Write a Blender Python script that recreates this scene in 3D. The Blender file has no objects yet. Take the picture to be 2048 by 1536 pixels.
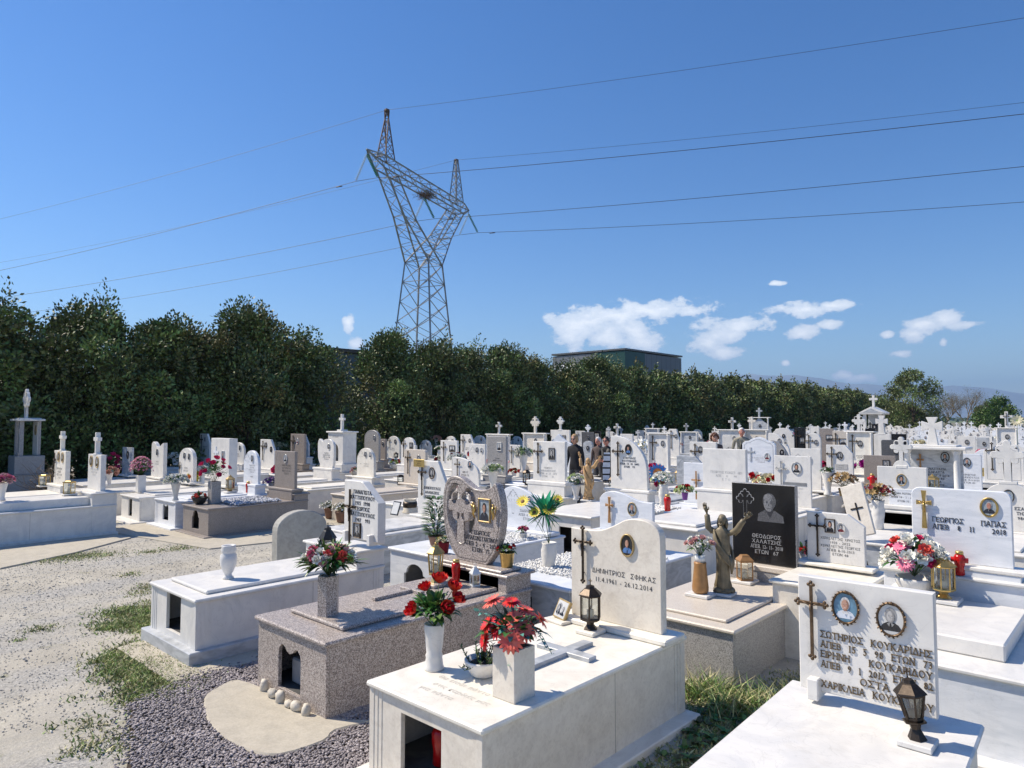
import bpy, math, random
import numpy as np
from mathutils import Vector, Matrix
from mathutils.geometry import tessellate_polygon
S = bpy.context.scene
COL = S.collection
R = math.radians
# ------------------------------------------------------------------ camera
F_PX, YAW, CAM_H = 1380.0, R(42.8), 2.25
PITCH = math.atan(72/F_PX)
cd = bpy.data.cameras.new('camera'); cam = bpy.data.objects.new('camera', cd); COL.objects.link(cam)
cd.sensor_width = 36; cd.lens = 36*F_PX/2048; cd.clip_start = 0.05; cd.clip_end = 40000
cam.location = (0, 0, CAM_H); cam.rotation_euler = (R(90)+PITCH, 0, YAW)
S.camera = cam
FW = Vector((-math.sin(YAW)*math.cos(PITCH), math.cos(YAW)*math.cos(PITCH), math.sin(PITCH)))
RT = Vector((math.cos(YAW), math.sin(YAW), 0)); UP = RT.cross(FW); CP = Vector((0, 0, CAM_H))
def ray(px, py): return FW + RT*((px-1024)/F_PX) + UP*((768-py)/F_PX)
def at(px, py, z):
    d = ray(px, py); return CP + d*((z-CAM_H)/d.z)
def aty(px, py, y):
    d = ray(px, py); return CP + d*(y/d.y)
def atx(px, py, x):
    d = ray(px, py); return CP + d*(x/d.x)
def atd(px, py, depth): return CP + ray(px, py)*depth
def depth(p): return (Vector(p)-CP).dot(FW)
# ------------------------------------------------------------------ light
SUN_AZ, SUN_EL = R(207), R(48.5)        # azimuth counter-clockwise from +X
w = bpy.data.worlds.new('World'); S.world = w; w.use_nodes = True
nt = w.node_tree; nt.nodes.clear(); N = nt.nodes.new; LK = nt.links.new
wout = N('ShaderNodeOutputWorld'); wbg = N('ShaderNodeBackground'); wbg.inputs[1].default_value = 0.13
sky = N('ShaderNodeTexSky'); sky.sky_type = 'NISHITA'; sky.sun_disc = False
sky.sun_elevation = SUN_EL; sky.sun_rotation = R(90)-SUN_AZ; sky.altitude = 30
sky.air_density = 1.0; sky.dust_density = 0.08; sky.ozone_density = 3.5
def wmath(op, a, b=None, c=None):
    n = N('ShaderNodeMath'); n.operation = op
    for i, x in enumerate((a, b, c)):
        if x is None: continue
        if isinstance(x, (int, float)): n.inputs[i].default_value = x
        else: LK(x, n.inputs[i])
    return n.outputs[0]
tc = N('ShaderNodeTexCoord')
def wdot(vec):
    n = N('ShaderNodeVectorMath'); n.operation = 'DOT_PRODUCT'; LK(tc.outputs['Generated'], n.inputs[0]); n.inputs[1].default_value = vec
    return n.outputs['Value']
# clouds: (px, py, rx, ry) angular blobs over the horizon
CL = [(1150,652,62,26),(1225,632,92,17),(1320,618,100,15),(1140,668,42,30),(1275,668,48,30),(1215,678,50,22),
      (1440,668,58,24),(1480,652,52,14),(1415,688,44,20),(1450,705,40,12),(1615,618,84,12),(1660,612,42,9),(1608,664,30,13),(1664,648,22,9),
      (1850,648,42,17),(1888,640,44,13),(1930,650,42,9),(1822,668,26,14),(1802,708,20,8),(1776,670,14,7),(1886,684,8,7),
      (1550,567,16,5),(697,646,11,13),(707,690,16,10),(1570,726,8,5),(1720,757,42,10),(1690,752,24,8)]
cn = N('ShaderNodeTexNoise'); cn.inputs['Scale'].default_value = 36; cn.inputs['Detail'].default_value = 7; cn.inputs['Roughness'].default_value = 0.62
mp = N('ShaderNodeMapping'); mp.inputs['Scale'].default_value = (1, 1, 1.7); LK(tc.outputs['Generated'], mp.inputs[0]); LK(mp.outputs[0], cn.inputs['Vector'])
acc = None
for px, py, rx, ry in CL:
    d = ray(px, py).normalized(); r_ = d.cross(Vector((0, 0, 1))).normalized(); u_ = r_.cross(d)
    k = d.dot(FW)
    a = wmath('MULTIPLY_ADD', wdot(r_), F_PX/(rx*1.42)/k/k, -d.dot(r_)); b = wmath('MULTIPLY', wdot(u_), F_PX/(ry*1.6)/k)
    fdot = wmath('GREATER_THAN', wdot(FW), 0.2)
    q = wmath('SUBTRACT', 1.0, wmath('SQRT', wmath('ADD', wmath('MULTIPLY', a, a), wmath('MULTIPLY', b, b))))
    q = wmath('MULTIPLY', wmath('MAXIMUM', q, -0.6), 1.0)
    acc = q if acc is None else wmath('MAXIMUM', acc, q)
m0 = wmath('ADD', acc, wmath('MULTIPLY', wmath('SUBTRACT', cn.outputs['Fac'], 0.5), 2.1))
mr = N('ShaderNodeMapRange'); mr.interpolation_type = 'SMOOTHSTEP'; mr.inputs['From Min'].default_value = 0.12; mr.inputs['From Max'].default_value = 0.45; mr.inputs['To Max'].default_value = 0.97
LK(m0, mr.inputs['Value'])
mask = wmath('MULTIPLY', mr.outputs[0], fdot)
cr = N('ShaderNodeMix'); cr.data_type = 'RGBA'; cr.inputs[6].default_value = (4.2, 4.9, 5.8, 1); cr.inputs[7].default_value = (7.6, 7.7, 7.8, 1)
mr2 = N('ShaderNodeMapRange'); mr2.inputs['From Min'].default_value = 0.2; mr2.inputs['From Max'].default_value = 1.0; LK(m0, mr2.inputs['Value']); LK(mr2.outputs[0], cr.inputs[0])
hs = N('ShaderNodeHueSaturation'); hs.inputs['Saturation'].default_value = 1.28; hs.inputs['Value'].default_value = 0.81; hs.inputs['Hue'].default_value = 0.508; LK(sky.outputs[0], hs.inputs['Color'])
mx = N('ShaderNodeMix'); mx.data_type = 'RGBA'; LK(mask, mx.inputs[0]); LK(hs.outputs[0], mx.inputs[6]); LK(cr.outputs[2], mx.inputs[7])
LK(mx.outputs[2], wbg.inputs[0]); LK(wbg.outputs[0], wout.inputs[0])
sl = bpy.data.lights.new('sun', 'SUN'); sl.energy = 4.7; sl.angle = R(0.5); sl.color = (1.0, 0.895, 0.745)
so = bpy.data.objects.new('sun', sl); COL.objects.link(so)
sdir = Vector((math.cos(SUN_AZ)*math.cos(SUN_EL), math.sin(SUN_AZ)*math.cos(SUN_EL), math.sin(SUN_EL)))
so.rotation_euler = sdir.to_track_quat('Z', 'Y').to_euler(); so.location = (-30, -10, 60)
S.view_settings.view_transform = 'Standard'; S.view_settings.look = 'None'; S.view_settings.exposure = 0.46; S.view_settings.gamma = 1
S.view_settings.use_curve_mapping = False
# ------------------------------------------------------------------ materials
M = {}
def mat_base(name):
    m = bpy.data.materials.new(name); m.use_nodes = True; nt = m.node_tree
    return m, nt, nt.nodes['Principled BSDF'], nt.nodes.new, nt.links.new
def flat(name, col, rough=0.5, metal=0, var=0.12, sc=14, spec=0.5, trans=0, island=0, bump=0, sheen=0, sss=0):
    m, nt, b, N, LK = mat_base(name)
    b.inputs['Roughness'].default_value = rough; b.inputs['Metallic'].default_value = metal
    b.inputs['Specular IOR Level'].default_value = spec
    if trans: b.inputs['Transmission Weight'].default_value = trans
    geo = N('ShaderNodeNewGeometry')
    no = N('ShaderNodeTexNoise'); no.inputs['Scale'].default_value = sc; no.inputs['Detail'].default_value = 5; LK(geo.outputs['Position'], no.inputs['Vector'])
    mr = N('ShaderNodeMapRange'); mr.inputs['From Min'].default_value = .3; mr.inputs['From Max'].default_value = .7
    mr.inputs['To Min'].default_value = 1-var; mr.inputs['To Max'].default_value = 1+var; LK(no.outputs['Fac'], mr.inputs['Value'])
    hv = N('ShaderNodeHueSaturation'); hv.inputs['Color'].default_value = (*col, 1); LK(mr.outputs[0], hv.inputs['Value'])
    if island:
        m2 = N('ShaderNodeMapRange'); m2.inputs['To Min'].default_value = 1-island; m2.inputs['To Max'].default_value = 1+island; LK(geo.outputs['Random Per Island'], m2.inputs['Value'])
        mm = N('ShaderNodeMath'); mm.operation = 'MULTIPLY'; LK(m2.outputs[0], mm.inputs[0]); LK(mr.outputs[0], mm.inputs[1]); LK(mm.outputs[0], hv.inputs['Value'])
        m3 = N('ShaderNodeMapRange'); m3.inputs['To Min'].default_value = .5-island*.06; m3.inputs['To Max'].default_value = .5+island*.05; LK(geo.outputs['Random Per Island'], m3.inputs['Value']); LK(m3.outputs[0], hv.inputs['Hue'])
    LK(hv.outputs[0], b.inputs['Base Color'])
    if bump:
        bp = N('ShaderNodeBump'); bp.inputs['Strength'].default_value = bump; bp.inputs['Distance'].default_value = .01; LK(no.outputs['Fac'], bp.inputs['Height']); LK(bp.outputs[0], b.inputs['Normal'])
    M[name] = m; return m
def marble(name, c0, c1, vein=3.0, rough=.32, speck=None, amt=.5, dirt=.25, stretch=(1, 1, 1), spec=.4):
    """polished stone: soft clouding, drawn-out veins, a little grime"""
    m, nt, b, N, LK = mat_base(name)
    geo = N('ShaderNodeNewGeometry'); mp = N('ShaderNodeMapping'); mp.inputs['Rotation'].default_value = (.5, .7, .3); mp.inputs['Scale'].default_value = stretch
    LK(geo.outputs['Position'], mp.inputs[0])
    n1 = N('ShaderNodeTexNoise'); n1.inputs['Scale'].default_value = vein; n1.inputs['Detail'].default_value = 8; n1.inputs['Distortion'].default_value = 1.6; LK(mp.outputs[0], n1.inputs['Vector'])
    cr = N('ShaderNodeValToRGB'); e = cr.color_ramp.elements; e[0].position = .35; e[0].color = (*c1, 1); e[1].position = .35+amt*.5; e[1].color = (*c0, 1)
    LK(n1.outputs['Fac'], cr.inputs[0]); col = cr.outputs[0]
    wv = N('ShaderNodeTexNoise'); wv.inputs['Scale'].default_value = vein*.8; wv.inputs['Detail'].default_value = 4; wv.inputs['Distortion'].default_value = 3.5; LK(mp.outputs[0], wv.inputs['Vector'])
    ab = N('ShaderNodeMath'); ab.operation = 'SUBTRACT'; LK(wv.outputs['Fac'], ab.inputs[0]); ab.inputs[1].default_value = .5
    ab2 = N('ShaderNodeMath'); ab2.operation = 'ABSOLUTE'; LK(ab.outputs[0], ab2.inputs[0])
    vr = N('ShaderNodeMapRange'); vr.inputs['From Max'].default_value = .014; vr.inputs['To Min'].default_value = .90; vr.inputs['To Max'].default_value = 1; LK(ab2.outputs[0], vr.inputs['Value'])
    mu = N('ShaderNodeMix'); mu.data_type = 'RGBA'; mu.blend_type = 'MULTIPLY'; mu.inputs[0].default_value = 1; LK(col, mu.inputs[6]); LK(vr.outputs[0], mu.inputs[7]); col = mu.outputs[2]
    # grime: low-frequency warm stain plus streaks running down
    g = N('ShaderNodeTexNoise'); g.inputs['Scale'].default_value = 1.7; g.inputs['Detail'].default_value = 9; g.inputs['Roughness'].default_value = .7
    mp2 = N('ShaderNodeMapping'); mp2.inputs['Scale'].default_value = (3.6, 3.6, .75); LK(geo.outputs['Position'], mp2.inputs[0]); LK(mp2.outputs[0], g.inputs['Vector'])
    gr = N('ShaderNodeMapRange'); gr.inputs['From Min'].default_value = .52; gr.inputs['From Max'].default_value = .78; gr.inputs['To Max'].default_value = dirt; LK(g.outputs['Fac'], gr.inputs['Value'])
    mg = N('ShaderNodeMix'); mg.data_type = 'RGBA'; LK(gr.outputs[0], mg.inputs[0]); LK(col, mg.inputs[6]); mg.inputs[7].default_value = (.37, .335, .27, 1); col = mg.outputs[2]
    if speck:
        vo = N('ShaderNodeTexVoronoi'); vo.inputs['Scale'].default_value = speck[0]; LK(geo.outputs['Position'], vo.inputs['Vector'])
        sv = N('ShaderNodeSeparateColor'); LK(vo.outputs['Color'], sv.inputs[0])
        c2 = N('ShaderNodeValToRGB'); c2.color_ramp.interpolation = 'CONSTANT'; els = c2.color_ramp.elements
        cols = speck[1]
        els[0].color = (*cols[0], 1); els[1].position = 1/len(cols); els[1].color = (*cols[1], 1)
        for i in range(2, len(cols)):
            x = els.new(i/len(cols)); x.color = (*cols[i], 1)
        LK(sv.outputs[0], c2.inputs[0])
        ms = N('ShaderNodeMix'); ms.data_type = 'RGBA'; ms.inputs[0].default_value = speck[2]; LK(col, ms.inputs[6]); LK(c2.outputs[0], ms.inputs[7]); col = ms.outputs[2]
    LK(col, b.inputs['Base Color'])
    rr = N('ShaderNodeMapRange'); rr.inputs['To Min'].default_value = rough-.08; rr.inputs['To Max'].default_value = rough+.2; LK(g.outputs['Fac'], rr.inputs['Value']); LK(rr.outputs[0], b.inputs['Roughness'])
    b.inputs['Specular IOR Level'].default_value = spec
    bp = N('ShaderNodeBump'); bp.inputs['Strength'].default_value = .12; bp.inputs['Distance'].default_value = .004; LK(g.outputs['Fac'], bp.inputs['Height']); LK(bp.outputs[0], b.inputs['Normal'])
    M[name] = m
marble('white', (.755,.735,.69), (.66,.65,.625), dirt=.30)
marble('blue', (.76,.78,.81), (.65,.68,.72), vein=2.2, dirt=.14, stretch=(1, 1, 4))
marble('grey_marble', (.50,.52,.54), (.33,.35,.37), vein=3.5, dirt=.12, stretch=(1, 1, 2.5))
marble('cream', (.78,.72,.62), (.68,.62,.53), vein=6, dirt=.16, speck=(60, [(.70,.67,.60),(.62,.60,.54),(.66,.62,.56),(.5,.46,.40)], .22), rough=.45)
marble('cream_top', (.80,.77,.69), (.72,.68,.60), vein=4, dirt=.10, rough=.4)
marble('old_white', (.70,.69,.66), (.52,.52,.51), dirt=.5)
marble('pink_granite', (.42,.38,.35), (.34,.30,.28), vein=6, dirt=.10, speck=(150, [(.48,.42,.375),(.14,.12,.11),(.35,.295,.265),(.60,.55,.51),(.22,.185,.17),(.42,.36,.32)], .88), rough=.3)
marble('tan_granite', (.60,.54,.46), (.54,.48,.41), vein=6, dirt=.08, speck=(170, [(.64,.58,.50),(.50,.44,.37),(.70,.65,.57),(.56,.50,.42)], .6), rough=.35)
marble('grey_granite', (.33,.32,.31), (.26,.25,.24), vein=6, dirt=.1, speck=(180, [(.36,.35,.34),(.16,.16,.16),(.48,.47,.46),(.27,.26,.25),(.40,.38,.36)], .75), rough=.32)
marble('black_granite', (.012,.012,.014), (.008,.008,.009), vein=3, dirt=.02, rough=.12, spec=.5)
marble('dark_granite', (.10,.105,.11), (.06,.065,.07), vein=4, dirt=.06, speck=(180, [(.12,.12,.13),(.05,.05,.06),(.2,.2,.21)], .5), rough=.25)
marble('brown_stone', (.31,.28,.255), (.25,.225,.205), vein=4, dirt=.1, speck=(200, [(.28,.24,.215),(.17,.145,.13),(.37,.325,.295)], .6), rough=.35)
marble('concrete', (.42,.41,.37), (.33,.32,.29), vein=7, dirt=.55, rough=.8, spec=.2, speck=(45, [(.40,.39,.36),(.44,.43,.39),(.36,.35,.32)], .3))
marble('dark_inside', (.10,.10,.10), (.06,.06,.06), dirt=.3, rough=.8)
flat('bronze', (.055,.042,.032), .42, .75, .3, 60)
flat('old_bronze', (.13,.085,.05), .5, .6, .35, 60)
flat('brass', (.52,.36,.13), .33, .85, .15, 30)
flat('gold_paint', (.42,.30,.13), .45, .35, .15, 30)
flat('copper_wood', (.38,.20,.075), .38, .15, .12, 20)
flat('silver', (.42,.43,.44), .35, .8, .2, 40)
flat('iron_black', (.025,.025,.025), .45, .4, .2, 40)
flat('joint', (.22,.21,.19), .9)
flat('white_tin', (.72,.73,.72), .4, .1, .06, 20)
flat('ink', (.03,.03,.035), .55)
flat('ink_grey', (.20,.21,.22), .6)
flat('ink_faint', (.42,.42,.41), .6); flat('ink_pale', (.56,.53,.47), .6)
flat('ink_silver', (.42,.42,.42), .5)
flat('letter_bronze', (.16,.115,.06), .45, .5, .4, 50)
flat('letter_gold', (.45,.30,.10), .4, .7, .2, 50)
flat('plaque_gold', (.55,.40,.15), .35, .7, .12, 20)
flat('skin', (.50,.29,.21), .55, var=.08)
flat('skin_red', (.50,.22,.16), .55, var=.08)
flat('photo_bg', (.32,.37,.40), .25, var=.25, sc=30)
flat('photo_blue', (.12,.24,.34), .25, var=.25, sc=30)
flat('photo_white', (.62,.62,.60), .25, var=.06)
flat('photo_dark', (.025,.025,.028), .25)
flat('photo_grey', (.30,.30,.30), .25)
flat('photo_shade', (.26,.255,.25), .25); flat('skin_shade', (.30,.16,.11), .5)
flat('photo_face', (.46,.45,.44), .25, var=.15, sc=60)
flat('suit', (.03,.032,.045), .4)
flat('shirt_blue', (.10,.22,.48), .4)
flat('shirt_white', (.62,.66,.72), .4)
flat('maroon', (.16,.02,.03), .5)
flat('hair_dark', (.02,.015,.012), .6)
flat('hair_grey', (.42,.41,.40), .6)
flat('hair_blond', (.42,.27,.13), .6, var=.3, sc=80)
flat('hair_brown', (.13,.05,.025), .6, var=.3, sc=80)
flat('hair_white', (.62,.60,.58), .6, var=.2, sc=80)
flat('red_plastic', (.62,.012,.012), .22, var=.15, sc=20, trans=.25)
flat('wax', (.75,.68,.52), .5)
flat('soil', (.05,.035,.025), .95, var=.4, sc=80, bump=1)
flat('terracotta', (.22,.12,.08), .8, var=.15)
flat('black_plastic', (.02,.02,.02), .4)
flat('ochre', (.50,.31,.14), .5, var=.25, sc=18)
flat('statue_bronze', (.19,.155,.095), .5, .15, .4, 14)
flat('cloth_black', (.012,.012,.014), .85, var=.2)
flat('cloth_grey', (.16,.15,.13), .9, var=.2)
flat('cloth_beige', (.30,.28,.22), .9, var=.15)
flat('cloth_brown', (.11,.08,.07), .9, var=.2)
flat('trouser', (.06,.06,.065), .9)
flat('shoe', (.02,.018,.016), .4)
for n_, c_ in dict(f_red=(.60,.012,.015), f_dark=(.20,.008,.02), f_coral=(.80,.15,.11), f_pink=(.72,.20,.30), f_hot=(.62,.03,.14), f_mag=(.42,.02,.30), f_white=(.88,.87,.80), f_cream=(.82,.76,.52),
                   f_yellow=(.85,.68,.08), f_orange=(.75,.26,.06), f_lime=(.55,.66,.22), f_blue=(.08,.28,.62), f_purple=(.17,.05,.25), f_pale=(.74,.47,.45), f_brown=(.20,.10,.04), f_dry=(.33,.22,.09), f_lgreen=(.62,.70,.40), f_peach=(.75,.42,.30)).items():
    flat(n_, c_, .55, var=.12, sc=60, island=.14, spec=.3)
flat('leaf', (.05,.14,.03), .4, var=.25, sc=25, island=.35)
flat('leaf_light', (.13,.22,.05), .5, var=.25, sc=25, island=.35)
flat('leaf_teal', (.10,.30,.24), .5, var=.2, sc=25, island=.3)
flat('leaf_emerald', (.02,.27,.13), .35, var=.25, sc=12, island=.2)
flat('leaf_olive', (.07,.08,.03), .6, var=.3, sc=25, island=.3)
flat('stem', (.045,.09,.02), .6)
flat('twig', (.16,.12,.08), .8)
flat('bark', (.10,.075,.055), .9, var=.4, sc=12, bump=.8)
flat('tree_leaf', (.10,.125,.035), .55, var=.35, sc=.7, island=.5, spec=.55)
flat('tree_leaf_rust', (.15,.135,.045), .6, var=.35, sc=.7, island=.5, spec=.3)
flat('tree_leaf_bright', (.135,.195,.05), .55, var=.35, sc=.7, island=.5, spec=.55)
flat('tree_leaf_fresh', (.065,.125,.022), .5, var=.25, sc=1, island=.35)
flat('bare_twig', (.20,.16,.11), .85, var=.2)
flat('far_leaf', (.05,.08,.03), .7, var=.3, sc=.1, island=.4)
flat('steel', (.26,.265,.27), .5, .55, .25, 1.5)
flat('rust_steel', (.13,.09,.07), .7, .3, .3, 1.5)
flat('wire', (.05,.05,.055), .5, .5)
flat('insulator_green', (.03,.22,.16), .15, var=.1)
flat('insulator_glass', (.65,.74,.72), .12, var=.1)
flat('lichen', (.10,.09,.06), .9, var=.4, sc=60)
flat('nest', (.12,.075,.045), .95, var=.3, island=.4)
flat('grass', (.19,.265,.065), .65, var=.35, sc=5, island=.45)
flat('grass_dry', (.44,.41,.21), .75, var=.3, sc=5, island=.4)
flat('pebble_mauve', (.315,.28,.28), .75, var=.15, sc=3, island=.45)
flat('pebble_grey', (.46,.44,.40), .8, var=.15, sc=3, island=.4)
flat('pebble_white', (.74,.74,.72), .6, var=.08, sc=3, island=.15)
flat('pebble_blue', (.40,.42,.47), .6, var=.1, sc=3, island=.35)
flat('river_stone', (.60,.55,.46), .75, var=.25, sc=14, bump=.5)
flat('cardboard', (.30,.30,.30), .8)
def glass(name, tint, alpha):
    m, nt, b, N, LK = mat_base(name); o = nt.nodes['Material Output']
    t = N('ShaderNodeBsdfTransparent'); t.inputs[0].default_value = (*tint, 1); g = N('ShaderNodeBsdfGlossy'); g.inputs['Roughness'].default_value = .03
    fr = N('ShaderNodeFresnel'); fr.inputs[0].default_value = 1.5
    ad = N('ShaderNodeMath'); ad.operation = 'ADD'; LK(fr.outputs[0], ad.inputs[0]); ad.inputs[1].default_value = alpha
    mx = N('ShaderNodeMixShader'); LK(ad.outputs[0], mx.inputs[0]); LK(t.outputs[0], mx.inputs[1]); LK(g.outputs[0], mx.inputs[2]); LK(mx.outputs[0], o.inputs[0])
    M[name] = m
glass('glass', (.93,.95,.93), .06); glass('smoky_glass', (.35,.36,.35), .08)
# ------------------------------------------------------------------ mesh building
class MB:
    def __init__(s): s.v = []; s.f = []; s.m = []; s.s = []; s.mats = []; s.xf = None
    def mi(s, mat):
        if mat not in s.mats: s.mats.append(mat)
        return s.mats.index(mat)
    def add(s, vs, fs, mat, smooth=False):
        k = len(s.v)
        if s.xf is not None: vs = [tuple(s.xf @ Vector(p)) for p in vs]
        s.v += [tuple(p) for p in vs]; i = s.mi(mat)
        for f in fs: s.f.append([a+k for a in f]); s.m.append(i); s.s.append(smooth)
        return s
    def box(s, x0, x1, y0, y1, z0, z1, mat, c=.004):
        if x0 > x1: x0, x1 = x1, x0
        c = min(c, (x1-x0)*.3, (y1-y0)*.3, (z1-z0)*.3)
        X, Y, Z = (x0, x1), (y0, y1), (z0, z1); vs = []; idx = {}
        for i in (0, 1):
            for j in (0, 1):
                for k in (0, 1):
                    sx, sy, sz = (1, -1)[i]*c, (1, -1)[j]*c, (1, -1)[k]*c
                    for ax in range(3):
                        p = [X[i]+sx, Y[j]+sy, Z[k]+sz]; p[ax] -= (sx, sy, sz)[ax]
                        idx[(i, j, k, ax)] = len(vs); vs.append(p)
        fs = []
        g = lambda i, j, k, a: idx[(i, j, k, a)]
        for i in (0, 1):
            f = [g(i,0,0,0), g(i,1,0,0), g(i,1,1,0), g(i,0,1,0)]; fs.append(f if i else f[::-1])
            f = [g(0,i,0,1), g(0,i,1,1), g(1,i,1,1), g(1,i,0,1)]; fs.append(f if i else f[::-1])
            f = [g(0,0,i,2), g(1,0,i,2), g(1,1,i,2), g(0,1,i,2)]; fs.append(f if i else f[::-1])
        for j in (0, 1):
            for k in (0, 1):
                fs.append([g(0,j,k,1), g(1,j,k,1), g(1,j,k,2), g(0,j,k,2)] if (j ^ k) else [g(0,j,k,2), g(1,j,k,2), g(1,j,k,1), g(0,j,k,1)])
                fs.append([g(j,0,k,2), g(j,1,k,2), g(j,1,k,0), g(j,0,k,0)] if (j ^ k) else [g(j,0,k,0), g(j,1,k,0), g(j,1,k,2), g(j,0,k,2)])
                fs.append([g(j,k,0,0), g(j,k,1,0), g(j,k,1,1), g(j,k,0,1)] if (j ^ k) else [g(j,k,0,1), g(j,k,1,1), g(j,k,1,0), g(j,k,0,0)])
        for i in (0, 1):
            for j in (0, 1):
                for k in (0, 1):
                    f = [g(i,j,k,0), g(i,j,k,1), g(i,j,k,2)]; fs.append(f if (i+j+k) % 2 else f[::-1])
        return s.add(vs, fs, mat)
    def lathe(s, prof, cx, cy, cz, mat, n=20, smooth=True, twist=0, wob=0, rot=0, cap=True, sq=1.0):
        vs = []; fs = []
        for i, (r, z) in enumerate(prof):
            for k in range(n):
                a = 2*math.pi*k/n+rot+twist*z; rr = r*(1+wob*math.cos(3*(a-rot)+twist*2*z))
                vs.append((cx+rr*math.cos(a), cy+rr*math.sin(a)*sq, cz+z))
        for i in range(len(prof)-1):
            for k in range(n):
                a, b = i*n+k, i*n+(k+1) % n; fs.append([a, b, b+n, a+n])
        if cap: fs.append(list(range(n))[::-1]); fs.append([(len(prof)-1)*n+k for k in range(n)])
        return s.add(vs, fs, mat, smooth)
    def tube(s, pts, rad, mat, n=6, smooth=True):
        pts = [Vector(p) for p in pts]; vs = []; fs = []; prev = None
        for i, p in enumerate(pts):
            t = (pts[min(i+1, len(pts)-1)]-pts[max(i-1, 0)]).normalized()
            if prev is None: u = t.orthogonal().normalized()
            else: u = (prev-t*prev.dot(t)).normalized()
            prev = u; w_ = t.cross(u); r = rad[i] if isinstance(rad, (list, tuple)) else rad
            for k in range(n):
                a = 2*math.pi*k/n; vs.append(p+u*(r*math.cos(a))+w_*(r*math.sin(a)))
        for i in range(len(pts)-1):
            for k in range(n):
                a, b = i*n+k, i*n+(k+1) % n; fs.append([a, b, b+n, a+n])
        fs.append(list(range(n))[::-1]); fs.append([(len(pts)-1)*n+k for k in range(n)])
        return s.add(vs, fs, mat, smooth)
    def bar(s, a, b, w_, mat):
        a = Vector(a); b = Vector(b); t = (b-a).normalized(); u = t.cross(Vector((.13, .21, .97))).normalized(); v = t.cross(u); vs = []
        for p in (a, b):
            for i, j in ((-1, -1), (1, -1), (1, 1), (-1, 1)): vs.append(p+u*(i*w_)+v*(j*w_))
        return s.add(vs, [[3,2,1,0],[4,5,6,7],[0,1,5,4],[1,2,6,5],[2,3,7,6],[3,0,4,7]], mat)
    def ball(s, c, r, mat, n=10, m=6, sc=(1, 1, 1), noise=0, rnd=None):
        vs = []; fs = []
        for i in range(m+1):
            t = math.pi*i/m
            for k in range(n):
                a = 2*math.pi*k/n; q = 1+(rnd.uniform(-noise, noise) if rnd and 0 < i < m else 0)
                vs.append((c[0]+r*sc[0]*q*math.sin(t)*math.cos(a), c[1]+r*sc[1]*q*math.sin(t)*math.sin(a), c[2]+r*sc[2]*q*math.cos(t)))
        for i in range(m):
            for k in range(n):
                a, b = i*n+k, i*n+(k+1) % n; fs.append([a+n, b+n, b, a])
        return s.add(vs, fs, mat, True)
    def prism(s, out, y0, y1, mat, holes=(), c=.004, fx=None, back=True, side=None):
        """outline in (x, z) extruded from y0 (front) to y1; chamfer c on the front edge"""
        loops = [list(out)]+[list(h) for h in holes]
        def area(l): return sum(l[i][0]*l[(i+1) % len(l)][1]-l[(i+1) % len(l)][0]*l[i][1] for i in range(len(l)))/2
        for i, l in enumerate(loops):
            if (area(l) < 0) != (i > 0): l.reverse()
        def inset(l, d):
            r = []; n = len(l)
            for i in range(n):
                p0, p1, p2 = Vector(l[i-1]), Vector(l[i]), Vector(l[(i+1) % n]); a = (p1-p0); b = (p2-p1)
                if a.length < 1e-9 or b.length < 1e-9: r.append(tuple(p1)); continue
                a.normalize(); b.normalize(); na = Vector((-a.y, a.x)); nb = Vector((-b.y, b.x)); m_ = na+nb
                if m_.length < 1e-6: m_ = na
                m_.normalize(); k = d/max(.35, m_.dot(na)); r.append(tuple(p1+m_*k))
            return r
        ins = [inset(l, c) if c else l for l in loops]; flat_ = [p for l in loops for p in l]; fin = [p for l in ins for p in l]; n = len(flat_)
        tris = tessellate_polygon([[Vector((p[0], p[1], 0)) for p in l] for l in loops])
        vs = [(p[0], y0, p[1]) for p in fin]+[(p[0], y0+c, p[1]) for p in flat_]+[(p[0], y1, p[1]) for p in flat_]
        ff = []; sf = []
        for t in tris:
            a, b, d = (flat_[i] for i in t); ar = (b[0]-a[0])*(d[1]-a[1])-(d[0]-a[0])*(b[1]-a[1])
            t = list(t) if ar > 0 else list(t)[::-1]; ff.append(t)
            if back: ff.append([i+2*n for i in t][::-1])
        k = 0
        for l in loops:
            m_ = len(l)
            for i in range(m_):
                a, b = k+i, k+(i+1) % m_
                if c: sf.append([a, a+n, b+n, b])
                sf.append([a+n, a+2*n, b+2*n, b+n])
            k += m_
        s.add(vs, ff, mat); k0 = len(s.v)-len(vs); i = s.mi(side or mat)
        for f in sf: s.f.append([a+k0 for a in f]); s.m.append(i); s.s.append(False)
        return s
    def mesh(s, name):
        me = bpy.data.meshes.new(name); me.from_pydata(s.v, [], s.f)
        for q in s.mats: me.materials.append(M[q])
        me.polygons.foreach_set('material_index', s.m); me.polygons.foreach_set('use_smooth', s.s); me.update(); return me
    def build(s, name, parent=None, origin=None):
        if origin is None: origin = parent.get('_o', (0, 0, 0)) if parent else (0, 0, 0)
        o_ = tuple(origin)
        if o_ != (0, 0, 0): s.v = [(a-o_[0], b-o_[1], c_-o_[2]) for a, b, c_ in s.v]
        ob = bpy.data.objects.new(name, s.mesh(name)); COL.objects.link(ob)
        if parent: ob.parent = parent; ob['_o'] = o_
        else: ob.location = o_
        return ob
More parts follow.
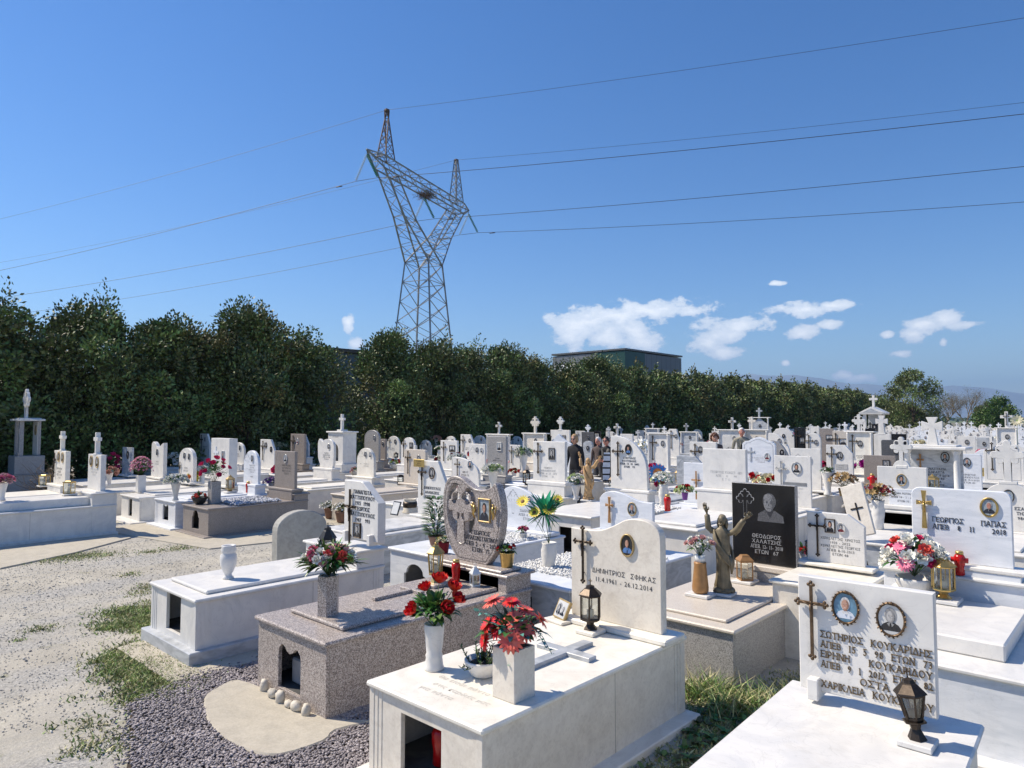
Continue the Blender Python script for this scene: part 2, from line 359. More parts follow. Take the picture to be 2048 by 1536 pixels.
def arrays(name, V, Fc, mats, mi=None, smooth=False, parent=None):
    me = bpy.data.meshes.new(name); k = Fc.shape[1]
    me.vertices.add(len(V)); me.vertices.foreach_set('co', np.ascontiguousarray(V, dtype=np.float32).ravel())
    me.loops.add(Fc.size); me.loops.foreach_set('vertex_index', Fc.astype(np.int32).ravel())
    me.polygons.add(len(Fc)); me.polygons.foreach_set('loop_start', np.arange(0, Fc.size, k, dtype=np.int32))
    for q in mats: me.materials.append(M[q])
    if mi is not None: me.polygons.foreach_set('material_index', mi.astype(np.int32))
    if smooth: me.polygons.foreach_set('use_smooth', np.ones(len(Fc), dtype=bool))
    me.update(calc_edges=True); me.validate()
    return me
def link(name, me, parent=None, loc=(0, 0, 0), rz=0):
    o = bpy.data.objects.new(name, me); COL.objects.link(o); o.location = loc; o.rotation_euler = (0, 0, rz)
    if parent: o.parent = parent
    return o
def thing(name, label, cat, loc, group=None, rz=0):
    o = bpy.data.objects.new(name, None); COL.objects.link(o); o.empty_display_size = .1
    o.location = loc; o.rotation_euler = (0, 0, rz); o['_o'] = tuple(loc); o['label'] = label; o['category'] = cat
    if group: o['group'] = group
    return o
def structure(o): o['kind'] = 'structure'; return o
def stuff(o, label=None, cat=None):
    o['kind'] = 'stuff'
    if label: o['label'] = label; o['category'] = cat
    return o
# ------------------------------------------------------------------ lettering
GL = {}
def glyph(ch):
    if ch in GL: return GL[ch]
    if ch == 'Κ': v_, f_, w_ = glyph('K'); GL[ch] = ([(a, b_*1.067) for a, b_ in v_], f_, w_); return GL[ch]
    if ch == 'π': GL[ch] = ([(0,.46),(.52,.46),(.52,.53),(0,.53),(.07,0),(.15,0),(.15,.46),(.07,.46),(.36,0),(.44,0),(.44,.46),(.36,.46)], [[0,1,2,3],[4,5,6,7],[8,9,10,11]], .52); return GL[ch]
    if ch == 'Φ':
        v_, f_, w_ = glyph('Ο'); n = len(v_); v_ = [(a, .10+b_*.74) for a, b_ in v_]+[(w_/2-.045,-.02),(w_/2+.045,-.02),(w_/2+.045,.75),(w_/2-.045,.75)]; GL[ch] = (v_, f_+[[n,n+1,n+2,n+3]], w_); return GL[ch]
    c = bpy.data.curves.new('t', 'FONT'); c.body = ch; c.resolution_u = 2; o = bpy.data.objects.new('t', c); COL.objects.link(o)
    dg = bpy.context.evaluated_depsgraph_get(); dg.update(); me = bpy.data.meshes.new_from_object(o.evaluated_get(dg))
    vs = [(v.co.x, v.co.y) for v in me.vertices]; fs = [list(p.vertices) for p in me.polygons]
    bpy.data.objects.remove(o); bpy.data.curves.remove(c); bpy.data.meshes.remove(me)
    if vs:
        x0 = min(v[0] for v in vs); x1 = max(v[0] for v in vs); vs = [(v[0]-x0, v[1]) for v in vs]; GL[ch] = (vs, fs, x1-x0)
        if ch in '1': GL[ch] = ([(a+.1, b_) for a, b_ in vs], fs, x1-x0+.22)
    else: GL[ch] = ([], [], .22)
    return GL[ch]
SERIF = {}
def serifs(ch):
    if ch in SERIF: return SERIF[ch]
    vs, fs, w_ = glyph(ch); out = []
    if ch in 'ΑΓΕΖΗΙΚΛΜΝΞΠΡΣΤΥΦΧΔ12457' and vs:
        h = max(v[1] for v in vs)
        for lo in (True, False):
            xs = sorted(v[0] for v in vs if (v[1] < .02 if lo else v[1] > h-.02)); cl = []
            for x in xs:
                if cl and x-cl[-1][1] < .14: cl[-1][1] = x
                else: cl.append([x, x])
            for a, b in cl:
                if b-a < .26:
                    z = 0 if lo else h-.05; out.append((a-.07, b+.07, z, z+.05))
    SERIF[ch] = out; return out
def text(mb, body, cx, zc, y, h, mat, serif=True, thick=.003, fitw=None, sp=.13, plane='xz', align='c', bold=0):
    """lettering standing in the x-z plane, reading from -y; h = capital height"""
    x = 0; items = []
    for ch in body:
        if ch == ' ': x += .42; continue
        vs, fs, w_ = glyph(ch); items.append((ch, x)); x += w_+sp
    tw = x-sp; k = h/.72; kx = k
    if fitw and tw*k > fitw: kx = fitw/tw
    x0 = cx-(tw*kx/2 if align == 'c' else 0)
    for ch, gx in items:
        vs, fs, w_ = glyph(ch); fs = list(fs); vs = list(vs)
        if serif:
            for a, b, z0, z1 in serifs(ch):
                n = len(vs); vs += [(a, z0), (b, z0), (b, z1), (a, z1)]; fs.append([n, n+1, n+2, n+3])
        P = [(x0+(gx+p[0])*kx, zc+(p[1]-.36)*k) for p in vs]; n = len(P)
        if plane == 'xz': A = [(a, y-thick, b) for a, b in P]; B = [(a, y, b) for a, b in P]
        else: A = [(a, b, y+thick) for a, b in P]; B = [(a, b, y) for a, b in P]
        mb.add(A, fs, mat)
        if thick > .0025:
            ed = {}
            for f in fs:
                for i in range(len(f)):
                    e = (f[i], f[(i+1) % len(f)]); ed[e] = 1
            sd = [[e[1], e[0], e[0]+n, e[1]+n] for e in ed if (e[1], e[0]) not in ed]
            mb.add(A+B, sd, mat)
# ------------------------------------------------------------------ outlines
def arc(cx, cz, r, a0, a1, n, rz=None):
    rz = r if rz is None else rz
    return [(cx+r*math.cos(R(a0+(a1-a0)*i/n)), cz+rz*math.sin(R(a0+(a1-a0)*i/n))) for i in range(n+1)]
def smooth_pts(P, n=6, closed=False):
    out = []; m = len(P); rng = range(m) if closed else range(m-1)
    for i in rng:
        if closed: p0, p1, p2, p3 = P[i-1], P[i], P[(i+1) % m], P[(i+2) % m]
        else: p0, p1, p2, p3 = P[max(i-1, 0)], P[i], P[i+1], P[min(i+2, m-1)]
        for k in range(n):
            t = k/n; out.append(tuple(.5*((2*p1[j])+(-p0[j]+p2[j])*t+(2*p0[j]-5*p1[j]+4*p2[j]-p3[j])*t*t+(-p0[j]+3*p1[j]-3*p2[j]+p3[j])*t**3) for j in range(len(p1))))
    if not closed: out.append(tuple(P[-1]))
    return out
def shape(kind, x0, x1, z0, z1):
    w_ = x1-x0; h = z1-z0; S_ = lambda P: [(x0+a*w_, z0+b*h) for a, b in P]
    if kind == 'rect': return S_([(0,0),(1,0),(1,1),(0,1)])
    if kind == 'round': return [(x0, z0), (x1, z0)]+arc((x0+x1)/2, z1-w_*.32, w_/2, 0, 180, 16, w_*.32)
    if kind == 'semi': return [(x0, z0), (x1, z0)]+arc((x0+x1)/2, z1-w_*.46, w_/2, 0, 180, 18, w_*.46)
    if kind == 'shoulder': return [(x0, z0), (x1, z0), (x1, z1-w_*.32), (x1-w_*.06, z1-w_*.32)]+arc((x0+x1)/2, z1-w_*.32, w_*.42, 0, 180, 16, w_*.32)+[(x0+w_*.06, z1-w_*.32), (x0, z1-w_*.32)]
    if kind == 'rcorner': r = w_*.09; return [(x0, z0), (x1, z0)]+arc(x1-r, z1-r, r, 0, 90, 6)+arc(x0+r, z1-r, r, 90, 180, 6)
    if kind == 'wave': return S_([(0,0),(1,0)]+smooth_pts([(1,.80),(.86,.795),(.70,.83),(.52,.93),(.36,.99),(.22,1.0),(.08,.93),(0,.80)], 4))
    if kind == 'wave_r': return S_([(0,0),(1,0)]+smooth_pts([(1,.78),(.985,.90),(.90,.975),(.78,1.0),(.64,.985),(.50,.915),(.36,.86),(.20,.845),(.0,.85)], 4))
    if kind == 'swoop': return S_([(0,0),(1,0)]+smooth_pts([(1,.98),(.85,.95),(.65,.86),(.45,.86),(.3,.95),(.12,1.0),(0,.93)], 4))
    if kind == 'chamfer': return S_([(0,0),(1,0),(1,.66),(.55,.985),(.5,1),(0,1)])
    if kind == 'chamfer_s': return S_([(0,0),(1,0),(1,.78),(.72,1),(0,1)])
    if kind == 'quarter': return S_([(0,0),(1,0)]+smooth_pts([(.985,.40),(.93,.58),(.80,.74),(.62,.87),(.42,.955),(.22,.99),(.08,1.0),(.01,.985)], 4)+[(0,.95)])
    if kind == 'pointed': return S_([(0,0),(1,0),(1,.72)]+smooth_pts([(1,.74),(.82,.80),(.64,.90),(.5,1.0),(.36,.90),(.18,.80),(0,.74)], 3))
    if kind == 'gable': return S_([(0,0),(1,0),(1,.78),(.5,1),(0,.78)])
    if kind == 'ornate': return S_([(0,0),(1,0),(1,.80)]+smooth_pts([(1,.82),(.97,.865),(.93,.87),(.92,.90),(.80,.91),(.68,.96),(.5,1.0),(.32,.96),(.20,.91),(.08,.90),(.07,.87),(.03,.865),(0,.82)], 3))
    if kind == 'arched_cut': return S_([(0,0),(1,0),(1,.6),(.72,1),(0,1)])
    if kind == 'goblet': return S_([(.14,0),(.9,0)]+smooth_pts([(.98,.16),(1,.45),(1,.62),(.97,.84),(.8,.97),(.6,1.0),(.4,.97),(.28,.92),(.1,1.0),(0,.86),(.0,.55),(.03,.3),(.14,.12)], 4))
    if kind == 'shield': return S_(smooth_pts([(.28,0),(.76,0)], 1)+smooth_pts([(.88,.14),(.97,.36),(1,.60),(.975,.80),(.90,.945),(.83,.90),(.72,.865),(.58,.865),(.46,.91),(.34,.975),(.22,1.0),(.11,.975),(.035,.88),(0,.70),(.015,.48),(.07,.26),(.17,.10)], 5))
    return S_([(0,0),(1,0),(1,1),(0,1)])
def inner(out, d):
    cx = (min(p[0] for p in out)+max(p[0] for p in out))/2; cz = (min(p[1] for p in out)+max(p[1] for p in out))/2
    W = max(p[0] for p in out)-min(p[0] for p in out); H = max(p[1] for p in out)-min(p[1] for p in out)
    return [(cx+(x-cx)*(1-2*d/W), cz+(z-cz)*(1-2*d/H)) for x, z in out]
def ring_line(mb, out, y, t, mat, th=.002):
    """a thin incised line following an outline"""
    a = inner(out, 0); b = inner(out, t); n = len(out)
    vs = [(p[0], y-th, p[1]) for p in a]+[(p[0], y-th, p[1]) for p in b]
    mb.add(vs, [[i, (i+1) % n, n+(i+1) % n, n+i] for i in range(n)], mat)
def cross_outline(kind, cx, z0, h, w_=None, t=None):
    w_ = w_ or h*.55; t = t or h*.1; zc = z0+h*.68; a = t/2; L = cx-w_/2; Rr = cx+w_/2; T = z0+h
    if kind == 'latin': return [(cx-a,z0),(cx+a,z0),(cx+a,zc-a),(Rr,zc-a),(Rr,zc+a),(cx+a,zc+a),(cx+a,T),(cx-a,T),(cx-a,zc+a),(L,zc+a),(L,zc-a),(cx-a,zc-a)]
    if kind == 'flared':
        b = a*1.9
        return [(cx-b,z0),(cx+b,z0),(cx+a,zc-a),(Rr,zc-b),(Rr,zc+b),(cx+a,zc+a),(cx+b,T),(cx-b,T),(cx-a,zc+a),(L,zc+b),(L,zc-b),(cx-a,zc-a)]
    r = t*.78 if kind == 'budded' else t*.55
    def bud(px, pz, dx, dz):
        # three lobes at the end of an arm pointing (dx, dz)
        tx, tz = -dz, dx; P = []
        for (ox, oz, a0) in ((-.9, .0, -150), (0, 1.0, -75), (.9, 0, 0)):
            pass
        for u, v, s0, s1 in ((1.05, -.2, -110, 60), (0, .75, -20, 200), (-1.05, -.2, 120, 290)):
            for i in range(6):
                an = R(s0+(s1-s0)*i/5); lx = u*r+r*.72*math.cos(an); lv = v*r+r*.72*math.sin(an)
                P.append((px-tx*lx+dx*lv, pz-tz*lx+dz*lv))
        return P
    P = [(cx-a, z0), (cx+a, z0), (cx+a, zc-a)]
    P += bud(Rr-r, zc, 1, 0)+[(cx+a, zc+a)]+bud(cx, T-r, 0, 1)+[(cx-a, zc+a)]+bud(L+r, zc, -1, 0)+[(cx-a, zc-a)]
    return P
def stone_cross(mb, kind, cx, z0, h, y0, y1, mat, w_=None, t=None):
    mb.prism(cross_outline(kind, cx, z0, h, w_, t or h*.17), y0, y1, mat, c=.006)
def wall_cross(mb, kind, cx, zt, h, y, mat, w_=None, corpus=True, off=.022):
    """metal cross fixed in front of a headstone; zt = top"""
    z0 = zt-h; w_ = w_ or h*.36; t = h*.042
    if kind == 'flared': o = cross_outline('flared', cx, z0, h, w_, h*.065); mb.prism(o, y-off-.008, y-off+.004, mat, c=.003)
    elif kind == 'plain': mb.prism(cross_outline('latin', cx, z0, h, w_, h*.05), y-off-.006, y-off+.004, mat, c=.002)
    else:
        zc = z0+h*.74; a = t/2
        o = [(cx-a,z0),(cx+a,z0),(cx+a,zc-a),(cx+w_/2,zc-a),(cx+w_/2,zc+a),(cx+a,zc+a),(cx+a,zt),(cx-a,zt),(cx-a,zc+a),(cx-w_/2,zc+a),(cx-w_/2,zc-a),(cx-a,zc-a)]
        mb.prism(o, y-off-.006, y-off+.006, mat, c=.002)
        for px, pz in ((cx, zt), (cx-w_/2, zc), (cx+w_/2, zc), (cx, z0)):
            d = Vector((px-cx, pz-zc)).normalized(); q = Vector((-d.y, d.x))
            for e in (d*t*.8, q*t*.8, -q*t*.8): mb.ball((px+e.x, y-off, pz+e.y), t*.62, mat, 8, 5, (1, .7, 1))
    if corpus:
        zc = z0+h*(.74 if kind not in ('flared', 'plain') else .68)
        yy = y-off-.014
        mb.tube([(cx-w_*.34, yy, zc+h*.02), (cx-w_*.12, yy, zc-h*.012), (cx, yy, zc-h*.025), (cx+w_*.12, yy, zc-h*.012), (cx+w_*.34, yy, zc+h*.02)], t*.28, mat, 5)
        mb.tube([(cx, yy, zc-h*.01), (cx, yy-.003, zc-h*.08), (cx+t*.2, yy, zc-h*.16), (cx, yy-.002, zc-h*.27)], [t*.55, t*.5, t*.42, t*.2], mat, 6)
        mb.ball((cx+t*.2, yy-.002, zc+h*.018), t*.45, mat, 7, 5)
    for zz in (z0+h*.15, z0+h*.6): mb.tube([(cx, y-off, zz), (cx, y, zz)], t*.25, mat, 5)
def frange(n): return [i/n for i in range(n)]
def ell(cx, cz, a, b, n=20, a0=0, a1=360): return [(cx+a*math.cos(R(a0+(a1-a0)*i/n)), cz+b*math.sin(R(a0+(a1-a0)*i/n))) for i in range(n if a1-a0 == 360 else n+1)]
def portrait(mb, cx, cz, w_, h, y, kind, oval=True):
    """printed likeness: background, shoulders, head, hair, laid as thin layers"""
    P = dict(man_suit=('photo_bg','suit','skin','hair_dark','shirt_white'), man_blue=('photo_dark','shirt_blue','skin','hair_dark',None), old_color=('photo_blue','shirt_white','skin','hair_white',None),
             bw_woman=('photo_white','photo_dark','photo_face','photo_grey',None), bw_man=('photo_grey','photo_dark','photo_face','photo_dark','photo_white'), woman=('photo_bg','suit','skin','hair_dark','shirt_white'),
             suit_grey=('photo_bg','suit','skin_red','hair_grey','shirt_white'), maroon=('photo_white','maroon','photo_face','hair_dark',None), dark=('photo_dark','suit','photo_face','hair_dark',None),
             bald=('photo_bg','suit','skin','skin','shirt_white'), child=('photo_white','shirt_white','skin','hair_dark',None), girl=('photo_white','photo_dark','skin','hair_dark',None))[kind]
    a, b = w_/2, h/2; L = [0]
    def lay(poly, mat):
        L[0] += 1
        if oval: poly = [(p[0], p[1]) if ((p[0]-cx)/a)**2+((p[1]-cz)/b)**2 <= .98 else ((lambda k: (cx+(p[0]-cx)*k, cz+(p[1]-cz)*k))(.985/math.sqrt(((p[0]-cx)/a)**2+((p[1]-cz)/b)**2))) for p in poly]
        mb.add([(p[0], y-.0008*L[0], p[1]) for p in poly], [list(range(len(poly)))], mat)
    lay(ell(cx, cz, a, b, 28) if oval else [(cx-a,cz-b),(cx+a,cz-b),(cx+a,cz+b),(cx-a,cz+b)], P[0])
    sh = [(cx-a*.85, cz-b*.98), (cx+a*.85, cz-b*.98), (cx+a*.80, cz-b*.55), (cx+a*.60, cz-b*.33), (cx+a*.25, cz-b*.18), (cx-a*.25, cz-b*.18), (cx-a*.60, cz-b*.33), (cx-a*.80, cz-b*.55)]
    lay(sh, P[1])
    if P[4]: lay([(cx-a*.17, cz-b*.18), (cx+a*.17, cz-b*.18), (cx, cz-b*.75)], P[4])
    if kind in ('man_suit', 'suit_grey', 'man_blue'): lay([(cx-a*.05, cz-b*.24), (cx+a*.05, cz-b*.24), (cx+a*.08, cz-b*.72), (cx, cz-b*.82), (cx-a*.08, cz-b*.72)], 'suit')
    hair_n = 1.28
    hr = 1.28 if kind in ('woman', 'bw_woman', 'girl') else 1.12
    lay(ell(cx, cz+b*.26, a*.36*hr, b*.42*hr*.97, 18), P[3])
    lay([(cx-a*.15, cz-b*.22), (cx+a*.15, cz-b*.22), (cx+a*.14, cz+b*.05), (cx-a*.14, cz+b*.05)], P[2])
    lay(ell(cx, cz+b*.19, a*.31, b*.36, 18), P[2])
    bw = 'photo' in P[2]; sh_ = 'photo_shade' if bw else 'skin_shade'
    lay([(cx+a*.06, cz+b*.54)]+[(cx+a*.31*math.cos(R(t_)), cz+b*.19+b*.36*math.sin(R(t_))) for t_ in range(70, -91, -20)]+[(cx-a*.02, cz-b*.17), (cx+a*.12, cz-b*.02), (cx+a*.17, cz+b*.2)], sh_)
    lay([(cx-a*.15, cz-b*.13), (cx+a*.15, cz-b*.13), (cx+a*.13, cz-b*.22), (cx-a*.13, cz-b*.22)], sh_)
    for s_ in (-1, 1):
        lay(ell(cx+s_*a*.13, cz+b*.23, a*.045, b*.018, 8), 'photo_dark'); lay([(cx+s_*a*.06, cz+b*.285), (cx+s_*a*.2, cz+b*.28), (cx+s_*a*.13, cz+b*.305)], P[3] if P[3] != P[2] else sh_)
        lay([(cx+s_*a*.05, cz-b*.2), (cx+s_*a*.30, cz-b*.26), (cx+s_*a*.10, cz-b*.46)], {'suit': 'photo_dark', 'shirt_white': 'photo_white', 'photo_dark': 'photo_grey'}.get(P[1], P[1]))
    lay([(cx-a*.02, cz+b*.2), (cx+a*.03, cz+b*.08), (cx-a*.04, cz+b*.08)], 'photo_grey' if 'photo' in P[2] else 'skin_red')
    lay([(cx-a*.08, cz-b*.02), (cx+a*.08, cz-b*.02), (cx, cz-b*.04)], 'skin_red' if not bw else 'photo_grey')
    if kind in ('old_color', 'suit_grey'): lay([(cx-a*.12, cz+b*.005), (cx, cz+b*.05), (cx+a*.12, cz+b*.005), (cx, cz+b*.02)], P[3])
def photo(parent, cx, cz, w_, h, y, kind, frame='rim'):
    """framed memorial photograph fixed to the stone at plane y; frame with portrait as its sub-part"""
    f = MB(); oval = frame not in ('square', 'sq_gold', 'sq_dark', 'sq_white'); yy = y-.012
    fm = dict(rim='photo_white', brass='brass', bronze='bronze', baroque='old_bronze', thin='silver', dark='bronze', gold='gold_paint', square='bronze', sq_gold='gold_paint', sq_dark='photo_dark', sq_white='white')[frame]
    if oval:
        t = {'rim': .06, 'baroque': .085, 'brass': .15, 'thin': .08}.get(frame, .10)*w_
        n = 32; out = [(cx+(w_/2+t)*math.cos(2*math.pi*i/n), cz+(h/2+t)*math.sin(2*math.pi*i/n)) for i in range(n)]
        f.prism(out, yy-.006, y, fm, holes=[ell(cx, cz, w_/2, h/2, n)], c=.004)
        if frame == 'baroque':
            rnd = random.Random(3)
            for i in range(22):
                a = 2*math.pi*i/22; q = .75+.25*(i % 2); px, pz = cx+(w_/2+t*q)*math.cos(a), cz+(h/2+t*q)*math.sin(a)
                ta = a+.9; l = t*1.05
                f.add([(px-l*math.cos(ta)*.8, yy-.004, pz-l*math.sin(ta)*.8), (px+l*.5*math.cos(a), yy-.014, pz+l*.5*math.sin(a)), (px+l*math.cos(ta), yy-.002, pz+l*math.sin(ta)), (px-l*.5*math.cos(a), yy-.01, pz-l*.5*math.sin(a)), (px, yy+.008, pz)], [[0,1,3],[1,2,3],[1,0,4],[2,1,4],[3,2,4],[0,3,4]], fm)
    else:
        t = .1*w_; f.prism([(cx-w_/2-t,cz-h/2-t),(cx+w_/2+t,cz-h/2-t),(cx+w_/2+t,cz+h/2+t),(cx-w_/2-t,cz+h/2+t)], yy-.008, y, fm, holes=[[(cx-w_/2,cz-h/2),(cx+w_/2,cz-h/2),(cx+w_/2,cz+h/2),(cx-w_/2,cz+h/2)]], c=.004)
    fo = f.build('photo_frame', parent); fo['_o'] = parent['_o']
    p = MB(); portrait(p, cx, cz, w_, h, yy+.004, kind, oval); p.build('portrait', fo)
    return fo
# ------------------------------------------------------------------ the grave
def opening(kind, cx, z0, w_, h):
    a = w_/2
    if kind == 'rect': return [(cx-a,z0),(cx+a,z0),(cx+a,z0+h),(cx-a,z0+h)]
    if kind == 'arch': return [(cx-a,z0),(cx+a,z0),(cx+a,z0+h*.62),(cx+a*.8,z0+h*.66)]+arc(cx, z0+h*.66, a*.8, 0, 180, 8, h*.34)+[(cx-a*.8,z0+h*.66),(cx-a,z0+h*.62)]
    if kind == 'tudor': return [(cx-a,z0),(cx+a,z0),(cx+a,z0+h*.78)]+[(cx+a*.95,z0+h*.9),(cx+a*.7,z0+h*1.0),(cx+a*.45,z0+h*.97),(cx+a*.25,z0+h*.88),(cx,z0+h*.84),(cx-a*.25,z0+h*.88),(cx-a*.45,z0+h*.97),(cx-a*.7,z0+h*1.0),(cx-a*.95,z0+h*.9)]+[(cx-a,z0+h*.78)]
    return [(cx-a,z0),(cx+a,z0),(cx+a,z0+h*.6)]+arc(cx, z0+h*.6, a, 0, 180, 8, h*.4)[1:-1]+[(cx-a,z0+h*.6)]
def tomb(g, x0, x1, y0, y1, z1, body='white', slab='white', op=None, opw=.3, oph=.3, opz=.1, opx=.5, plinth=None, upper=None, pil=False, ped=None, over=.03, st=.035, raised_cross=None, plinth_mat=None, low=False):
    """hollow stone box with panels, cover slab, optional plinth / second slab / rear pedestal"""
    zb = 0
    if plinth:
        b = MB(); b.box(x0-plinth[0], x1+plinth[0], y0-plinth[0]*1.2, y1+.04, -.05, plinth[1], plinth_mat or slab, .008); b.build('plinth', g); zb = plinth[1]
    b = MB(); T = .03; zt = z1-st
    if op:
        hx = x0+(x1-x0)*opx; H = opening(op, hx, zb+opz, opw, oph)
        b.prism([(x0, zb-.02), (x1, zb-.02), (x1, zt), (x0, zt)], y0, y0+T, body, holes=[H], c=.002)
        b.box(x0, x0+T, y0+T+.001, y1, zb-.02, zt, body, .001); b.box(x1-T, x1, y0+T+.001, y1, zb-.02, zt, body, .001); b.box(x0+T, x1-T, y1-T, y1, zb-.02, zt, body, .001)
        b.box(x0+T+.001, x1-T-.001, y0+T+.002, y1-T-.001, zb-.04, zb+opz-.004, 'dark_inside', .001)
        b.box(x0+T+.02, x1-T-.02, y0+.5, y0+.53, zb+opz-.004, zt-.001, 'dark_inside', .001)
    else: b.box(x0, x1, y0, y1, zb-.02, zt, body, .003)
    w_o = b.build('tomb_walls', g)
    if y0 < 12 and not low and body != 'black_granite':
        b = MB(); ya = y0+(y1-y0)*(.60+.06*math.sin(x0*7)); b.box(x1-.01, x1+.0012, ya, ya+.003, zb, zt-.001, 'joint', .0003); b.box(x1-.01, x1+.0012, y0+.0285, y0+.0315, zb, zt-.001, 'joint', .0003); b.build('panel_joint', w_o)
    if pil:
        for xx in (x0, x1):
            b = MB()
            for i, ww in enumerate((.105, .07, .035)):
                e = .004+.004*i
                if xx == x0: b.box(xx-e, xx+ww, y0-e, y0+.02, zb-.001, zt-.001, body, .002)
                else: b.box(xx-ww, xx+e, y0-e, y0+ww, zb-.001, zt-.001, body, .002)
            b.build('pilaster', g)
        b = MB()
        for i, ww in enumerate((.105, .07, .035)):
            e = .0045+.004*i; b.box(x1-.05, x1+e, y1-ww-.03, y1+.002, zb-.001, zt-.001, body, .002)
        b.build('pilaster', g)
    b = MB(); b.box(x0-over, x1+over, y0-over, y1+over*.5, zt, z1, slab, .012)
    b.build('cover_slab', g)
    if upper:
        u = upper; b = MB(); b.box(x0+u[0], x1-u[0], y0+u[1], y1-u[2], z1+.0005, z1+u[3], u[4] if len(u) > 4 else slab, .012); b.build('upper_slab', g)
    if ped:
        b = MB(); b.box(x0-.005, x1+.005, y1-ped[0], y1+.012, (-.02 if ped[2] else z1+.0005), z1+ped[1]-.03, body, .004)
        b.box(x0-.04, x1+.04, y1-ped[0]-.03, y1+.045, z1+ped[1]-.0295, z1+ped[1], slab, .008); b.build('pedestal', g)
    if raised_cross:
        cx, ya, yb, w_, t_, zz, mt = raised_cross; b = MB(); yc = ya+(yb-ya)*.68
        b.xf = Matrix(((1,0,0,0),(0,0,1,0),(0,-1,0,0),(0,0,0,1)))
        b.prism(cross_outline('latin', cx, ya, yb-ya, w_, t_), -zz-.03, -zz, mt, c=.003); b.build('ledger_cross', g)
GR = []
def grave(label, yh, L, Rr, T, base, kind='rect', stone='white', side=None, th=.06, slab_z=.6, tw=None, tl=1.95, texts=(), tpos=(.5, .4), tmat='ink', lh=.035, gap=1.7, serif=True, tth=.002,
          cross=None, photos=(), top=None, tb=None, x=None, ztop=None, group='graves of the cemetery', rz=0, step=.05, relief=None, blocks=False, extra=None, dx=0, fitw=.8, border=0, low=False):
    """L, Rr, T: where the stone's left edge, right edge and top are seen on the plane y = yh; turned into metres here"""
    if x is None:
        x0, x1 = aty(L, T, yh).x, aty(Rr, T, yh).x; zt = aty((L+Rr)/2, T, yh).z
    else: x0, x1 = x; zt = ztop
    tb = dict(tb or {}); tw = tw or max(x1-x0+.22, .9); xc = (x0+x1)/2+dx
    g = thing('grave', label, 'grave', (xc, yh-tl/2, 0), group, rz)
    W = x1-x0
    tomb(g, xc-tw/2, xc+tw/2, yh-tl, yh+.24, slab_z, **tb)
    zb = base
    if step:
        b = MB()
        if base-slab_z > .12: b.box(x0-.06, x1+.06, yh-.10, yh+th+.09, slab_z+.0005, base-step, tb.get('body', 'white'), .006)
        b.box(x0-.10, x1+.10, yh-.06-.05, yh+th+.1, max(base-step, slab_z)+.001, base, tb.get('slab', 'white'), .01); b.build('headstone_base', g)
    out = shape(kind, x0, x1, zb+(.04 if blocks else 0), zt)
    hs_ = MB(); holes = []
    if extra == 'heart':
        def hp(u, v): return (x0+u*W, zb+v*(zt-zb))
        heart = smooth_pts([hp(.33,.20),(hp(.50,.36)),hp(.565,.56),hp(.56,.74),hp(.50,.845),hp(.42,.855),hp(.365,.80),hp(.30,.885),hp(.20,.90),hp(.12,.82),hp(.09,.66),hp(.11,.47),hp(.20,.31)], 4, True)
        holes = [heart]
    if extra == 'holed': pass
    hs_.prism(out, yh, yh+th, stone, holes=holes, c=.006, side=side)
    h_ = hs_.build('headstone', g); h_['_o'] = g['_o']
    if extra == 'heart':
        b = MB(); cxx = x0+.335*W; z_ = zb+.2*(zt-zb); hh = .655*(zt-zb)
        b.prism(cross_outline('budded', cxx-.02, z_, hh, W*.40, W*.13), yh+.006, yh+th-.006, stone, c=.006); b.build('pierced_cross', h_)
        b = MB(); ring_line(b, inner(out, .028), yh, .004, 'ink'); ring_line(b, inner(heart, -.014), yh, .004, 'ink'); b.build('engraved_line', h_)
    if border:
        b = MB(); ring_line(b, inner(out, border), yh, .006, 'ink_grey'); b.build('engraved_line', h_)
    if blocks:
        for u in (.08, .8): b = MB(); b.box(x0+u*W, x0+(u+.09)*W, yh-.06, yh+th+.05, zb+.0005, zb+.12, stone, .006); b.build('support_block', g)
    if relief:
        b = MB(); k, fu, fv, hh, mt = relief
        o = cross_outline(k, x0+fu*W, zb+fv*(zt-zb)-hh/2, hh, hh*.6, hh*.13)
        if mt.startswith('ink'): ring_line(b, o, yh, .008, mt); 
        else: b.prism(o, yh-.012, yh+.001, mt, c=.003)
        b.build('carved_cross', h_)
    if cross:
        b = MB(); k, fu, fv, hh, mt = cross; wall_cross(b, k, x0+fu*W, zb+fv*(zt-zb), hh, yh, mt, corpus=not low); b.build('cross', g)
    for (fu, fv, w_, hh, k, fr) in photos: photo(g, x0+fu*W, zb+fv*(zt-zb), w_, hh, yh, k, fr)
    if texts:
        z = zb+tpos[1]*(zt-zb)+lh*gap*(len(texts)-1)/2
        for ln in texts:
            if ln: b = MB(); text(b, ln, x0+tpos[0]*W, z, yh, lh, tmat, serif, tth, fitw*W); b.build('inscription', g)
            z -= lh*gap
    if top:
        k, hh = top[0], top[1]; b = MB(); cx = x0+W*(top[2] if len(top) > 2 else .5)
        b.box(cx-hh*.2, cx+hh*.2, yh-.005, yh+th+.01, zt-.02, zt+.025, stone, .006)
        stone_cross(b, k, cx, zt+.02, hh, yh+.005, yh+th-.005, stone, hh*.62); o = b.build('stone_cross', g)
        if len(top) > 3:
            b = MB(); wall_cross(b, 'thin', cx, zt+hh*.93, hh*.7, yh, top[3], corpus=False, off=.012); b.build('cross', o)
    GR.append((g, x0, x1, zt, slab_z))
    return g, (x0, x1, zb, zt)
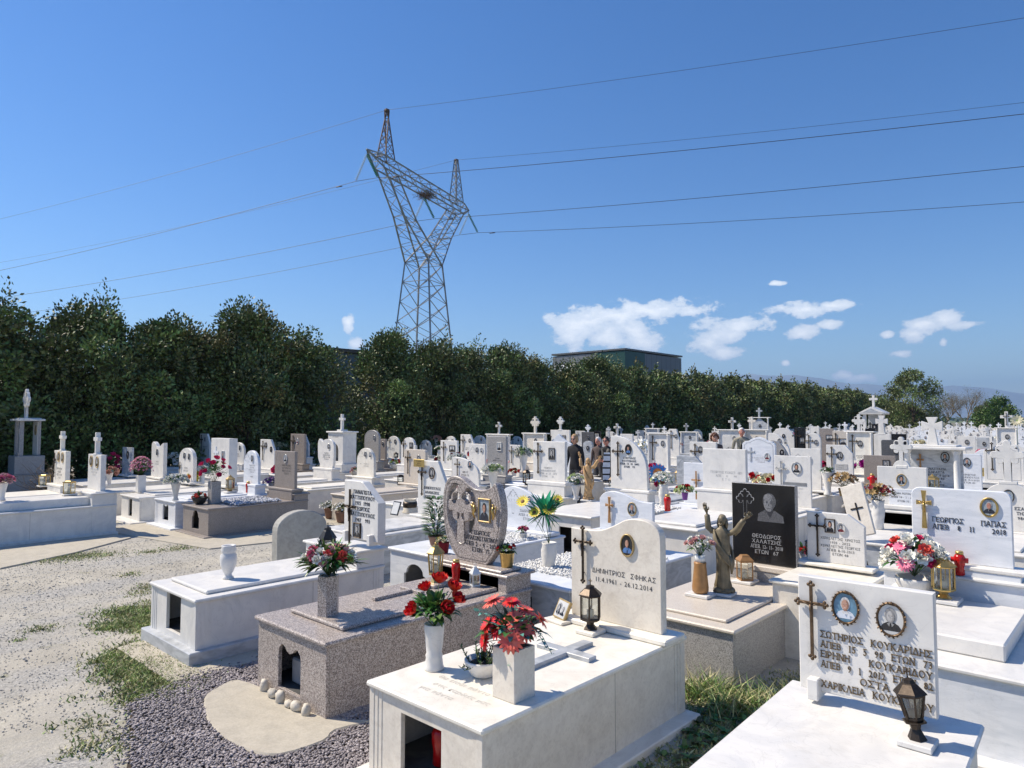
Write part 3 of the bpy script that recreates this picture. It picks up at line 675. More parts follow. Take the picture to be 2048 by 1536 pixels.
# ------------------------------------------------------------------ flowers
def frame_of(d):
    d = Vector(d).normalized(); u = d.orthogonal().normalized(); return Matrix((u, d.cross(u), d)).transposed()
def petal(L, W, cup, curl, nu=3, nv=3):
    """grid petal growing along +x, cupping upward"""
    vs = []
    for i in range(nu+1):
        t = i/nu; hw = W*math.sin(math.pi*(.12+.80*t))**.8
        for j in range(nv):
            q = (j/(nv-1)-.5)*2; vs.append((L*t*math.cos(curl*t), hw*q, L*math.sin(curl*t)*t+cup*q*q*W))
    fs = [[i*nv+j, i*nv+j+1, (i+1)*nv+j+1, (i+1)*nv+j] for i in range(nu) for j in range(nv-1)]
    return vs, fs
def flower(mb, kind, c, d, r, m1, m2='f_yellow', rnd=random):
    Mx = frame_of(d); c = Vector(c); rot0 = rnd.uniform(0, 6.28)
    def put(vs, fs, az, tilt, off, mat, sc=1):
        A = Matrix.Rotation(az+rot0, 3, 'Z') @ Matrix.Rotation(-tilt, 3, 'Y')
        mb.add([c+Mx @ (A @ Vector((p[0]*sc, p[1]*sc, p[2]*sc))+Vector((0, 0, off))) for p in vs], fs, mat, True)
    if kind == 'rose':
        for n, L, W, tilt, off in ((6, r, .55*r, .35, -.25*r), (5, .85*r, .5*r, .85, -.2*r), (4, .7*r, .42*r, 1.2, -.1*r), (3, .55*r, .3*r, 1.45, 0)):
            vs, fs = petal(L, W, .5, .35)
            for i in range(n): put(vs, fs, 2*math.pi*i/n+off*9+rnd.uniform(-.2, .2), tilt+rnd.uniform(-.1, .1), off, m1)
        mb.ball(c+Mx @ Vector((0, 0, .1*r)), .25*r, m1, 6, 4)
    elif kind in ('gerbera', 'sun', 'daisy'):
        n = 16 if kind != 'daisy' else 12
        vs, fs = petal(r, .16*r if n == 16 else .2*r, .2, -.25 if kind == 'gerbera' else .1, 3, 2)
        for i in range(n): put(vs, fs, 2*math.pi*i/n, .08, 0, m1)
        vs, fs = petal(r*.72, .13*r, .2, .0, 2, 2)
        for i in range(n): put(vs, fs, 2*math.pi*(i+.5)/n, .16 if kind == 'sun' else .32, .02*r, m1)
        q = [(.34*r, 0), (.33*r, .07*r), (.2*r, .13*r), (.02*r, .15*r)] if kind == 'sun' else [(.2*r, 0), (.19*r, .06*r), (.1*r, .1*r), (.01*r, .1*r)]
        vs = []; n = 10
        for rr, z in q: vs += [(rr*math.cos(2*math.pi*k/n), rr*math.sin(2*math.pi*k/n), z) for k in range(n)]
        put(vs, [[i*n+k, i*n+(k+1) % n, (i+1)*n+(k+1) % n, (i+1)*n+k] for i in range(3) for k in range(n)], 0, 0, .02*r, m2)
    elif kind == 'carn':
        for ring, (n, tilt) in enumerate(((7, .25), (7, .7), (5, 1.05), (3, 1.4))):
            vs, fs = petal(r*(1-.08*ring), .42*r, .35, .15, 2, 3)
            vs = [(p[0], p[1], p[2]+rnd.uniform(-.12, .12)*r) for p in vs]
            for i in range(n): put(vs, fs, 2*math.pi*i/n+ring+rnd.uniform(-.2, .2), tilt+rnd.uniform(-.15, .15), -.25*r, m1)
    elif kind == 'lily':
        vs, fs = petal(r, .25*r, .3, -.3, 3, 3)
        for i in range(6): put(vs, fs, math.pi*i/3, .75, -.2*r, m1)
        mb.ball(c+Mx @ Vector((0, 0, .12*r)), .12*r, m2, 5, 3)
    elif kind == 'tiny':
        vs, fs = petal(r, .4*r, .2, .1, 1, 2)
        for i in range(5): put(vs, fs, 2*math.pi*i/5, .4, 0, m1)
def leaf(mb, base, d, L, W, mat, droop=.4, nv=2):
    base = Vector(base); d = Vector(d).normalized(); s_ = d.cross(Vector((0, 0, 1)));
    if s_.length < .1: s_ = Vector((1, 0, 0))
    s_.normalize(); up = s_.cross(d); vs = []
    for i in range(4):
        t = i/3; p = base+d*(L*t)+Vector((0, 0, -droop*L*t*t)); hw = W*(.25, .95, .75, .04)[i]
        vs += [p-s_*hw+up*hw*.35, p, p+s_*hw+up*hw*.35]
    mb.add(vs, [[i*3+j, i*3+j+1, i*3+j+4, i*3+j+3] for i in range(3) for j in range(2)], mat, True)
def bouquet(g, c, rad, h, spec, nl=40, lm=('leaf',), seed=1, flat_=.55, fl=None, ll=.09, lw=.014, sparse=1, each=True, name='flower', face=.35):
    """spec: [(kind, radius, colour, centre colour, count)] over a dome of radius rad whose foot is c and top h above it"""
    rnd = random.Random(seed); c = Vector(c); P = []
    tot = sum(s_[4] for s_ in spec); k = 0; order = [s_ for s_ in spec for _ in range(s_[4])]; rnd.shuffle(order)
    st = MB(); one = MB()
    for i, s_ in enumerate(order):
        if fl and i < len(fl): p = Vector(fl[i])
        else:
            t = (i+.5)/tot; el = math.acos(1-t*1.05) if t < .95 else 1.5; az = i*2.39996+rnd.uniform(-.3, .3)
            q = rad*(math.sin(el))*rnd.uniform(.82, 1.05); p = c+Vector((q*math.cos(az), q*math.sin(az), h-rad*flat_*(1-math.cos(el))*rnd.uniform(.8, 1.25)))
        d = (p-c-Vector((0, 0, h*.35))); d = d.normalized()+Vector((0, 0, .35))+(CP-p).normalized()*face
        if each:
            f = MB(); flower(f, s_[0], p, d, s_[1]*rnd.uniform(.85, 1.15), s_[2], s_[3], rnd); f.build(name, g)
        else: flower(one, s_[0], p, d, s_[1]*rnd.uniform(.85, 1.15), s_[2], s_[3], rnd)
        m_ = c+(p-c)*.5+Vector((0, 0, .1*h)); st.tube([c, m_, p-d.normalized()*s_[1]*.3], .0025, 'stem', 4)
    if one.v: one.build('blossoms', g)
    for i in range(int(nl*1.6)):
        az = rnd.uniform(0, 6.28); el = rnd.uniform(.0, 1.25); q = rnd.uniform(.25, .85)
        dr = Vector((math.cos(az)*math.cos(el), math.sin(az)*math.cos(el), math.sin(el))); p = c+Vector((dr.x*rad*q, dr.y*rad*q, h*(.25+.6*q*math.sin(el)+.1)))
        leaf(st, p, dr+Vector((0, 0, .2)), ll*rnd.uniform(.7, 1.3), lw*rnd.uniform(.9, 1.6), rnd.choice(lm), rnd.uniform(.1, .7))
    st.build('foliage', g)
VP = dict(
 urn=[(.055,0),(.058,.012),(.04,.03),(.036,.05),(.05,.07),(.078,.14),(.084,.20),(.080,.245),(.066,.262),(.070,.275),(.076,.30),(.068,.325),(.073,.34),(.066,.345),(.05,.33),(.045,.2)],
 classic=[(.062,0),(.064,.01),(.052,.03),(.048,.075),(.058,.09),(.052,.105),(.058,.16),(.064,.22),(.064,.265),(.058,.275),(.066,.30),(.07,.315),(.06,.315),(.05,.2)],
 tall=[(.064,0),(.066,.012),(.060,.03),(.054,.08),(.057,.095),(.050,.11),(.056,.16),(.063,.24),(.066,.28),(.063,.29),(.066,.30),(.060,.30),(.05,.2)],
 spiral=[(.045,0),(.05,.01),(.052,.06),(.065,.14),(.068,.2),(.058,.27),(.064,.30),(.056,.30),(.045,.2)],
 flare=[(.05,0),(.052,.015),(.036,.05),(.04,.10),(.060,.20),(.078,.28),(.080,.30),(.07,.30),(.05,.18)],
 pot=[(.055,0),(.06,.02),(.075,.1),(.08,.105),(.08,.125),(.07,.125),(.065,.1)],
 bowl=[(.055,0),(.085,.02),(.115,.075),(.125,.105),(.125,.12),(.115,.12),(.10,.09)],
 bucket=[(.05,0),(.055,.01),(.075,.16),(.082,.17),(.074,.17),(.066,.12)],
 cyl=[(.055,0),(.07,.01),(.07,.02),(.06,.05),(.057,.2),(.054,.25),(.06,.26),(.05,.26),(.045,.2)],
 basket=[(.06,0),(.075,.03),(.095,.10),(.10,.11),(.09,.11)])
def vase(g, p, kind, mat, s=1.0, hs=None, n=20):
    """returns the height of the mouth"""
    b = MB(); hs = hs or s
    if kind == 'square':
        w_ = .055*s; b.prism([(p[0]-w_,p[2]),(p[0]+w_,p[2]),(p[0]+w_,p[2]+.26*hs),(p[0]-w_,p[2]+.26*hs)], p[1]-w_, p[1]+w_, mat, c=.004); b.box(p[0]-w_*.8, p[0]+w_*.8, p[1]-w_*.8, p[1]+w_*.8, p[2]+.25*hs, p[2]+.262*hs, 'soil', .002); h = .262*hs
    elif kind == 'hex':
        b.lathe([(.075*s,0),(.075*s,.30*hs),(.060*s,.30*hs),(.055*s,.24*hs)], *p, mat, 6, False, rot=.3); h = .30*hs
    else:
        pr = [(r*s, z*hs) for r, z in VP[kind]]; b.lathe(pr, *p, mat, n, True, twist=8 if kind == 'spiral' else 0, wob=.07 if kind == 'spiral' else 0); h = max(z for r, z in pr)
    o = b.build('vase', g); return h
VZ = []
def vased(label, p, kind='classic', mat='white', s=1.0, hs=None, spec=(), rad=.14, h=.22, cat='flower vase', group='flower vases on the graves', seed=1, each=False, n=20, **kw):
    p = tuple(p); g = thing('flower_vase', label, cat, p, group); hh = vase(g, p, kind, mat, s, hs, n)
    if spec: bouquet(g, (p[0], p[1], p[2]+hh*.9), rad, h, spec, seed=seed, each=each, **kw)
    VZ.append(p); return g
# ------------------------------------------------------------------ lanterns and candles
def lantern(label, p, r=.065, h=.20, roof=.07, n=6, mat='bronze', base=None, foot=.05, taper=1.0, finial='cross', flame=False, group='grave lanterns', tilt=0, rz=0, bmat='white', gl='glass'):
    g = thing('lantern', label, 'lantern', p, group, rz); x, y, z = p
    if base: b = MB(); b.box(x-base, x+base, y-base, y+base, z+.0005, z+.03, bmat, .005); b.build('stone_base', g); z += .03
    xf = Matrix.Translation((x, y, z)) @ Matrix.Rotation(tilt, 4, 'Y') @ Matrix.Translation((-x, -y, -z))
    b = MB(); b.xf = xf
    if foot: b.lathe([(r*.75,0),(r*.7,.006),(r*.38,foot*.7),(r*.45,foot),(r*.9,foot+.012),(r*.9,foot+.02)], x, y, z, mat, n, False); b.build('foot', g)
    zb = z+foot+(.02 if foot else 0); rb = r*taper; zt = zb+h
    b = MB(); b.xf = xf
    b.lathe([(rb*1.08,0),(rb*1.12,.008),(rb*1.08,.016),(rb*.9,.017)], x, y, zb, mat, n, False); b.lathe([(r*.9,-.014),(r*1.08,-.012),(r*1.12,-.004),(r*1.05,0)], x, y, zt, mat, n, False)
    for k in range(n):
        a = 2*math.pi*k/n; ca, sa = math.cos(a), math.sin(a); b.tube([(x+rb*1.02*ca, y+rb*1.02*sa, zb+.01), (x+r*1.02*ca, y+r*1.02*sa, zt-.01)], r*.06+.002, mat, 4, False)
    b.build('frame', g)
    b = MB(); b.xf = xf; b.lathe([(rb*.95,.014),(r*.95,h-.012)], x, y, zb, gl, n, False, cap=False); b.build('glass_panes', g)
    b = MB(); b.xf = xf; b.lathe([(r*.33,.016),(r*.36,.02),(r*.36,h*.38),(r*.3,h*.4),(.003,h*.42)], x, y, zb, 'wax' if not flame else 'red_plastic', 8); b.tube([(x,y,zb+h*.4),(x+.002,y,zb+h*.55)], .0025, 'ink', 4); b.build('candle', g)
    b = MB(); b.xf = xf
    pr = [(r*1.28,0),(r*1.22,.008),(r*.62,roof*.62),(r*.5,roof*.68),(r*.42,roof*.9),(r*.1,roof)] if finial != 'flat' else [(r*1.22,0),(r*1.2,.012),(r*.75,roof*.7),(r*.6,roof),(r*.1,roof)]
    b.lathe(pr, x, y, zt, mat, n, False); rf = b.build('roof', g)
    if finial == 'cross': b = MB(); b.xf = xf; b.prism(cross_outline('latin', x, zt+roof-.004, .05, .032, .006), y-.003, y+.003, mat, c=.001); b.build('finial_cross', rf)
    elif finial == 'ball': b = MB(); b.xf = xf; b.ball((x, y, zt+roof+.008), .013, mat, 8, 6); b.build('finial', rf)
    elif finial == 'ring': b = MB(); b.xf = xf; b.tube([(x+.014*math.cos(t*.785), y, zt+roof+.012+.014*math.sin(t*.785)) for t in range(9)], .0025, mat, 4); b.build('handle', rf)
    return g
def candle(label, p, s=1.0, lugs=False, lid='plaque_gold', mat='red_plastic', group='red votive candles'):
    g = thing('votive_candle', label, 'candle', p, group); b = MB()
    b.lathe([(.026*s,0),(.03*s,.004*s),(.028*s,.05*s),(.034*s,.09*s),(.034*s,.12*s),(.026*s,.135*s),(.02*s,.137*s)], *p, mat, 12)
    if lugs: b.tube([(p[0]-.05*s, p[1], p[2]+.1*s), (p[0]+.05*s, p[1], p[2]+.1*s)], .017*s, mat, 8)
    b.build('cup', g); b = MB(); b.lathe([(.024*s,0),(.025*s,.012*s),(.021*s,.022*s),(.02*s,.022*s)], p[0], p[1], p[2]+.1375*s, lid, 12); b.build('lid', g); return g
def picture_stand(label, p, kind='bw', rz=0, w_=.12, h=.16):
    g = thing('picture_frame', label, 'picture frame', p, None, rz); x, y, z = p
    b = MB(); b.box(x-w_*.75, x+w_*.75, y-.07, y+.09, z+.0005, z+.022, 'cream_top', .004); b.build('stone_base', g)
    xf = Matrix.Translation((x, y, z+.02)) @ Matrix.Rotation(-.42, 4, 'X') @ Matrix.Rotation(.12, 4, 'Y') @ Matrix.Translation((-x, -y, -z-.02))
    b = MB(); b.xf = xf; b.box(x-w_/2, x+w_/2, y-.014, y+.014, z+.021, z+.021+h, 'gold_paint', .003); f = b.build('frame', g)
    b = MB(); b.xf = xf; b.box(x-w_*.41, x+w_*.41, y-.0152, y-.0142, z+.021+h*.08, z+.021+h*.92, 'photo_white', .0002)
    portrait(b, x-w_*.17, z+.02+h*.48, w_*.42, h*.66, y-.0155, 'bw_man', True); portrait(b, x+w_*.17, z+.02+h*.44, w_*.42, h*.62, y-.0155, 'bw_woman', True); b.build('photograph', f)
    return g
# ------------------------------------------------------------------ statue with raised arms
def hand(mb, wrist, d, side, s, mat, spread=.5):
    """palm, four unequal fingers and a side thumb; d = direction of the fingers, side = direction of the thumb"""
    w_ = Vector(wrist); d = Vector(d).normalized(); t = Vector(side).normalized(); t = (t-d*t.dot(d)).normalized(); nrm = d.cross(t)
    mb.tube([w_-d*.01*s, w_+d*.03*s, w_+d*.075*s, w_+d*.09*s], [.021*s, .030*s, .036*s, .028*s], mat, 8)
    for i, L in enumerate((.062, .072, .067, .052)):
        o = (1.5-i)*.019*s; q = w_+d*.085*s+t*o; dd = (d+t*(1.5-i)*.12*spread).normalized()
        mb.tube([q, q+dd*L*.5*s+nrm*.003*s, q+dd*L*s+nrm*.013*s], [.0095*s, .0085*s, .006*s], mat, 6)
    q = w_+d*.03*s+t*.03*s; mb.tube([q, q+(t*.8+d*.5)*.032*s, q+(t*.65+d)*.052*s], [.012*s, .010*s, .007*s], mat, 6)
def statue(label, p, H, mat, base='white', rz=0):
    g = thing('statue', label, 'statue', p, 'statues of a robed figure with raised arms', rz); x, y, z = p; s = H/1.0
    b = MB(); b.box(x-.14*s, x+.14*s, y-.12*s, y+.12*s, z+.0005, z+.03, base, .006); b.build('stone_base', g); z += .03
    rnd = random.Random(5); b = MB()
    for i in range(9):
        a = i*2.4; q = .075*s*math.sqrt(i/9); b.ball((x+q*math.cos(a)*1.3, y+q*math.sin(a), z+.03*s), .052*s, mat, 8, 6, (1.1, 1, .8), .15, rnd)
    b.box(x-.10*s, x+.10*s, y-.085*s, y+.085*s, z, z+.03*s, mat, .01); b.build('rock_base', g)
    # robe: elliptical sections with folds
    sec = [(.05,.095,.078,0),(.09,.10,.08,0),(.16,.084,.07,0),(.26,.080,.066,.004),(.38,.082,.066,.01),(.48,.086,.064,.012),(.56,.088,.064,.008),(.64,.094,.064,0),(.70,.10,.062,-.004),(.755,.098,.056,-.006),(.785,.065,.046,-.004),(.80,.036,.036,0),(.83,.032,.034,0)]
    n = 40; vs = []; fs = []
    for i, (zz, rx, ry, ox) in enumerate(sec):
        amp = .11*max(0, 1-zz/.78)+.02
        for k in range(n):
            a = 2*math.pi*k/n; q = 1+amp*math.sin(9*a+4*zz+.8*math.sin(3*a))*.8+amp*.6*math.sin(14*a-6*zz)
            if zz > .78: q = 1
            vs.append((x+(ox+rx*q*math.cos(a))*s, y+ry*q*math.sin(a)*s, z+zz*s))
    for i in range(len(sec)-1):
        for k in range(n): fs.append([i*n+k, i*n+(k+1) % n, (i+1)*n+(k+1) % n, (i+1)*n+k])
    fs.append([k+(len(sec)-1)*n for k in range(n)]); b = MB(); b.add(vs, fs, mat, True)
    hc = Vector((x+.005*s, y-.012*s, z+.885*s))
    b.ball(hc, .052*s, mat, 14, 10, (.92, 1.02, 1.25)); b.ball(hc+Vector((0, -.052*s, -.006*s)), .011*s, mat, 6, 5, (.7, 1, 1.5))   # head, nose
    b.tube([hc+Vector((-.02*s, -.046*s, -.03*s)), hc+Vector((0, -.052*s, -.055*s)), hc+Vector((.02*s, -.046*s, -.03*s))], .015*s, mat, 6)   # beard
    for sx in (-1, 1): b.ball(hc+Vector((sx*.019*s, -.047*s, .008*s)), .008*s, mat, 6, 4)
    arms = (((-.095, 0, .735), (-.165, -.03, .80), (-.175, -.05, .985)), ((.095, 0, .735), (.195, -.02, .80), (.315, -.045, .945)))
    for sx, (a, e, h_) in zip((-1, 1), arms):
        A, E, Hh = (Vector((x+q[0]*s, y+q[1]*s, z+q[2]*s)) for q in (a, e, h_))
        b.tube([A-Vector((sx*.03*s, 0, .01*s)), A, A.lerp(E, .5)-Vector((0, 0, .012*s)), E-Vector((0, 0, .014*s)), E.lerp(Hh, .4), E.lerp(Hh, .75), E.lerp(Hh, .82)], [.034*s, .036*s, .036*s, .040*s, .035*s, .034*s, .018*s], mat, 10)
        b.tube([E.lerp(Hh, .72), Hh], [.015*s, .012*s], mat, 8)
        hand(b, Hh, (Hh-E).normalized()+Vector((sx*.15, -.2, 0)), (-sx, -.3, .2), s*.78, mat)
        # hanging sleeve
        b.tube([E.lerp(Hh, .6), E.lerp(Hh, .2)+Vector((-sx*.01*s, .01*s, -.05*s)), E+Vector((-sx*.03*s, .015*s, -.09*s))], [.03*s, .028*s, .008*s], mat, 7)
    b.build('robed_body', g)
    b = MB(); b.ball(hc+Vector((0, .016*s, .012*s)), .054*s, mat, 14, 8, (1.02, .95, 1.2), .05, rnd)
    for i in range(9):
        a = R(-10+25*i); b.tube([hc+Vector((.045*s*math.cos(a), .02*s+.035*s*math.sin(a), .02*s)), hc+Vector((.055*s*math.cos(a), .02*s+.045*s*math.sin(a), -.05*s)), hc+Vector((.05*s*math.cos(a), .02*s+.045*s*math.sin(a), -.11*s))], [.018*s, .019*s, .008*s], mat, 6)
    b.build('hair', g)
    b = MB(); P = [(-.09, -.03, .77), (-.04, -.09, .66), (.02, -.092, .55), (.085, -.055, .45), (.115, .01, .40), (.10, .07, .50), (.02, .09, .64), (-.08, .05, .76)]
    for k in range(4): b.tube([(x+q[0]*s*(1.02+.02*k), y+q[1]*s*(1.02+.03*k), z+(q[2]-.028*k)*s) for q in smooth_pts(P, 3)], .015*s, mat, 6)
    b.tube([(x+.10*s, y-.03*s, z+.45*s), (x+.125*s, y-.02*s, z+.35*s), (x+.12*s, y-.02*s, z+.24*s)], [.024*s, .03*s, .012*s], mat, 7); b.build('mantle', g)
    return g
# ------------------------------------------------------------------ people
def person(label, p, face_az, H=1.7, top='cloth_black', legs='trouser', hair='hair_blond', hairstyle='short', skin='skin', glasses=False, pose='stand', bend=0, jacket=None, female=False):
    g = thing('person', label, 'person', p, 'visitors among the graves', face_az+math.pi/2); g['_o'] = (0, 0, 0)
    s = H/1.7; J = {}; f = Vector((0, -1, 0))      # local: faces -y
    bz = math.radians(bend)
    def up(z, x=0, y=0):          # bend the trunk forward about the hips
        dz = z-.92
        if dz <= 0: return Vector((x, y, z))*s
        return Vector((x, y*math.cos(bz)-dz*math.sin(bz), .92+dz*math.cos(bz)+y*math.sin(bz)))*s
    V = []; E = []; Rd = []
    def node(v, r, par=None):
        V.append(v); Rd.append(r); 
        if par is not None: E.append((par, len(V)-1))
        return len(V)-1
    sw = .19 if not female else .165
    pel = node(up(.95), (.150*s, .112*s)); w1 = node(up(1.08), (.135*s, .10*s), pel); ch = node(up(1.28), (.150*s, .112*s), w1); ub = node(up(1.40), (.125*s, .09*s), ch); nk = node(up(1.49), (.052*s, .052*s), ub); nk2 = node(up(1.53, 0, -.012), (.050*s, .050*s), nk)
    sk = [nk2]; 
    hands = []
    for sx in (-1, 1):
        hp = node(up(.90, sx*.085), (.092*s, .095*s), pel); kn = node(Vector((sx*.10, -.02, .50))*s, (.062*s, .062*s), hp); an = node(Vector((sx*.105, .02, .09))*s, (.042*s, .042*s), kn); node(Vector((sx*.115, -.12, .035))*s, (.040*s, .030*s), an)
        sh = node(up(1.40, sx*sw), (.060*s, .06*s), ub)
        if pose == 'hold': el = node(up(1.14, sx*(sw+.04), .02), (.045*s, .045*s), sh); wr = node(up(1.12, sx*.10, -.22), (.03*s, .03*s), el)
        elif pose == 'reach': el = node(up(1.16, sx*(sw+.03), -.12), (.043*s, .043*s), sh); wr = node(up(1.08, sx*.09, -.33), (.029*s, .029*s), el)
        else: el = node(up(1.13, sx*(sw+.055), .02), (.043*s, .043*s), sh); wr = node(up(.88, sx*(sw+.07), -.06), (.028*s, .028*s), el)
        hands.append((wr, el, sx))
    me = bpy.data.meshes.new('t'); me.from_pydata([tuple(v) for v in V], E, []); o = bpy.data.objects.new('t', me); COL.objects.link(o)
    m_ = o.modifiers.new('s', 'SKIN'); m_.use_smooth_shade = True
    for i, r in enumerate(Rd): me.skin_vertices[0].data[i].radius = r
    me.skin_vertices[0].data[pel].use_root = True
    m2 = o.modifiers.new('b', 'SUBSURF'); m2.levels = 2; m2.render_levels = 2
    dg = bpy.context.evaluated_depsgraph_get(); dg.update(); ev = bpy.data.meshes.new_from_object(o.evaluated_get(dg))
    vs = [tuple(v.co) for v in ev.vertices]; fs = [list(q.vertices) for q in ev.polygons]
    bpy.data.objects.remove(o); bpy.data.meshes.remove(me)
    b = MB(); hipz = .93*s; grp = {}
    for q in fs:
        c = sum((Vector(vs[i]) for i in q), Vector())/len(q)
        k = top
        if (c-V[nk2]).length < .055*s: k = skin
        elif c.z < .055*s+.03: k = 'shoe'
        elif c.z < hipz-.06*s and abs(c.x) < .22*s*1.0 and min((c-V[h_[0]]).length for h_ in hands) > .1*s and not (abs(c.x) > .19*s and c.z > .8*s): k = legs
        if min((c-V[h_[0]]).length for h_ in hands) < .035*s: k = skin
        grp.setdefault(k, []).append(q)
    off = len(b.v)
    b.v += vs
    for k, L in grp.items():
        i = b.mi(k)
        for q in L: b.f.append(q); b.m.append(i); b.s.append(True)
    for wr, el, sx in hands: d = (V[wr]-V[el]).normalized(); hand(b, V[wr]+d*.02*s, d+Vector((0, -.2, -.1)), (-sx*.6, -.8, 0), s*.95, skin, .3)
    hc = up(1.625, 0, -.035)
    # head: skull, jaw, nose, lips, ears, eyes
    n, m2 = 20, 14; hv = []
    for i in range(m2+1):
        t = math.pi*i/m2
        for k in range(n):
            a = 2*math.pi*k/n; q = .078; zz = .118*math.cos(t); rx = q*math.sin(t)*(1-.20*max(0, -math.cos(t))); ry = .098*math.sin(t)*(1-.10*max(0, -math.cos(t)))
            yy = ry*math.sin(a); 
            if math.sin(a) < -.55 and -.09 < zz < -.02: yy -= .006
            hv.append(hc+Vector((rx*math.cos(a), yy, zz))*s)
    b.add(hv, [[i*n+k, (i+1)*n+k, (i+1)*n+(k+1) % n, i*n+(k+1) % n][::-1] for i in range(m2) for k in range(n)], skin, True)
    b.tube([hc+Vector((0, -.092, .020))*s, hc+Vector((0, -.108, -.004))*s, hc+Vector((0, -.116, -.022))*s, hc+Vector((0, -.098, -.030))*s], [.007*s, .010*s, .015*s, .010*s], skin, 7)
    b.tube([hc+Vector((-.024, -.088, -.058))*s, hc+Vector((0, -.096, -.055))*s, hc+Vector((.024, -.088, -.058))*s], .0055*s, 'skin_red', 6)
    for sx in (-1, 1):
        b.ball(hc+Vector((sx*.078, .005, -.005))*s, .024*s, skin, 8, 6, (.35, .7, 1.2)); b.ball(hc+Vector((sx*.029, -.083, .012))*s, .010*s, 'photo_dark', 8, 5, (1.2, .6, .6))
        b.tube([hc+Vector((sx*.014, -.093, .030))*s, hc+Vector((sx*.044, -.083, .032))*s], .004*s, hair, 4)
    b.build('body', g)
    b = MB(); rnd = random.Random(int(H*1000))
    if hairstyle == 'curly':
        for i in range(70):
            a = rnd.uniform(0, 6.28); e = rnd.uniform(-.5, 1.5); d = Vector((math.cos(a)*math.cos(e), math.sin(a)*math.cos(e), math.sin(e)))
            if d.y < -.45 and d.z < .45: continue
            b.ball(hc+Vector((d.x*.095, .012+d.y*.105, .01+d.z*.12))*s, .030*s, hair, 6, 5, noise=.15, rnd=rnd)
    else:
        lo = {'short': -.30, 'bob': -.75, 'thin': -.1}[hairstyle]; hv = []; n = 24; m2 = 10
        for i in range(m2+1):
            t = i/m2
            for k in range(n):
                a = 2*math.pi*k/n; front = max(0, -math.sin(a)); e1 = lo*(1-front)+(.62)*front if front < .75 else .62+.1*front
                e = math.pi/2-(math.pi/2-e1)*t; q = 1.10+rnd.uniform(-.02, .03)+(.03 if hairstyle == 'bob' else 0)
                hv.append(hc+Vector((.080*q*math.cos(e)*math.cos(a), .006+.100*q*math.cos(e)*math.sin(a), .120*q*math.sin(e)))*s)
        b.add(hv, [[i*n+k, (i+1)*n+k, (i+1)*n+(k+1) % n, i*n+(k+1) % n] for i in range(m2) for k in range(n)], hair, True)
    b.build('hair', g)
    if glasses:
        b = MB()
        for sx in (-1, 1): b.ball(hc+Vector((sx*.032, -.094, .010))*s, .028*s, 'ink', 10, 6, (1, .3, .72)); b.tube([hc+Vector((sx*.058, -.088, .016))*s, hc+Vector((sx*.08, .0, .012))*s], .004*s, 'ink', 4)
        b.tube([hc+Vector((-.012, -.10, .014))*s, hc+Vector((.012, -.10, .014))*s], .004*s, 'ink', 4); b.build('sunglasses', g)
    if jacket:
        b = MB()      # open front: lapels and shirt strip
        for sx in (-1, 1): b.add([up(1.47, sx*.05, -.06), up(1.42, sx*.13, -.085), up(1.22, sx*.10, -.125), up(1.12, sx*.045, -.128), up(1.3, sx*.035, -.13)], [[0,1,2,3,4] if sx > 0 else [4,3,2,1,0]], jacket)
        b.add([up(1.47, -.04, -.065), up(1.47, .04, -.065), up(1.1, .04, -.121), up(1.1, -.04, -.121)], [[0,1,2,3]], 'cloth_black'); b.build('lapels', g)
    return g
# ================================================================== SETTING
def ground_mat():
    m, nt, b, N, LK = mat_base('yard_ground'); geo = N('ShaderNodeNewGeometry'); b.inputs['Roughness'].default_value = .92; b.inputs['Specular IOR Level'].default_value = .2
    def noise(sc, det=6, ro=.6, st=(1, 1, 1)):
        mp = N('ShaderNodeMapping'); mp.inputs['Scale'].default_value = st; LK(geo.outputs['Position'], mp.inputs[0])
        n = N('ShaderNodeTexNoise'); n.inputs['Scale'].default_value = sc; n.inputs['Detail'].default_value = det; n.inputs['Roughness'].default_value = ro; LK(mp.outputs[0], n.inputs['Vector']); return n.outputs['Fac']
    def ramp(f, a, b_, c0, c1):
        r = N('ShaderNodeValToRGB'); e = r.color_ramp.elements; e[0].position = a; e[0].color = (*c0, 1); e[1].position = b_; e[1].color = (*c1, 1); LK(f, r.inputs[0]); return r.outputs[0]
    def mix(f, a, b_, bl='MIX'):
        n = N('ShaderNodeMix'); n.data_type = 'RGBA'; n.blend_type = bl
        if isinstance(f, float): n.inputs[0].default_value = f
        else: LK(f, n.inputs[0])
        LK(a, n.inputs[6]); LK(b_, n.inputs[7]); return n.outputs[2]
    sand = ramp(noise(1.3, 8), .35, .68, (.39, .365, .31), (.545, .51, .43))
    grav = ramp(noise(38, 3, .7), .35, .65, (.26, .255, .24), (.54, .52, .475))
    tr = ramp(noise(.55, 7, .62, (1.6, .35, 1)), .46, .60, (0, 0, 0), (1, 1, 1))
    c = mix(tr, sand, grav)
    gr = ramp(noise(2.2, 9, .7), .60, .72, (0, 0, 0), (.75, .75, .75)); gc = ramp(noise(30, 3), .3, .7, (.15, .17, .06), (.30, .28, .13))
    c = mix(gr, c, gc)
    fine = ramp(noise(120, 2, .6), .3, .7, (.78, .78, .78), (1.15, 1.14, 1.12)); c = mix(1.0, c, fine, 'MULTIPLY')
    LK(c, b.inputs['Base Color'])
    bp = N('ShaderNodeBump'); bp.inputs['Strength'].default_value = .7; bp.inputs['Distance'].default_value = .02; LK(noise(26, 6, .7), bp.inputs['Height']); LK(bp.outputs[0], b.inputs['Normal']); M['yard_ground'] = m
ground_mat()
marble('pad_concrete', (.50,.455,.37), (.40,.365,.30), vein=4, dirt=.25, rough=.85, spec=.2, speck=(90, [(.48,.44,.36),(.54,.50,.42),(.42,.385,.31)], .35))
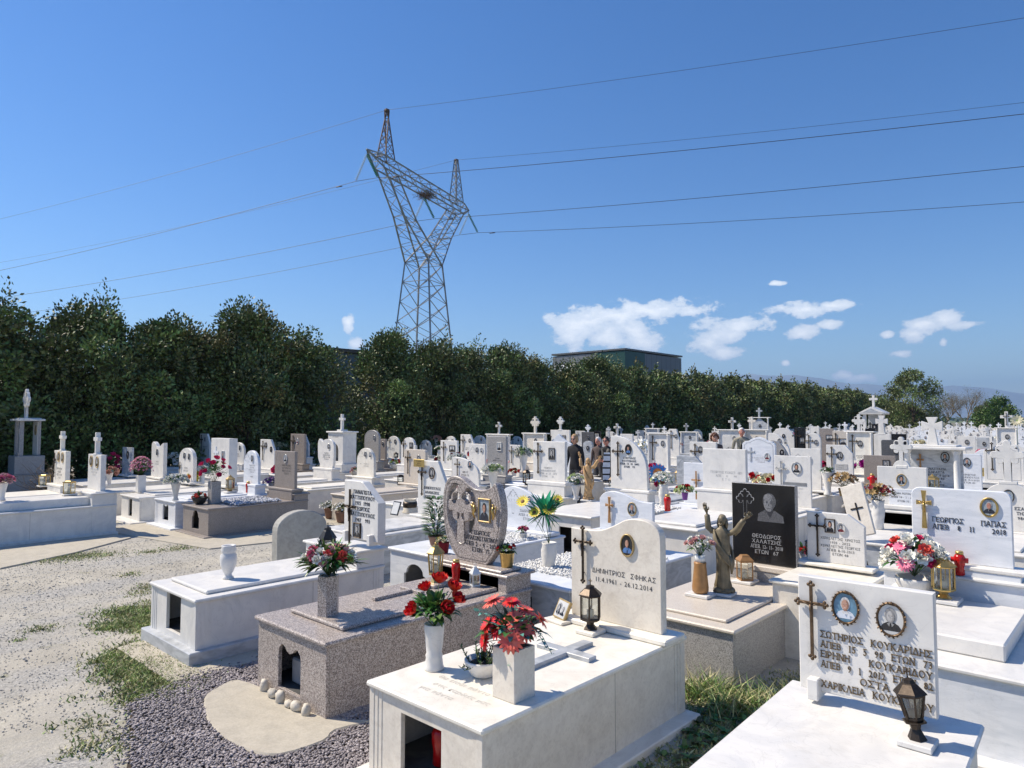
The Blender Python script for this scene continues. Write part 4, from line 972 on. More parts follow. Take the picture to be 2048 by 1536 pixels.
flat('field_ground', (.12, .15, .06), .95, var=.4, sc=.01)
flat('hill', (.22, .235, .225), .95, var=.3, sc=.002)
b = MB(); b.add([(-14000,-14000,0),(14000,-14000,0),(14000,14000,0),(-14000,14000,0)], [[0,1,2,3]], 'field_ground'); structure(b.build('ground'))
def sheet(name, x0, x1, y0, y1, z, mat, n=60, amp=0.0, seed=1):
    xs = np.linspace(x0, x1, n); ys = np.linspace(y0, y1, n); X, Y = np.meshgrid(xs, ys); Z = np.full_like(X, z)
    if amp: Z = Z+amp*(np.sin(X*1.7+seed)*np.sin(Y*1.3)+.5*np.sin(X*4.1)*np.sin(Y*3.7+seed)+1.5)
    V = np.stack([X, Y, Z], -1).reshape(-1, 3); I = np.arange(n*n).reshape(n, n)
    F = np.stack([I[:-1,:-1], I[:-1,1:], I[1:,1:], I[1:,:-1]], -1).reshape(-1, 4); return link(name, arrays(name, V, F, [mat], smooth=True))
structure(sheet('cemetery_ground', -60, 40, -25, 118, .006, 'yard_ground', 40))
rnd = random.Random(11); nr = np.random.default_rng(7)
# hills on the horizon
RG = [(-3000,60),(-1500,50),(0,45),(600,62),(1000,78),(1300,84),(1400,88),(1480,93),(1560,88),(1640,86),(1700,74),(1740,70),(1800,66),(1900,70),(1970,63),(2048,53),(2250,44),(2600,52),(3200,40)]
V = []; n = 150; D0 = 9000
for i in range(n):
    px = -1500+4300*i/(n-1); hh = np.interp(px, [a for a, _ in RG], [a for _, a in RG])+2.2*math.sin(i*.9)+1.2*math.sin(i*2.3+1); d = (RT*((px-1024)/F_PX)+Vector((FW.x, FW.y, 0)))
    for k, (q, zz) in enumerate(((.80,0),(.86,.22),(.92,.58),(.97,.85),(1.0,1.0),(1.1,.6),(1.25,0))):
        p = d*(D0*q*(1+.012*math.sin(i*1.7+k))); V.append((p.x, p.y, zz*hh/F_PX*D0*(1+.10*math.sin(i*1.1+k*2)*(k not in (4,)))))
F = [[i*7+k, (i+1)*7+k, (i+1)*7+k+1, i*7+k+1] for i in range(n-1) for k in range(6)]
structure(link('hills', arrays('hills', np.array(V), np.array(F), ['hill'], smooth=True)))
# far woods on the plain
V = []; 
for i in range(1500):
    px = rnd.uniform(1500, 2500); dd = rnd.uniform(600, 3000); p = CP+(RT*((px-1024)/F_PX)+Vector((FW.x, FW.y, 0)))*dd; s_ = rnd.uniform(3, 6)
    for k in range(3):
        c = np.array([p.x+rnd.uniform(-8, 8), p.y+rnd.uniform(-8, 8), rnd.uniform(1, 5)]); V.append(c+nr.normal(0, s_*.6, (3, 3))*np.array([1, 1, .5]))
V = np.concatenate(V); V[:, 2] = np.maximum(V[:, 2], 0.02); stuff(link('far_woodland', arrays('far_woodland', V, np.arange(len(V)).reshape(-1, 3), ['far_leaf'])), 'distant low green woodland on the plain below the hills', 'woodland')
# ------------------------------------------------------------------ trees
def leaves(C, N_, L, W, rs, up=.35, spread=.8, out=None):
    """rhombic leaves around points C"""
    d = rs.normal(0, 1, (N_, 3)); d /= np.linalg.norm(d, axis=1)[:, None]
    if out is not None: d = d*spread+out
    d[:, 2] += up; d /= np.linalg.norm(d, axis=1)[:, None]
    s_ = np.cross(d, rs.normal(0, 1, (N_, 3))); s_ /= np.linalg.norm(s_, axis=1)[:, None]+1e-9; nn = np.cross(s_, d)
    l = (L*rs.uniform(.65, 1.3, N_))[:, None]; w_ = (W*rs.uniform(.7, 1.3, N_))[:, None]
    V = np.stack([C, C+d*l*.45+s_*w_+nn*w_*.3, C+d*l, C+d*l*.45-s_*w_+nn*w_*.3], 1).reshape(-1, 3)
    return V, np.arange(N_*4).reshape(-1, 4)
def crown_mesh(name, seed, h, rx, ry, nleaf, mats, z0=.3, L=.13, W=.032, nclump=95, cr=.55, top=1.6, share=(.8, .2)):
    rs = np.random.default_rng(seed); P = []
    for i in range(nclump):
        t = rs.uniform(0, 1)**.8; a = rs.uniform(0, 2*np.pi); z = z0+(h-z0)*t; prof = min(1, (1-t)**.5*top)*(.82+.18*np.sin(3*a+seed+5*t)); q = rs.uniform(.62, 1.0) if i % 4 else rs.uniform(.1, .6)
        P.append((rx*prof*q*np.cos(a), ry*prof*q*np.sin(a), z-cr*.5))
    P = np.array(P); sz = cr*rs.uniform(.5, 1.3, nclump); st = np.where(rs.uniform(0, 1, nclump) < .15, rs.uniform(1.5, 2.4, nclump), 1.0); k = rs.integers(0, nclump, nleaf)
    u = rs.normal(0, 1, (nleaf, 3)); u /= np.linalg.norm(u, axis=1)[:, None]; rr = sz[k]*rs.uniform(.35, 1.08, nleaf)**.6; C = P[k]+u*rr[:, None]*np.stack([1/st[k]**.7, 1/st[k]**.7, .85*st[k]], 1)
    C[:, 2] = np.maximum(C[:, 2], .15)
    V, F = leaves(C, nleaf, L, W, rs, .25, .75, u*.8); mi = (rs.uniform(0, 1, nclump) > share[0]).astype(int)[k]
    if len(mats) > 2: mi = rs.choice(len(mats), nclump, p=[.60, .08, .32])[k]
    return arrays(name, V, F, mats, mi)
def trunk_mesh(name, h, r, seed, limbs=6, lean=0):
    rd = random.Random(seed); b = MB()
    b.tube([(0,0,-.1),(.03,0,.4),(.05+lean*.3,.03,h*.3),(lean*.6,.05,h*.55),(lean,0,h*.82)], [r*1.35, r, r*.8, r*.55, r*.18], 'bark', 9)
    for i in range(limbs):
        a = 6.28*i/limbs+rd.uniform(-.4, .4); z = h*rd.uniform(.12, .55); L = h*rd.uniform(.22, .36)
        b.tube([(0,0,z),(L*.4*math.cos(a),L*.4*math.sin(a),z+L*.45),(L*.75*math.cos(a+.2),L*.75*math.sin(a+.2),z+L*1.1)], [r*.5, r*.34, r*.08], 'bark', 6)
    return b.mesh(name)
TM = ['tree_leaf', 'tree_leaf_rust', 'tree_leaf_bright']
NV = 6
crowns = [crown_mesh('crown', 20+i, 6.2, 2.6, 2.35, 30000, TM, z0=.1, L=.15, W=.040, nclump=105, cr=.80, top=(1.9, 1.6, 2.1, 1.75, 1.5, 2.0)[i]) for i in range(NV)]
far_crowns = [crown_mesh('crown', 40+i, 6.2, 2.7, 2.5, 12000, TM, z0=.1, L=.22, W=.065, nclump=150, cr=.6, top=1.8) for i in range(3)]
trunks = [trunk_mesh('trunk', 5.2, .14, 60+i) for i in range(3)]
SIL = [(-160,600),(-60,590),(0,585),(50,585),(95,596),(150,592),(200,590),(235,625),(262,612),(300,618),(345,625),(385,612),(430,597),(500,603),(540,628),(590,652),(640,652),(680,690),(706,715),(735,685),(775,662),(815,655),(850,672),(885,664),(925,682),(975,680),(1015,688),(1060,704),(1100,718),(1150,716),(1200,712),(1250,720),(1320,735),(1400,738),(1460,745),(1520,752),(1600,758),(1680,768),(1745,782),(1800,800)]
def ordn(n): return '%d%s' % (n, 'th' if 10 < n % 100 < 14 else {1: 'st', 2: 'nd', 3: 'rd'}.get(n % 10, 'th'))
TX = -27.2; y = -6.0; i = 0
while y < 118:
    px_, py_ = 0, 0; p = Vector((TX+rnd.uniform(-.35, .35), y, 0)); d = p-CP; dep = d.dot(FW); px = 1024+F_PX*d.dot(RT)/dep
    topy = np.interp(px, [a for a, _ in SIL], [a for _, a in SIL]); hh = CAM_H+(838-topy-8)/F_PX*dep if dep > 0 else 6.2
    hh = min(max(hh, 4.4), 8.6)*rnd.uniform(.97, 1.03)+.12
    if 652 < px < 768: y += 0.8; continue
    far = y > 42; k = i % NV; side = 'at the left edge' if y < 8 else ''
    rust = 'rust-tinged dark ' if i % 3 == 1 else 'dark green '
    lab = 'dark evergreen tree, %s from the left end of the dense row' % ordn(i+1)
    t = thing('evergreen_tree', lab, 'tree', p, 'dark evergreen trees in a dense row beyond the graves', rnd.uniform(-.5, .5)+(math.pi if i % 2 else 0)); t.scale = (1, 1, 1)
    c = link('crown', (far_crowns[i % 3] if far else crowns[k]), t); c.scale = (rnd.uniform(.88, 1.12), rnd.uniform(.9, 1.15), hh/6.35); tr = link('trunk', trunks[i % 3], t)
    y += rnd.uniform(2.5, 3.1); i += 1
y = -7.5
while y < 100:
    p = Vector((TX-3.6+rnd.uniform(-.3, .3), y, 0)); d = p-CP; dep = d.dot(FW); px = 1024+F_PX*d.dot(RT)/dep; y += 4.6
    if 600 < px < 810 or px > 1650: continue
    topy = np.interp(px, [a for a, _ in SIL], [a for _, a in SIL]); hh = min(max(CAM_H+(838-topy)/F_PX*dep-1.6, 3.2), 6.2); i += 1
    t = thing('evergreen_tree', 'shorter dark evergreen tree half hidden behind the dense front row', 'tree', p, 'shorter evergreen trees hidden behind the dense row', rnd.uniform(0, 6)); c = link('crown', crowns[i % NV] if dep < 45 else far_crowns[i % 3], t); c.scale = (1.15, 1.15, hh/6.35); link('trunk', trunks[i % 3], t)
tree_root = thing('evergreen_tree', 'large round dark green tree standing apart at the right end of the evergreen row', 'tree', at(1825, 880, 0)*1.0, None)
pz = atd(1826, 838, 72); tree_root.location = (pz.x, pz.y, 0)
link('crown', crown_mesh('crown', 71, 7.4, 3.6, 3.6, 16000, ['tree_leaf', 'tree_leaf', 'tree_leaf_bright'], z0=.3, L=.2, W=.055, nclump=150, cr=.7, top=1.7), tree_root); link('trunk', trunk_mesh('trunk', 6, .2, 5), tree_root)
def bare_tree(label, p, h, seed, green=0):
    rd = random.Random(seed); g = thing('bare_tree', label, 'tree', p); b = MB(); tips = []
    def grow(a, d, L, r, lv):
        e = a+d*L; m_ = a+d*(L*.5)+Vector((rd.uniform(-1, 1), rd.uniform(-1, 1), 0))*L*.06; b.tube([a, m_, e], [r, r*.8, r*.62], 'bare_twig', 5 if lv < 2 else 3)
        if lv >= 6: tips.append(e); return
        for _ in range(3 if lv < 4 else 2): grow(e if rd.random() > .4 else m_, (d+Vector((rd.uniform(-1, 1), rd.uniform(-1, 1), rd.uniform(-.2, .6)))*.62).normalized(), L*rd.uniform(.66, .85), r*.6, lv+1)
    grow(Vector((0, 0, 0)), Vector((0, 0, 1)), h*.27, .17, 0); b.build('trunk', g, (0, 0, 0)); 
    rs = np.random.default_rng(seed); C = np.array([tuple(t) for t in tips]); C = C[rs.integers(0, len(C), 4000)]+rs.normal(0, .3, (4000, 3)); V, F = leaves(C, 4000, .11, .02, rs); link('buds', arrays('buds', V, F, ['bare_twig', 'leaf_olive'], rs.integers(0, 2, 4000)), g)
p = atd(1935, 838, 105); p.z = 0; bare_tree('pale bare-twigged tree behind the graves at far right', p, 8.4, 4)
p = atd(1893, 838, 112); p.z = 0; bare_tree('smaller brownish bare tree beside the large round tree', p, 7.4, 9)
for px, dp, hh, r_, lab in ((1998, 118, 6.0, 4.2, 'bright green rounded tree at the right edge of the photo'), (1965, 125, 4.6, 3.0, 'small bright green bush left of the rounded green tree')):
    p = atd(px, 838, dp); p.z = 0; g = thing('green_tree', lab, 'tree', p); link('crown', crown_mesh('crown', int(px), hh, r_*.75, r_*.75, 9000, ['tree_leaf_fresh', 'tree_leaf_bright'], z0=.1, L=.3, W=.08, nclump=90, cr=.7, top=1.7), g); link('trunk', trunk_mesh('trunk', hh*.8, .18, 8), g)
# ------------------------------------------------------------------ perimeter wall and buildings
p0 = atd(1890, 838, 130); p1 = atd(2200, 838, 120)
g = thing('boundary_wall', 'low grey boundary wall closing the cemetery below the right-hand trees', 'wall', ((p0.x+p1.x)/2, (p0.y+p1.y)/2, 0)); b = MB(); b.bar(Vector((p0.x, p0.y, .75)), Vector((p1.x, p1.y, .75)), .78, 'concrete'); b.build('wall_panel', g)
b = MB()
for i in range(14): q = p0.lerp(p1, i/13); b.box(q.x-.95, q.x+.95, q.y-.95, q.y+.95, 0, 1.72, 'concrete', .02)
b.build('wall_posts', g)
def metal(name, c, pitch, axis):
    m, nt, b, N, LK = mat_base(name); geo = N('ShaderNodeNewGeometry'); sp = N('ShaderNodeSeparateXYZ'); LK(geo.outputs['Position'], sp.inputs[0])
    def ma(op, a, v):
        n = N('ShaderNodeMath'); n.operation = op; LK(a, n.inputs[0]); n.inputs[1].default_value = v; return n.outputs[0]
    fr = ma('FRACT', ma('MULTIPLY', sp.outputs[axis], 1/pitch), 0); gt = ma('GREATER_THAN', fr, .08)
    mx = N('ShaderNodeMix'); mx.data_type = 'RGBA'; LK(gt, mx.inputs[0]); mx.inputs[6].default_value = (c[0]*.55, c[1]*.55, c[2]*.55, 1); mx.inputs[7].default_value = (*c, 1); LK(mx.outputs[2], b.inputs['Base Color']); b.inputs['Roughness'].default_value = .45; M[name] = m
metal('clad_grey_x', (.15,.16,.18), 1.2, 0); metal('clad_grey_y', (.13,.14,.155), 1.2, 1); flat('clad_green', (.012,.055,.045), .4); flat('clad_green_dark', (.012,.038,.034), .4); metal('clad_old', (.12,.14,.16), .35, 1)
cn_ = atd(1250, 696, 84); zt = cn_.z; xl = aty(1105, 703, cn_.y).x; yr = atx(1363, 714, cn_.x).y
g = thing('warehouse', 'flat-roofed grey metal warehouse with a dark green corner rising behind the tree row', 'warehouse', (cn_.x, cn_.y, 0))
b = MB(); b.box(xl, cn_.x-4.2, cn_.y+.02, cn_.y+14, 0, zt-.35, 'clad_grey_x', .01); b.build('west_wall', g)
b = MB(); b.box(cn_.x-4.2, cn_.x, cn_.y, cn_.y+4.5, 0, zt-.3, 'clad_green', .01); b.build('corner_tower', g)
b = MB(); b.box(cn_.x-14, cn_.x-.03, cn_.y+4.5, yr, 0, zt-.35, 'clad_grey_y', .01); b.build('side_wall', g)
b = MB(); b.box(xl-.1, cn_.x+.12, cn_.y-.12, yr+.1, zt-.22, zt, 'dark_granite', .02); b.build('roof_edge', g)
q = atd(1140, 727, 86); b = MB(); b.box(q.x-4, q.x+3, cn_.y-1.2, cn_.y+.01, 0, q.z, 'white_tin', .05); b.build('annex', g)
cn2 = atd(727, 706, 58)
g = thing('shed', 'weathered corrugated metal shed glimpsed through the gap in the tree row', 'shed', (cn2.x, cn2.y, 0))
x_ = -36.0; a = atx(690, 702, x_); c_ = atx(735, 708, x_)
b = MB(); b.box(x_-16, x_, a.y-9, c_.y+3, 0, a.z-.1, 'clad_old', .01); b.build('wall', g)
b = MB(); b.box(x_-16.3, x_+.25, a.y-9.2, c_.y+3.2, a.z-.1, a.z+.12, 'rust_steel', .01); b.build('roof', g)
# ------------------------------------------------------------------ pylon
PD = 73.5; FWH = Vector((FW.x, FW.y, 0)).normalized()
pc = RT*(-9.5)+FWH*PD; pc.z = 0
bd = (RT*.404+FWH*.915).normalized(); cdv = (RT*.915-FWH*.404).normalized()
def Pp(b_, c_, z): return pc+bd*b_+cdv*c_+Vector((0, 0, z))
g = thing('pylon', 'tall lattice steel power pylon with a cross beam and two peaks behind the trees', 'pylon', pc)
def lattice(b, q0, q1, nseg, w_=.05, wb=.03, mat='steel', zig=False):
    """four-legged lattice between two quads"""
    L = [[q0[k].lerp(q1[k], i/nseg) for k in range(4)] for i in range(nseg+1)]
    for k in range(4): b.bar(q0[k], q1[k], w_, mat)
    for i in range(nseg):
        for k in range(4):
            a, c = k, (k+1) % 4
            if zig: b.bar(L[i][a if i % 2 else c], L[i+1][c if i % 2 else a], wb, mat)
            else: b.bar(L[i][a], L[i+1][c], wb, mat); b.bar(L[i][c], L[i+1][a], wb, mat)
            if i == 0 or i == nseg-1: b.bar(L[i][a], L[i][c], wb, mat)
def quad(b0, b1, hc, z, z2=None): z2 = z if z2 is None else z2; return [Pp(b0, -hc, z), Pp(b1, -hc, z2), Pp(b1, hc, z2), Pp(b0, hc, z)]
ZW, ZB = 19.0, 26.7
b = MB(); lattice(b, quad(-3.1, 3.1, 3.1, 0), quad(-1.45, 1.45, 1.45, ZW), 9, .075, .032); b.build('tower_legs', g)
b = MB()
for s_ in (-1, 1):
    q0 = [Pp(s_*-1.45*1, -1.45, ZW), Pp(s_*1.45, -1.45, ZW), Pp(s_*1.45, 1.45, ZW), Pp(s_*-1.45, 1.45, ZW)]
    q1 = [Pp(s_*5.9, -.5, ZB), Pp(s_*8.2, -.5, ZB), Pp(s_*8.2, .5, ZB), Pp(s_*5.9, .5, ZB)]
    mid = [Pp(s_*b_, c_, 22.9) for b_, c_ in ((2.5, -.65), (4.9, -.65), (4.9, .65), (2.5, .65))]
    bb = MB(); lattice(bb, q0, mid, 5, .065, .024, zig=True); lattice(bb, mid, q1, 5, .06, .024, zig=True); bb.build('window_arm', g)
    bb = MB(); ap = Pp(s_*7.2, 0, 32.9); q = quad(s_*6.45, s_*8.1, .5, ZB+1.25); t_ = [ap+bd*(-.16 if k in (0, 3) else .16)+cdv*(-.16 if k < 2 else .16) for k in range(4)]; lattice(bb, q, t_, 6, .045, .020, 'rust_steel' if s_ < 0 else 'steel'); bb.box(ap.x-.2, ap.x+.2, ap.y-.2, ap.y+.2, ap.z-.1, ap.z+.12, 'rust_steel', .02); bb.build('earth_wire_peak', g)
b = MB(); A = [Pp(-8.3, -.55, ZB), Pp(-8.3, .55, ZB), Pp(-8.3, .55, ZB+1.25), Pp(-8.3, -.55, ZB+1.25)]; B = [p_+bd*16.6 for p_ in A]; lattice(b, A, B, 16, .06, .024, zig=True)
for s_ in (-1, 1):
    tip = Pp(s_*10.5, 0, ZB+1.1); Q = A if s_ < 0 else B
    for k in range(4): b.bar(Q[k], tip, .05, 'steel')
    for t_ in (.35, .68):
        for k in range(4): b.bar(Q[k].lerp(tip, t_), Q[(k+1) % 4].lerp(tip, t_), .025, 'steel')
    for k in range(4): b.bar(Q[k], Q[(k+1) % 4].lerp(tip, .35), .025, 'steel')
b.build('cross_beam', g)
rs = np.random.default_rng(3); C = np.array(tuple(Pp(.3, 0, ZB-.05)))+rs.normal(0, 1, (700, 3))*np.array([.5, .5, .16]); V, F = leaves(C, 700, .5, .02, rs, -.1); V -= np.array(tuple(pc)); o = link('bird_nest', arrays('bird_nest', V, F, ['nest']), None); o.parent = None; o.location = pc; o['label'] = 'twiggy brown bird nest sitting in the pylon cross beam'; o['category'] = 'bird nest'
ends = []
for bb_, zt_ in ((-10.4, ZB+1.0), (0, ZB-.1), (10.4, ZB+1.0)):
    top_ = Pp(bb_, 0, zt_-.35)
    for s_ in (-1, 1):
        e = Pp(bb_, s_*1.25, zt_-2.75); b = MB(); b.bar(top_+Vector((0, 0, .35)), top_, .03, 'steel')
        m_ = 'insulator_green' if s_ > 0 else 'insulator_glass'; d_ = (e-top_); n = 15
        b.tube([top_, e], .025, 'steel', 5)
        for k in range(n):
            c0 = top_+d_*((k+.7)/(n+.6)); u = d_.normalized(); b.tube([c0-u*.03, c0, c0+u*.035], [.06, .15 if s_ > 0 else .2, .07], m_, 9)
        b.build('insulator_string', g)
    ends.append((bb_, zt_-2.8))
def solve_wire(b_, c0, z0, px, py, sgn):
    """slope that brings the wire to the seen image point"""
    k = .00038
    n = Vector((RT*((px-1024)/F_PX)+FW)); 
    # point on the vertical plane of the wire seen at column px
    P0 = Pp(b_, 0, 0); nn = bd; d = ray(px, py); t = (P0-Vector((0, 0, CAM_H))+Vector((0, 0, CAM_H))-CP).dot(nn)/d.dot(nn); p = CP+d*t; L = abs((p-P0).dot(cdv))-c0
    return (p.z-z0-k*L*L)/L, k
W = [('conductor', ends[0][0], 1.25, ends[0][1], (2048, 228), (0, 541)), ('conductor', 0, 1.25, ends[1][1], (2048, 333), (100, 581)), ('conductor', 10.4, 1.25, ends[2][1], (2048, 404), (210, 603)), ('earth_wire', -7.2, 0, 32.95, (2048, 36), (0, 438)), ('earth_wire', 7.2, 0, 32.95, (2048, 205), (0, 525))]
nm = {0: 'leftmost lower', 1: 'middle lower', 2: 'rightmost lower', 3: 'topmost', 4: 'second highest'}
for i, (kn, b_, c0, z0, Rp, Lp) in enumerate(W):
    b = MB(); P = []
    for sgn, q in ((-1, Lp), (1, Rp)):
        s_, k = solve_wire(b_, c0, z0, q[0], q[1], sgn); seg = [Pp(b_, sgn*(c0+t), z0+s_*t+k*t*t) for t in np.linspace(0, 150 if sgn > 0 else 260, 60)]
        P = (seg[::-1] if sgn < 0 else P+seg)
    b.tube(P, .024 if kn == 'conductor' else .016, 'wire', 5)
    if kn == 'conductor':
        for sgn in (-1, 1): q = Pp(b_, sgn*3.2, z0-.25); b.tube([q-cdv*.35, q+cdv*.35], .05, 'wire', 5)
    o = b.build('power_line', None, tuple(Pp(b_, 0, z0))); o['label'] = '%s of the five overhead power lines strung from the pylon' % nm[i]; o['category'] = 'power line'; o['group'] = 'overhead power lines'
# ================================================================== GRAVES
A_, B_, C_, D_, E_, F_, G_, H_, I_, J_, K_ = [4.5+3.1*i for i in range(11)]
# ---- nearest row
gT0, r0 = grave('white tomb with an old empty urn, slant-cornered headstone and a small couple photo', 4.62, 689, 757, 963, .86, 'chamfer', 'white', th=.1, slab_z=.60, tw=1.05, tl=1.86, dx=-.42+.0, blocks=True, step=0,
    texts=('ΠΑΝΑΓΙΩΤΑ','ΧΑΤΖΟΠΟΥΛΟΥ','1915  1998','ΓΕΩΡΓΙΟΣ','ΧΑΤΖΟΠΟΥΛΟΣ','1907   993'), tpos=(.55, .60), tmat='ink', lh=.042, gap=1.5, tth=.004, cross=('plain', .22, .86, .62, 'bronze'), photos=[(.42,.20,.11,.15,'bw_man','square')],
    tb=dict(op='rect', opw=.34, oph=.36, opz=.06, opx=.5, plinth=(.07, .14), plinth_mat='grey_marble', upper=(.10, .13, .42, .035), pil=True, ped=(.36, .20, False)))
gT2, r2 = grave('speckled pink granite tomb with a shield-shaped headstone pierced by a heart and cross', 4.95, 886, 1003, 955, .80, 'shield', 'pink_granite', th=.09, slab_z=.60, tw=1.04, tl=2.05, dx=.07, extra='heart', step=.03,
    texts=('ΓΕΩΡΓΙΟΣ','ΠΑΠΑΚΩΝΣΤΑΝΤΙΝΟΥ','ΑΠΕΒ 2 - 4 - 2021','ΕΤΩΝ  71'), tpos=(.665, .26), tmat='ink', lh=.040, gap=1.45, fitw=.56, tth=.003, photos=[(.735,.63,.14,.21,'man_suit','sq_gold')],
    tb=dict(body='pink_granite', slab='pink_granite', op='tudor', opw=.34, oph=.35, opz=.06, opx=.49, upper=(.12, .22, .28, .035), ped=(.34, .17, True), plinth=(.10, .035), raised_cross=(-5.16, 3.75, 4.40, .30, .045, .635, 'pink_granite')))
b = MB(); W0 = r2[1]-r2[0]; 
for s_ in (-1, 1):
    cx = r2[0]+(.735+s_*.16)*W0; cz = .80+.615*(r2[3]-.8); b.tube([(cx, 4.93, cz+.06), (cx-s_*.012, 4.925, cz+.02), (cx+s_*.006, 4.925, cz-.03), (cx-s_*.01, 4.93, cz-.07)], [.012,.017,.015,.006], 'brass', 7); b.ball((cx+s_*.002, 4.922, cz+.075), .012, 'brass', 8, 6); b.tube([(cx, 4.93, cz+.03), (cx+s_*.03, 4.93, cz+.06), (cx+s_*.028, 4.93, cz-.01)], [.004,.012,.003], 'brass', 6)
b.build('brass_angels', gT2)
gT1, r1 = grave('large cream limestone tomb in front with a wave-topped headstone, oval photo and carved ledger cross', 4.55, 1142, 1321, 1034, .665, 'wave_r', 'cream', th=.07, slab_z=.62, tw=.98, tl=1.90, dx=-.03, step=.045,
    texts=('ΔΗΜΗΤΡΙΟΣ  ΣΦΗΚΑΣ', '11.4.1961 - 26.12.2014'), tpos=(.60, .43), tmat='ink', lh=.038, gap=1.75, serif=False, fitw=.74, cross=('thin', .16, .86, .42, 'bronze'), photos=[(.655,.75,.105,.155,'man_blue','gold')],
    tb=dict(body='cream', slab='cream_top', op='rect', opw=.36, oph=.34, opz=.10, opx=.48, pil=True, plinth=(.12, .06), plinth_mat='cream_top', raised_cross=(-3.06, 3.30, 4.12, .46, .085, .62, 'grey_marble')))
b = MB(); text(b, 'Θα είσαι πάντα', -3.16, 2.98, .6205, .04, 'ink_pale', False, .0008, plane='xy'); text(b, 'στις καρδιές μας', -3.08, 2.88, .6205, .04, 'ink_pale', False, .0008, plane='xy'); text(b, 'για πάντα', -3.2, 2.79, .6205, .04, 'ink_pale', False, .0008, plane='xy'); b.build('slab_inscription', gT1)
gT9, r9 = grave('bright white marble tomb at lower right with a double oval-photo headstone and raised bronze names', 4.22, 1612, 1884, 1171, .64, 'rect', 'white', th=.055, slab_z=.62, tw=.94, tl=1.9, dx=.02, blocks=True, step=0, rz=R(2.5),
    texts=('ΣΩΤΗΡΙΟΣ  ΚΟΥΚΑΡΙΔΗΣ', 'ΑΠΕΒ  15  5  98  ΕΤΩΝ  73', 'ΕΙΡΗΝΗ     ΚΟΥΚΑΡΙΔΟΥ', 'ΑΠΕΒ  9  1  2012  ΕΤΩΝ  82', 'ΟΣΤΑ', 'ΧΑΡΙΚΛΕΙΑ  ΚΟΥΚΑΡΙΔΟΥ'), tpos=(.575, .335), tmat='letter_bronze', lh=.038, gap=1.48, tth=.006, fitw=.80,
    cross=('thin', .115, .94, .41, 'old_bronze'), photos=[(.375,.79,.125,.165,'old_color','baroque'), (.705,.755,.125,.165,'bw_woman','baroque')], tb=dict(over=.035))
# ---- second row
gBk, rk = grave('grey granite tomb with a polished black headstone engraved with a man and a budded cross', 7.35, 1463, 1590, 968, .70, 'rect', 'black_granite', side='grey_granite', th=.07, slab_z=.50, tw=1.08, tl=1.80, dx=-.05, step=.06,
    texts=('ΘΕΟΔΩΡΟΣ', 'ΧΑΛΑΤΣΗΣ', 'ΑΠΕΒ. 12- 11- 2018', 'ΕΤΩΝ  67'), tpos=(.55, .25), tmat='ink_silver', lh=.040, gap=1.4, fitw=.50, relief=('budded', .22, .74, .30, 'ink_silver'),
    tb=dict(body='grey_granite', slab='tan_granite', op='rect', opw=.38, oph=.34, opz=.08, opx=.22, upper=(.12, .13, .30, .028)))
b = MB(); cx = rk[0]+.60*(rk[1]-rk[0]); cz = rk[2]+.73*(rk[3]-rk[2]); yy = 7.349
def lay(poly, m, k): b.add([(q[0], yy-.0006*k, q[1]) for q in poly], [list(range(len(poly)))], m)
flat('etch_mid', (.10,.10,.105), .5, var=.5, sc=90); flat('etch_light', (.22,.22,.225), .5, var=.45, sc=90); flat('etch_dark', (.035,.035,.04), .5, var=.4, sc=90)
lay([(cx-.13,cz-.17),(cx+.16,cz-.17),(cx+.15,cz-.10),(cx+.06,cz-.045),(cx-.05,cz-.045),(cx-.12,cz-.09)], 'etch_mid', 1); lay([(cx-.04,cz-.05),(cx+.05,cz-.05),(cx+.01,cz-.13)], 'etch_dark', 2)
lay(ell(cx+.004, cz+.05, .072, .088, 20), 'etch_mid', 2); lay(ell(cx-.012, cz+.09, .045, .04, 16), 'etch_light', 3); lay(ell(cx, cz+.02, .056, .080, 20), 'etch_light', 4); lay([(cx+.02, cz+.09), (cx+.056, cz+.04), (cx+.05, cz-.02), (cx+.02, cz-.055), (cx+.03, cz)], 'etch_mid', 5)
for s_ in (-1, 1): lay(ell(cx+s_*.022, cz+.035, .012, .006, 8), 'etch_dark', 6); lay([(cx+s_*.008, cz+.048), (cx+s_*.036, cz+.046), (cx+s_*.022, cz+.055)], 'etch_dark', 6)
lay([(cx-.004,cz+.03),(cx+.008,cz),(cx-.01,cz)], 'etch_mid', 6); lay([(cx-.02,cz-.022),(cx+.02,cz-.022),(cx+.018,cz-.027),(cx-.018,cz-.027)], 'ink', 6)
b.build('etched_portrait', gBk)
grave('small white tomb with a slant-cornered headstone, square frame, oval photo and a white name plate', 7.5, 1613, 1728, 1027, .78, 'chamfer_s', 'white', th=.05, slab_z=.72, tw=.74, tl=.85, dx=.06, step=.035,
    texts=('ΧΕΡΚΕΛΕΤΖΗΣ ΧΡΗΣΤΟΣ', '1935 - 2022', 'ΧΕΡΚΕΛΕΤΖΗΣ ΓΕΩΡΓΙΟΣ', 'ΑΠΕΒ 8-10-2013', 'ΕΤΩΝ 48'), tpos=(.585, .34), tmat='ink', lh=.026, gap=1.5, serif=False, fitw=.68, cross=('thin', .2, .93, .40, 'bronze'), photos=[(.42,.745,.085,.125,'girl','square'), (.61,.72,.075,.10,'maroon','rim')],
    tb=dict(body='cream', slab='cream_top'))
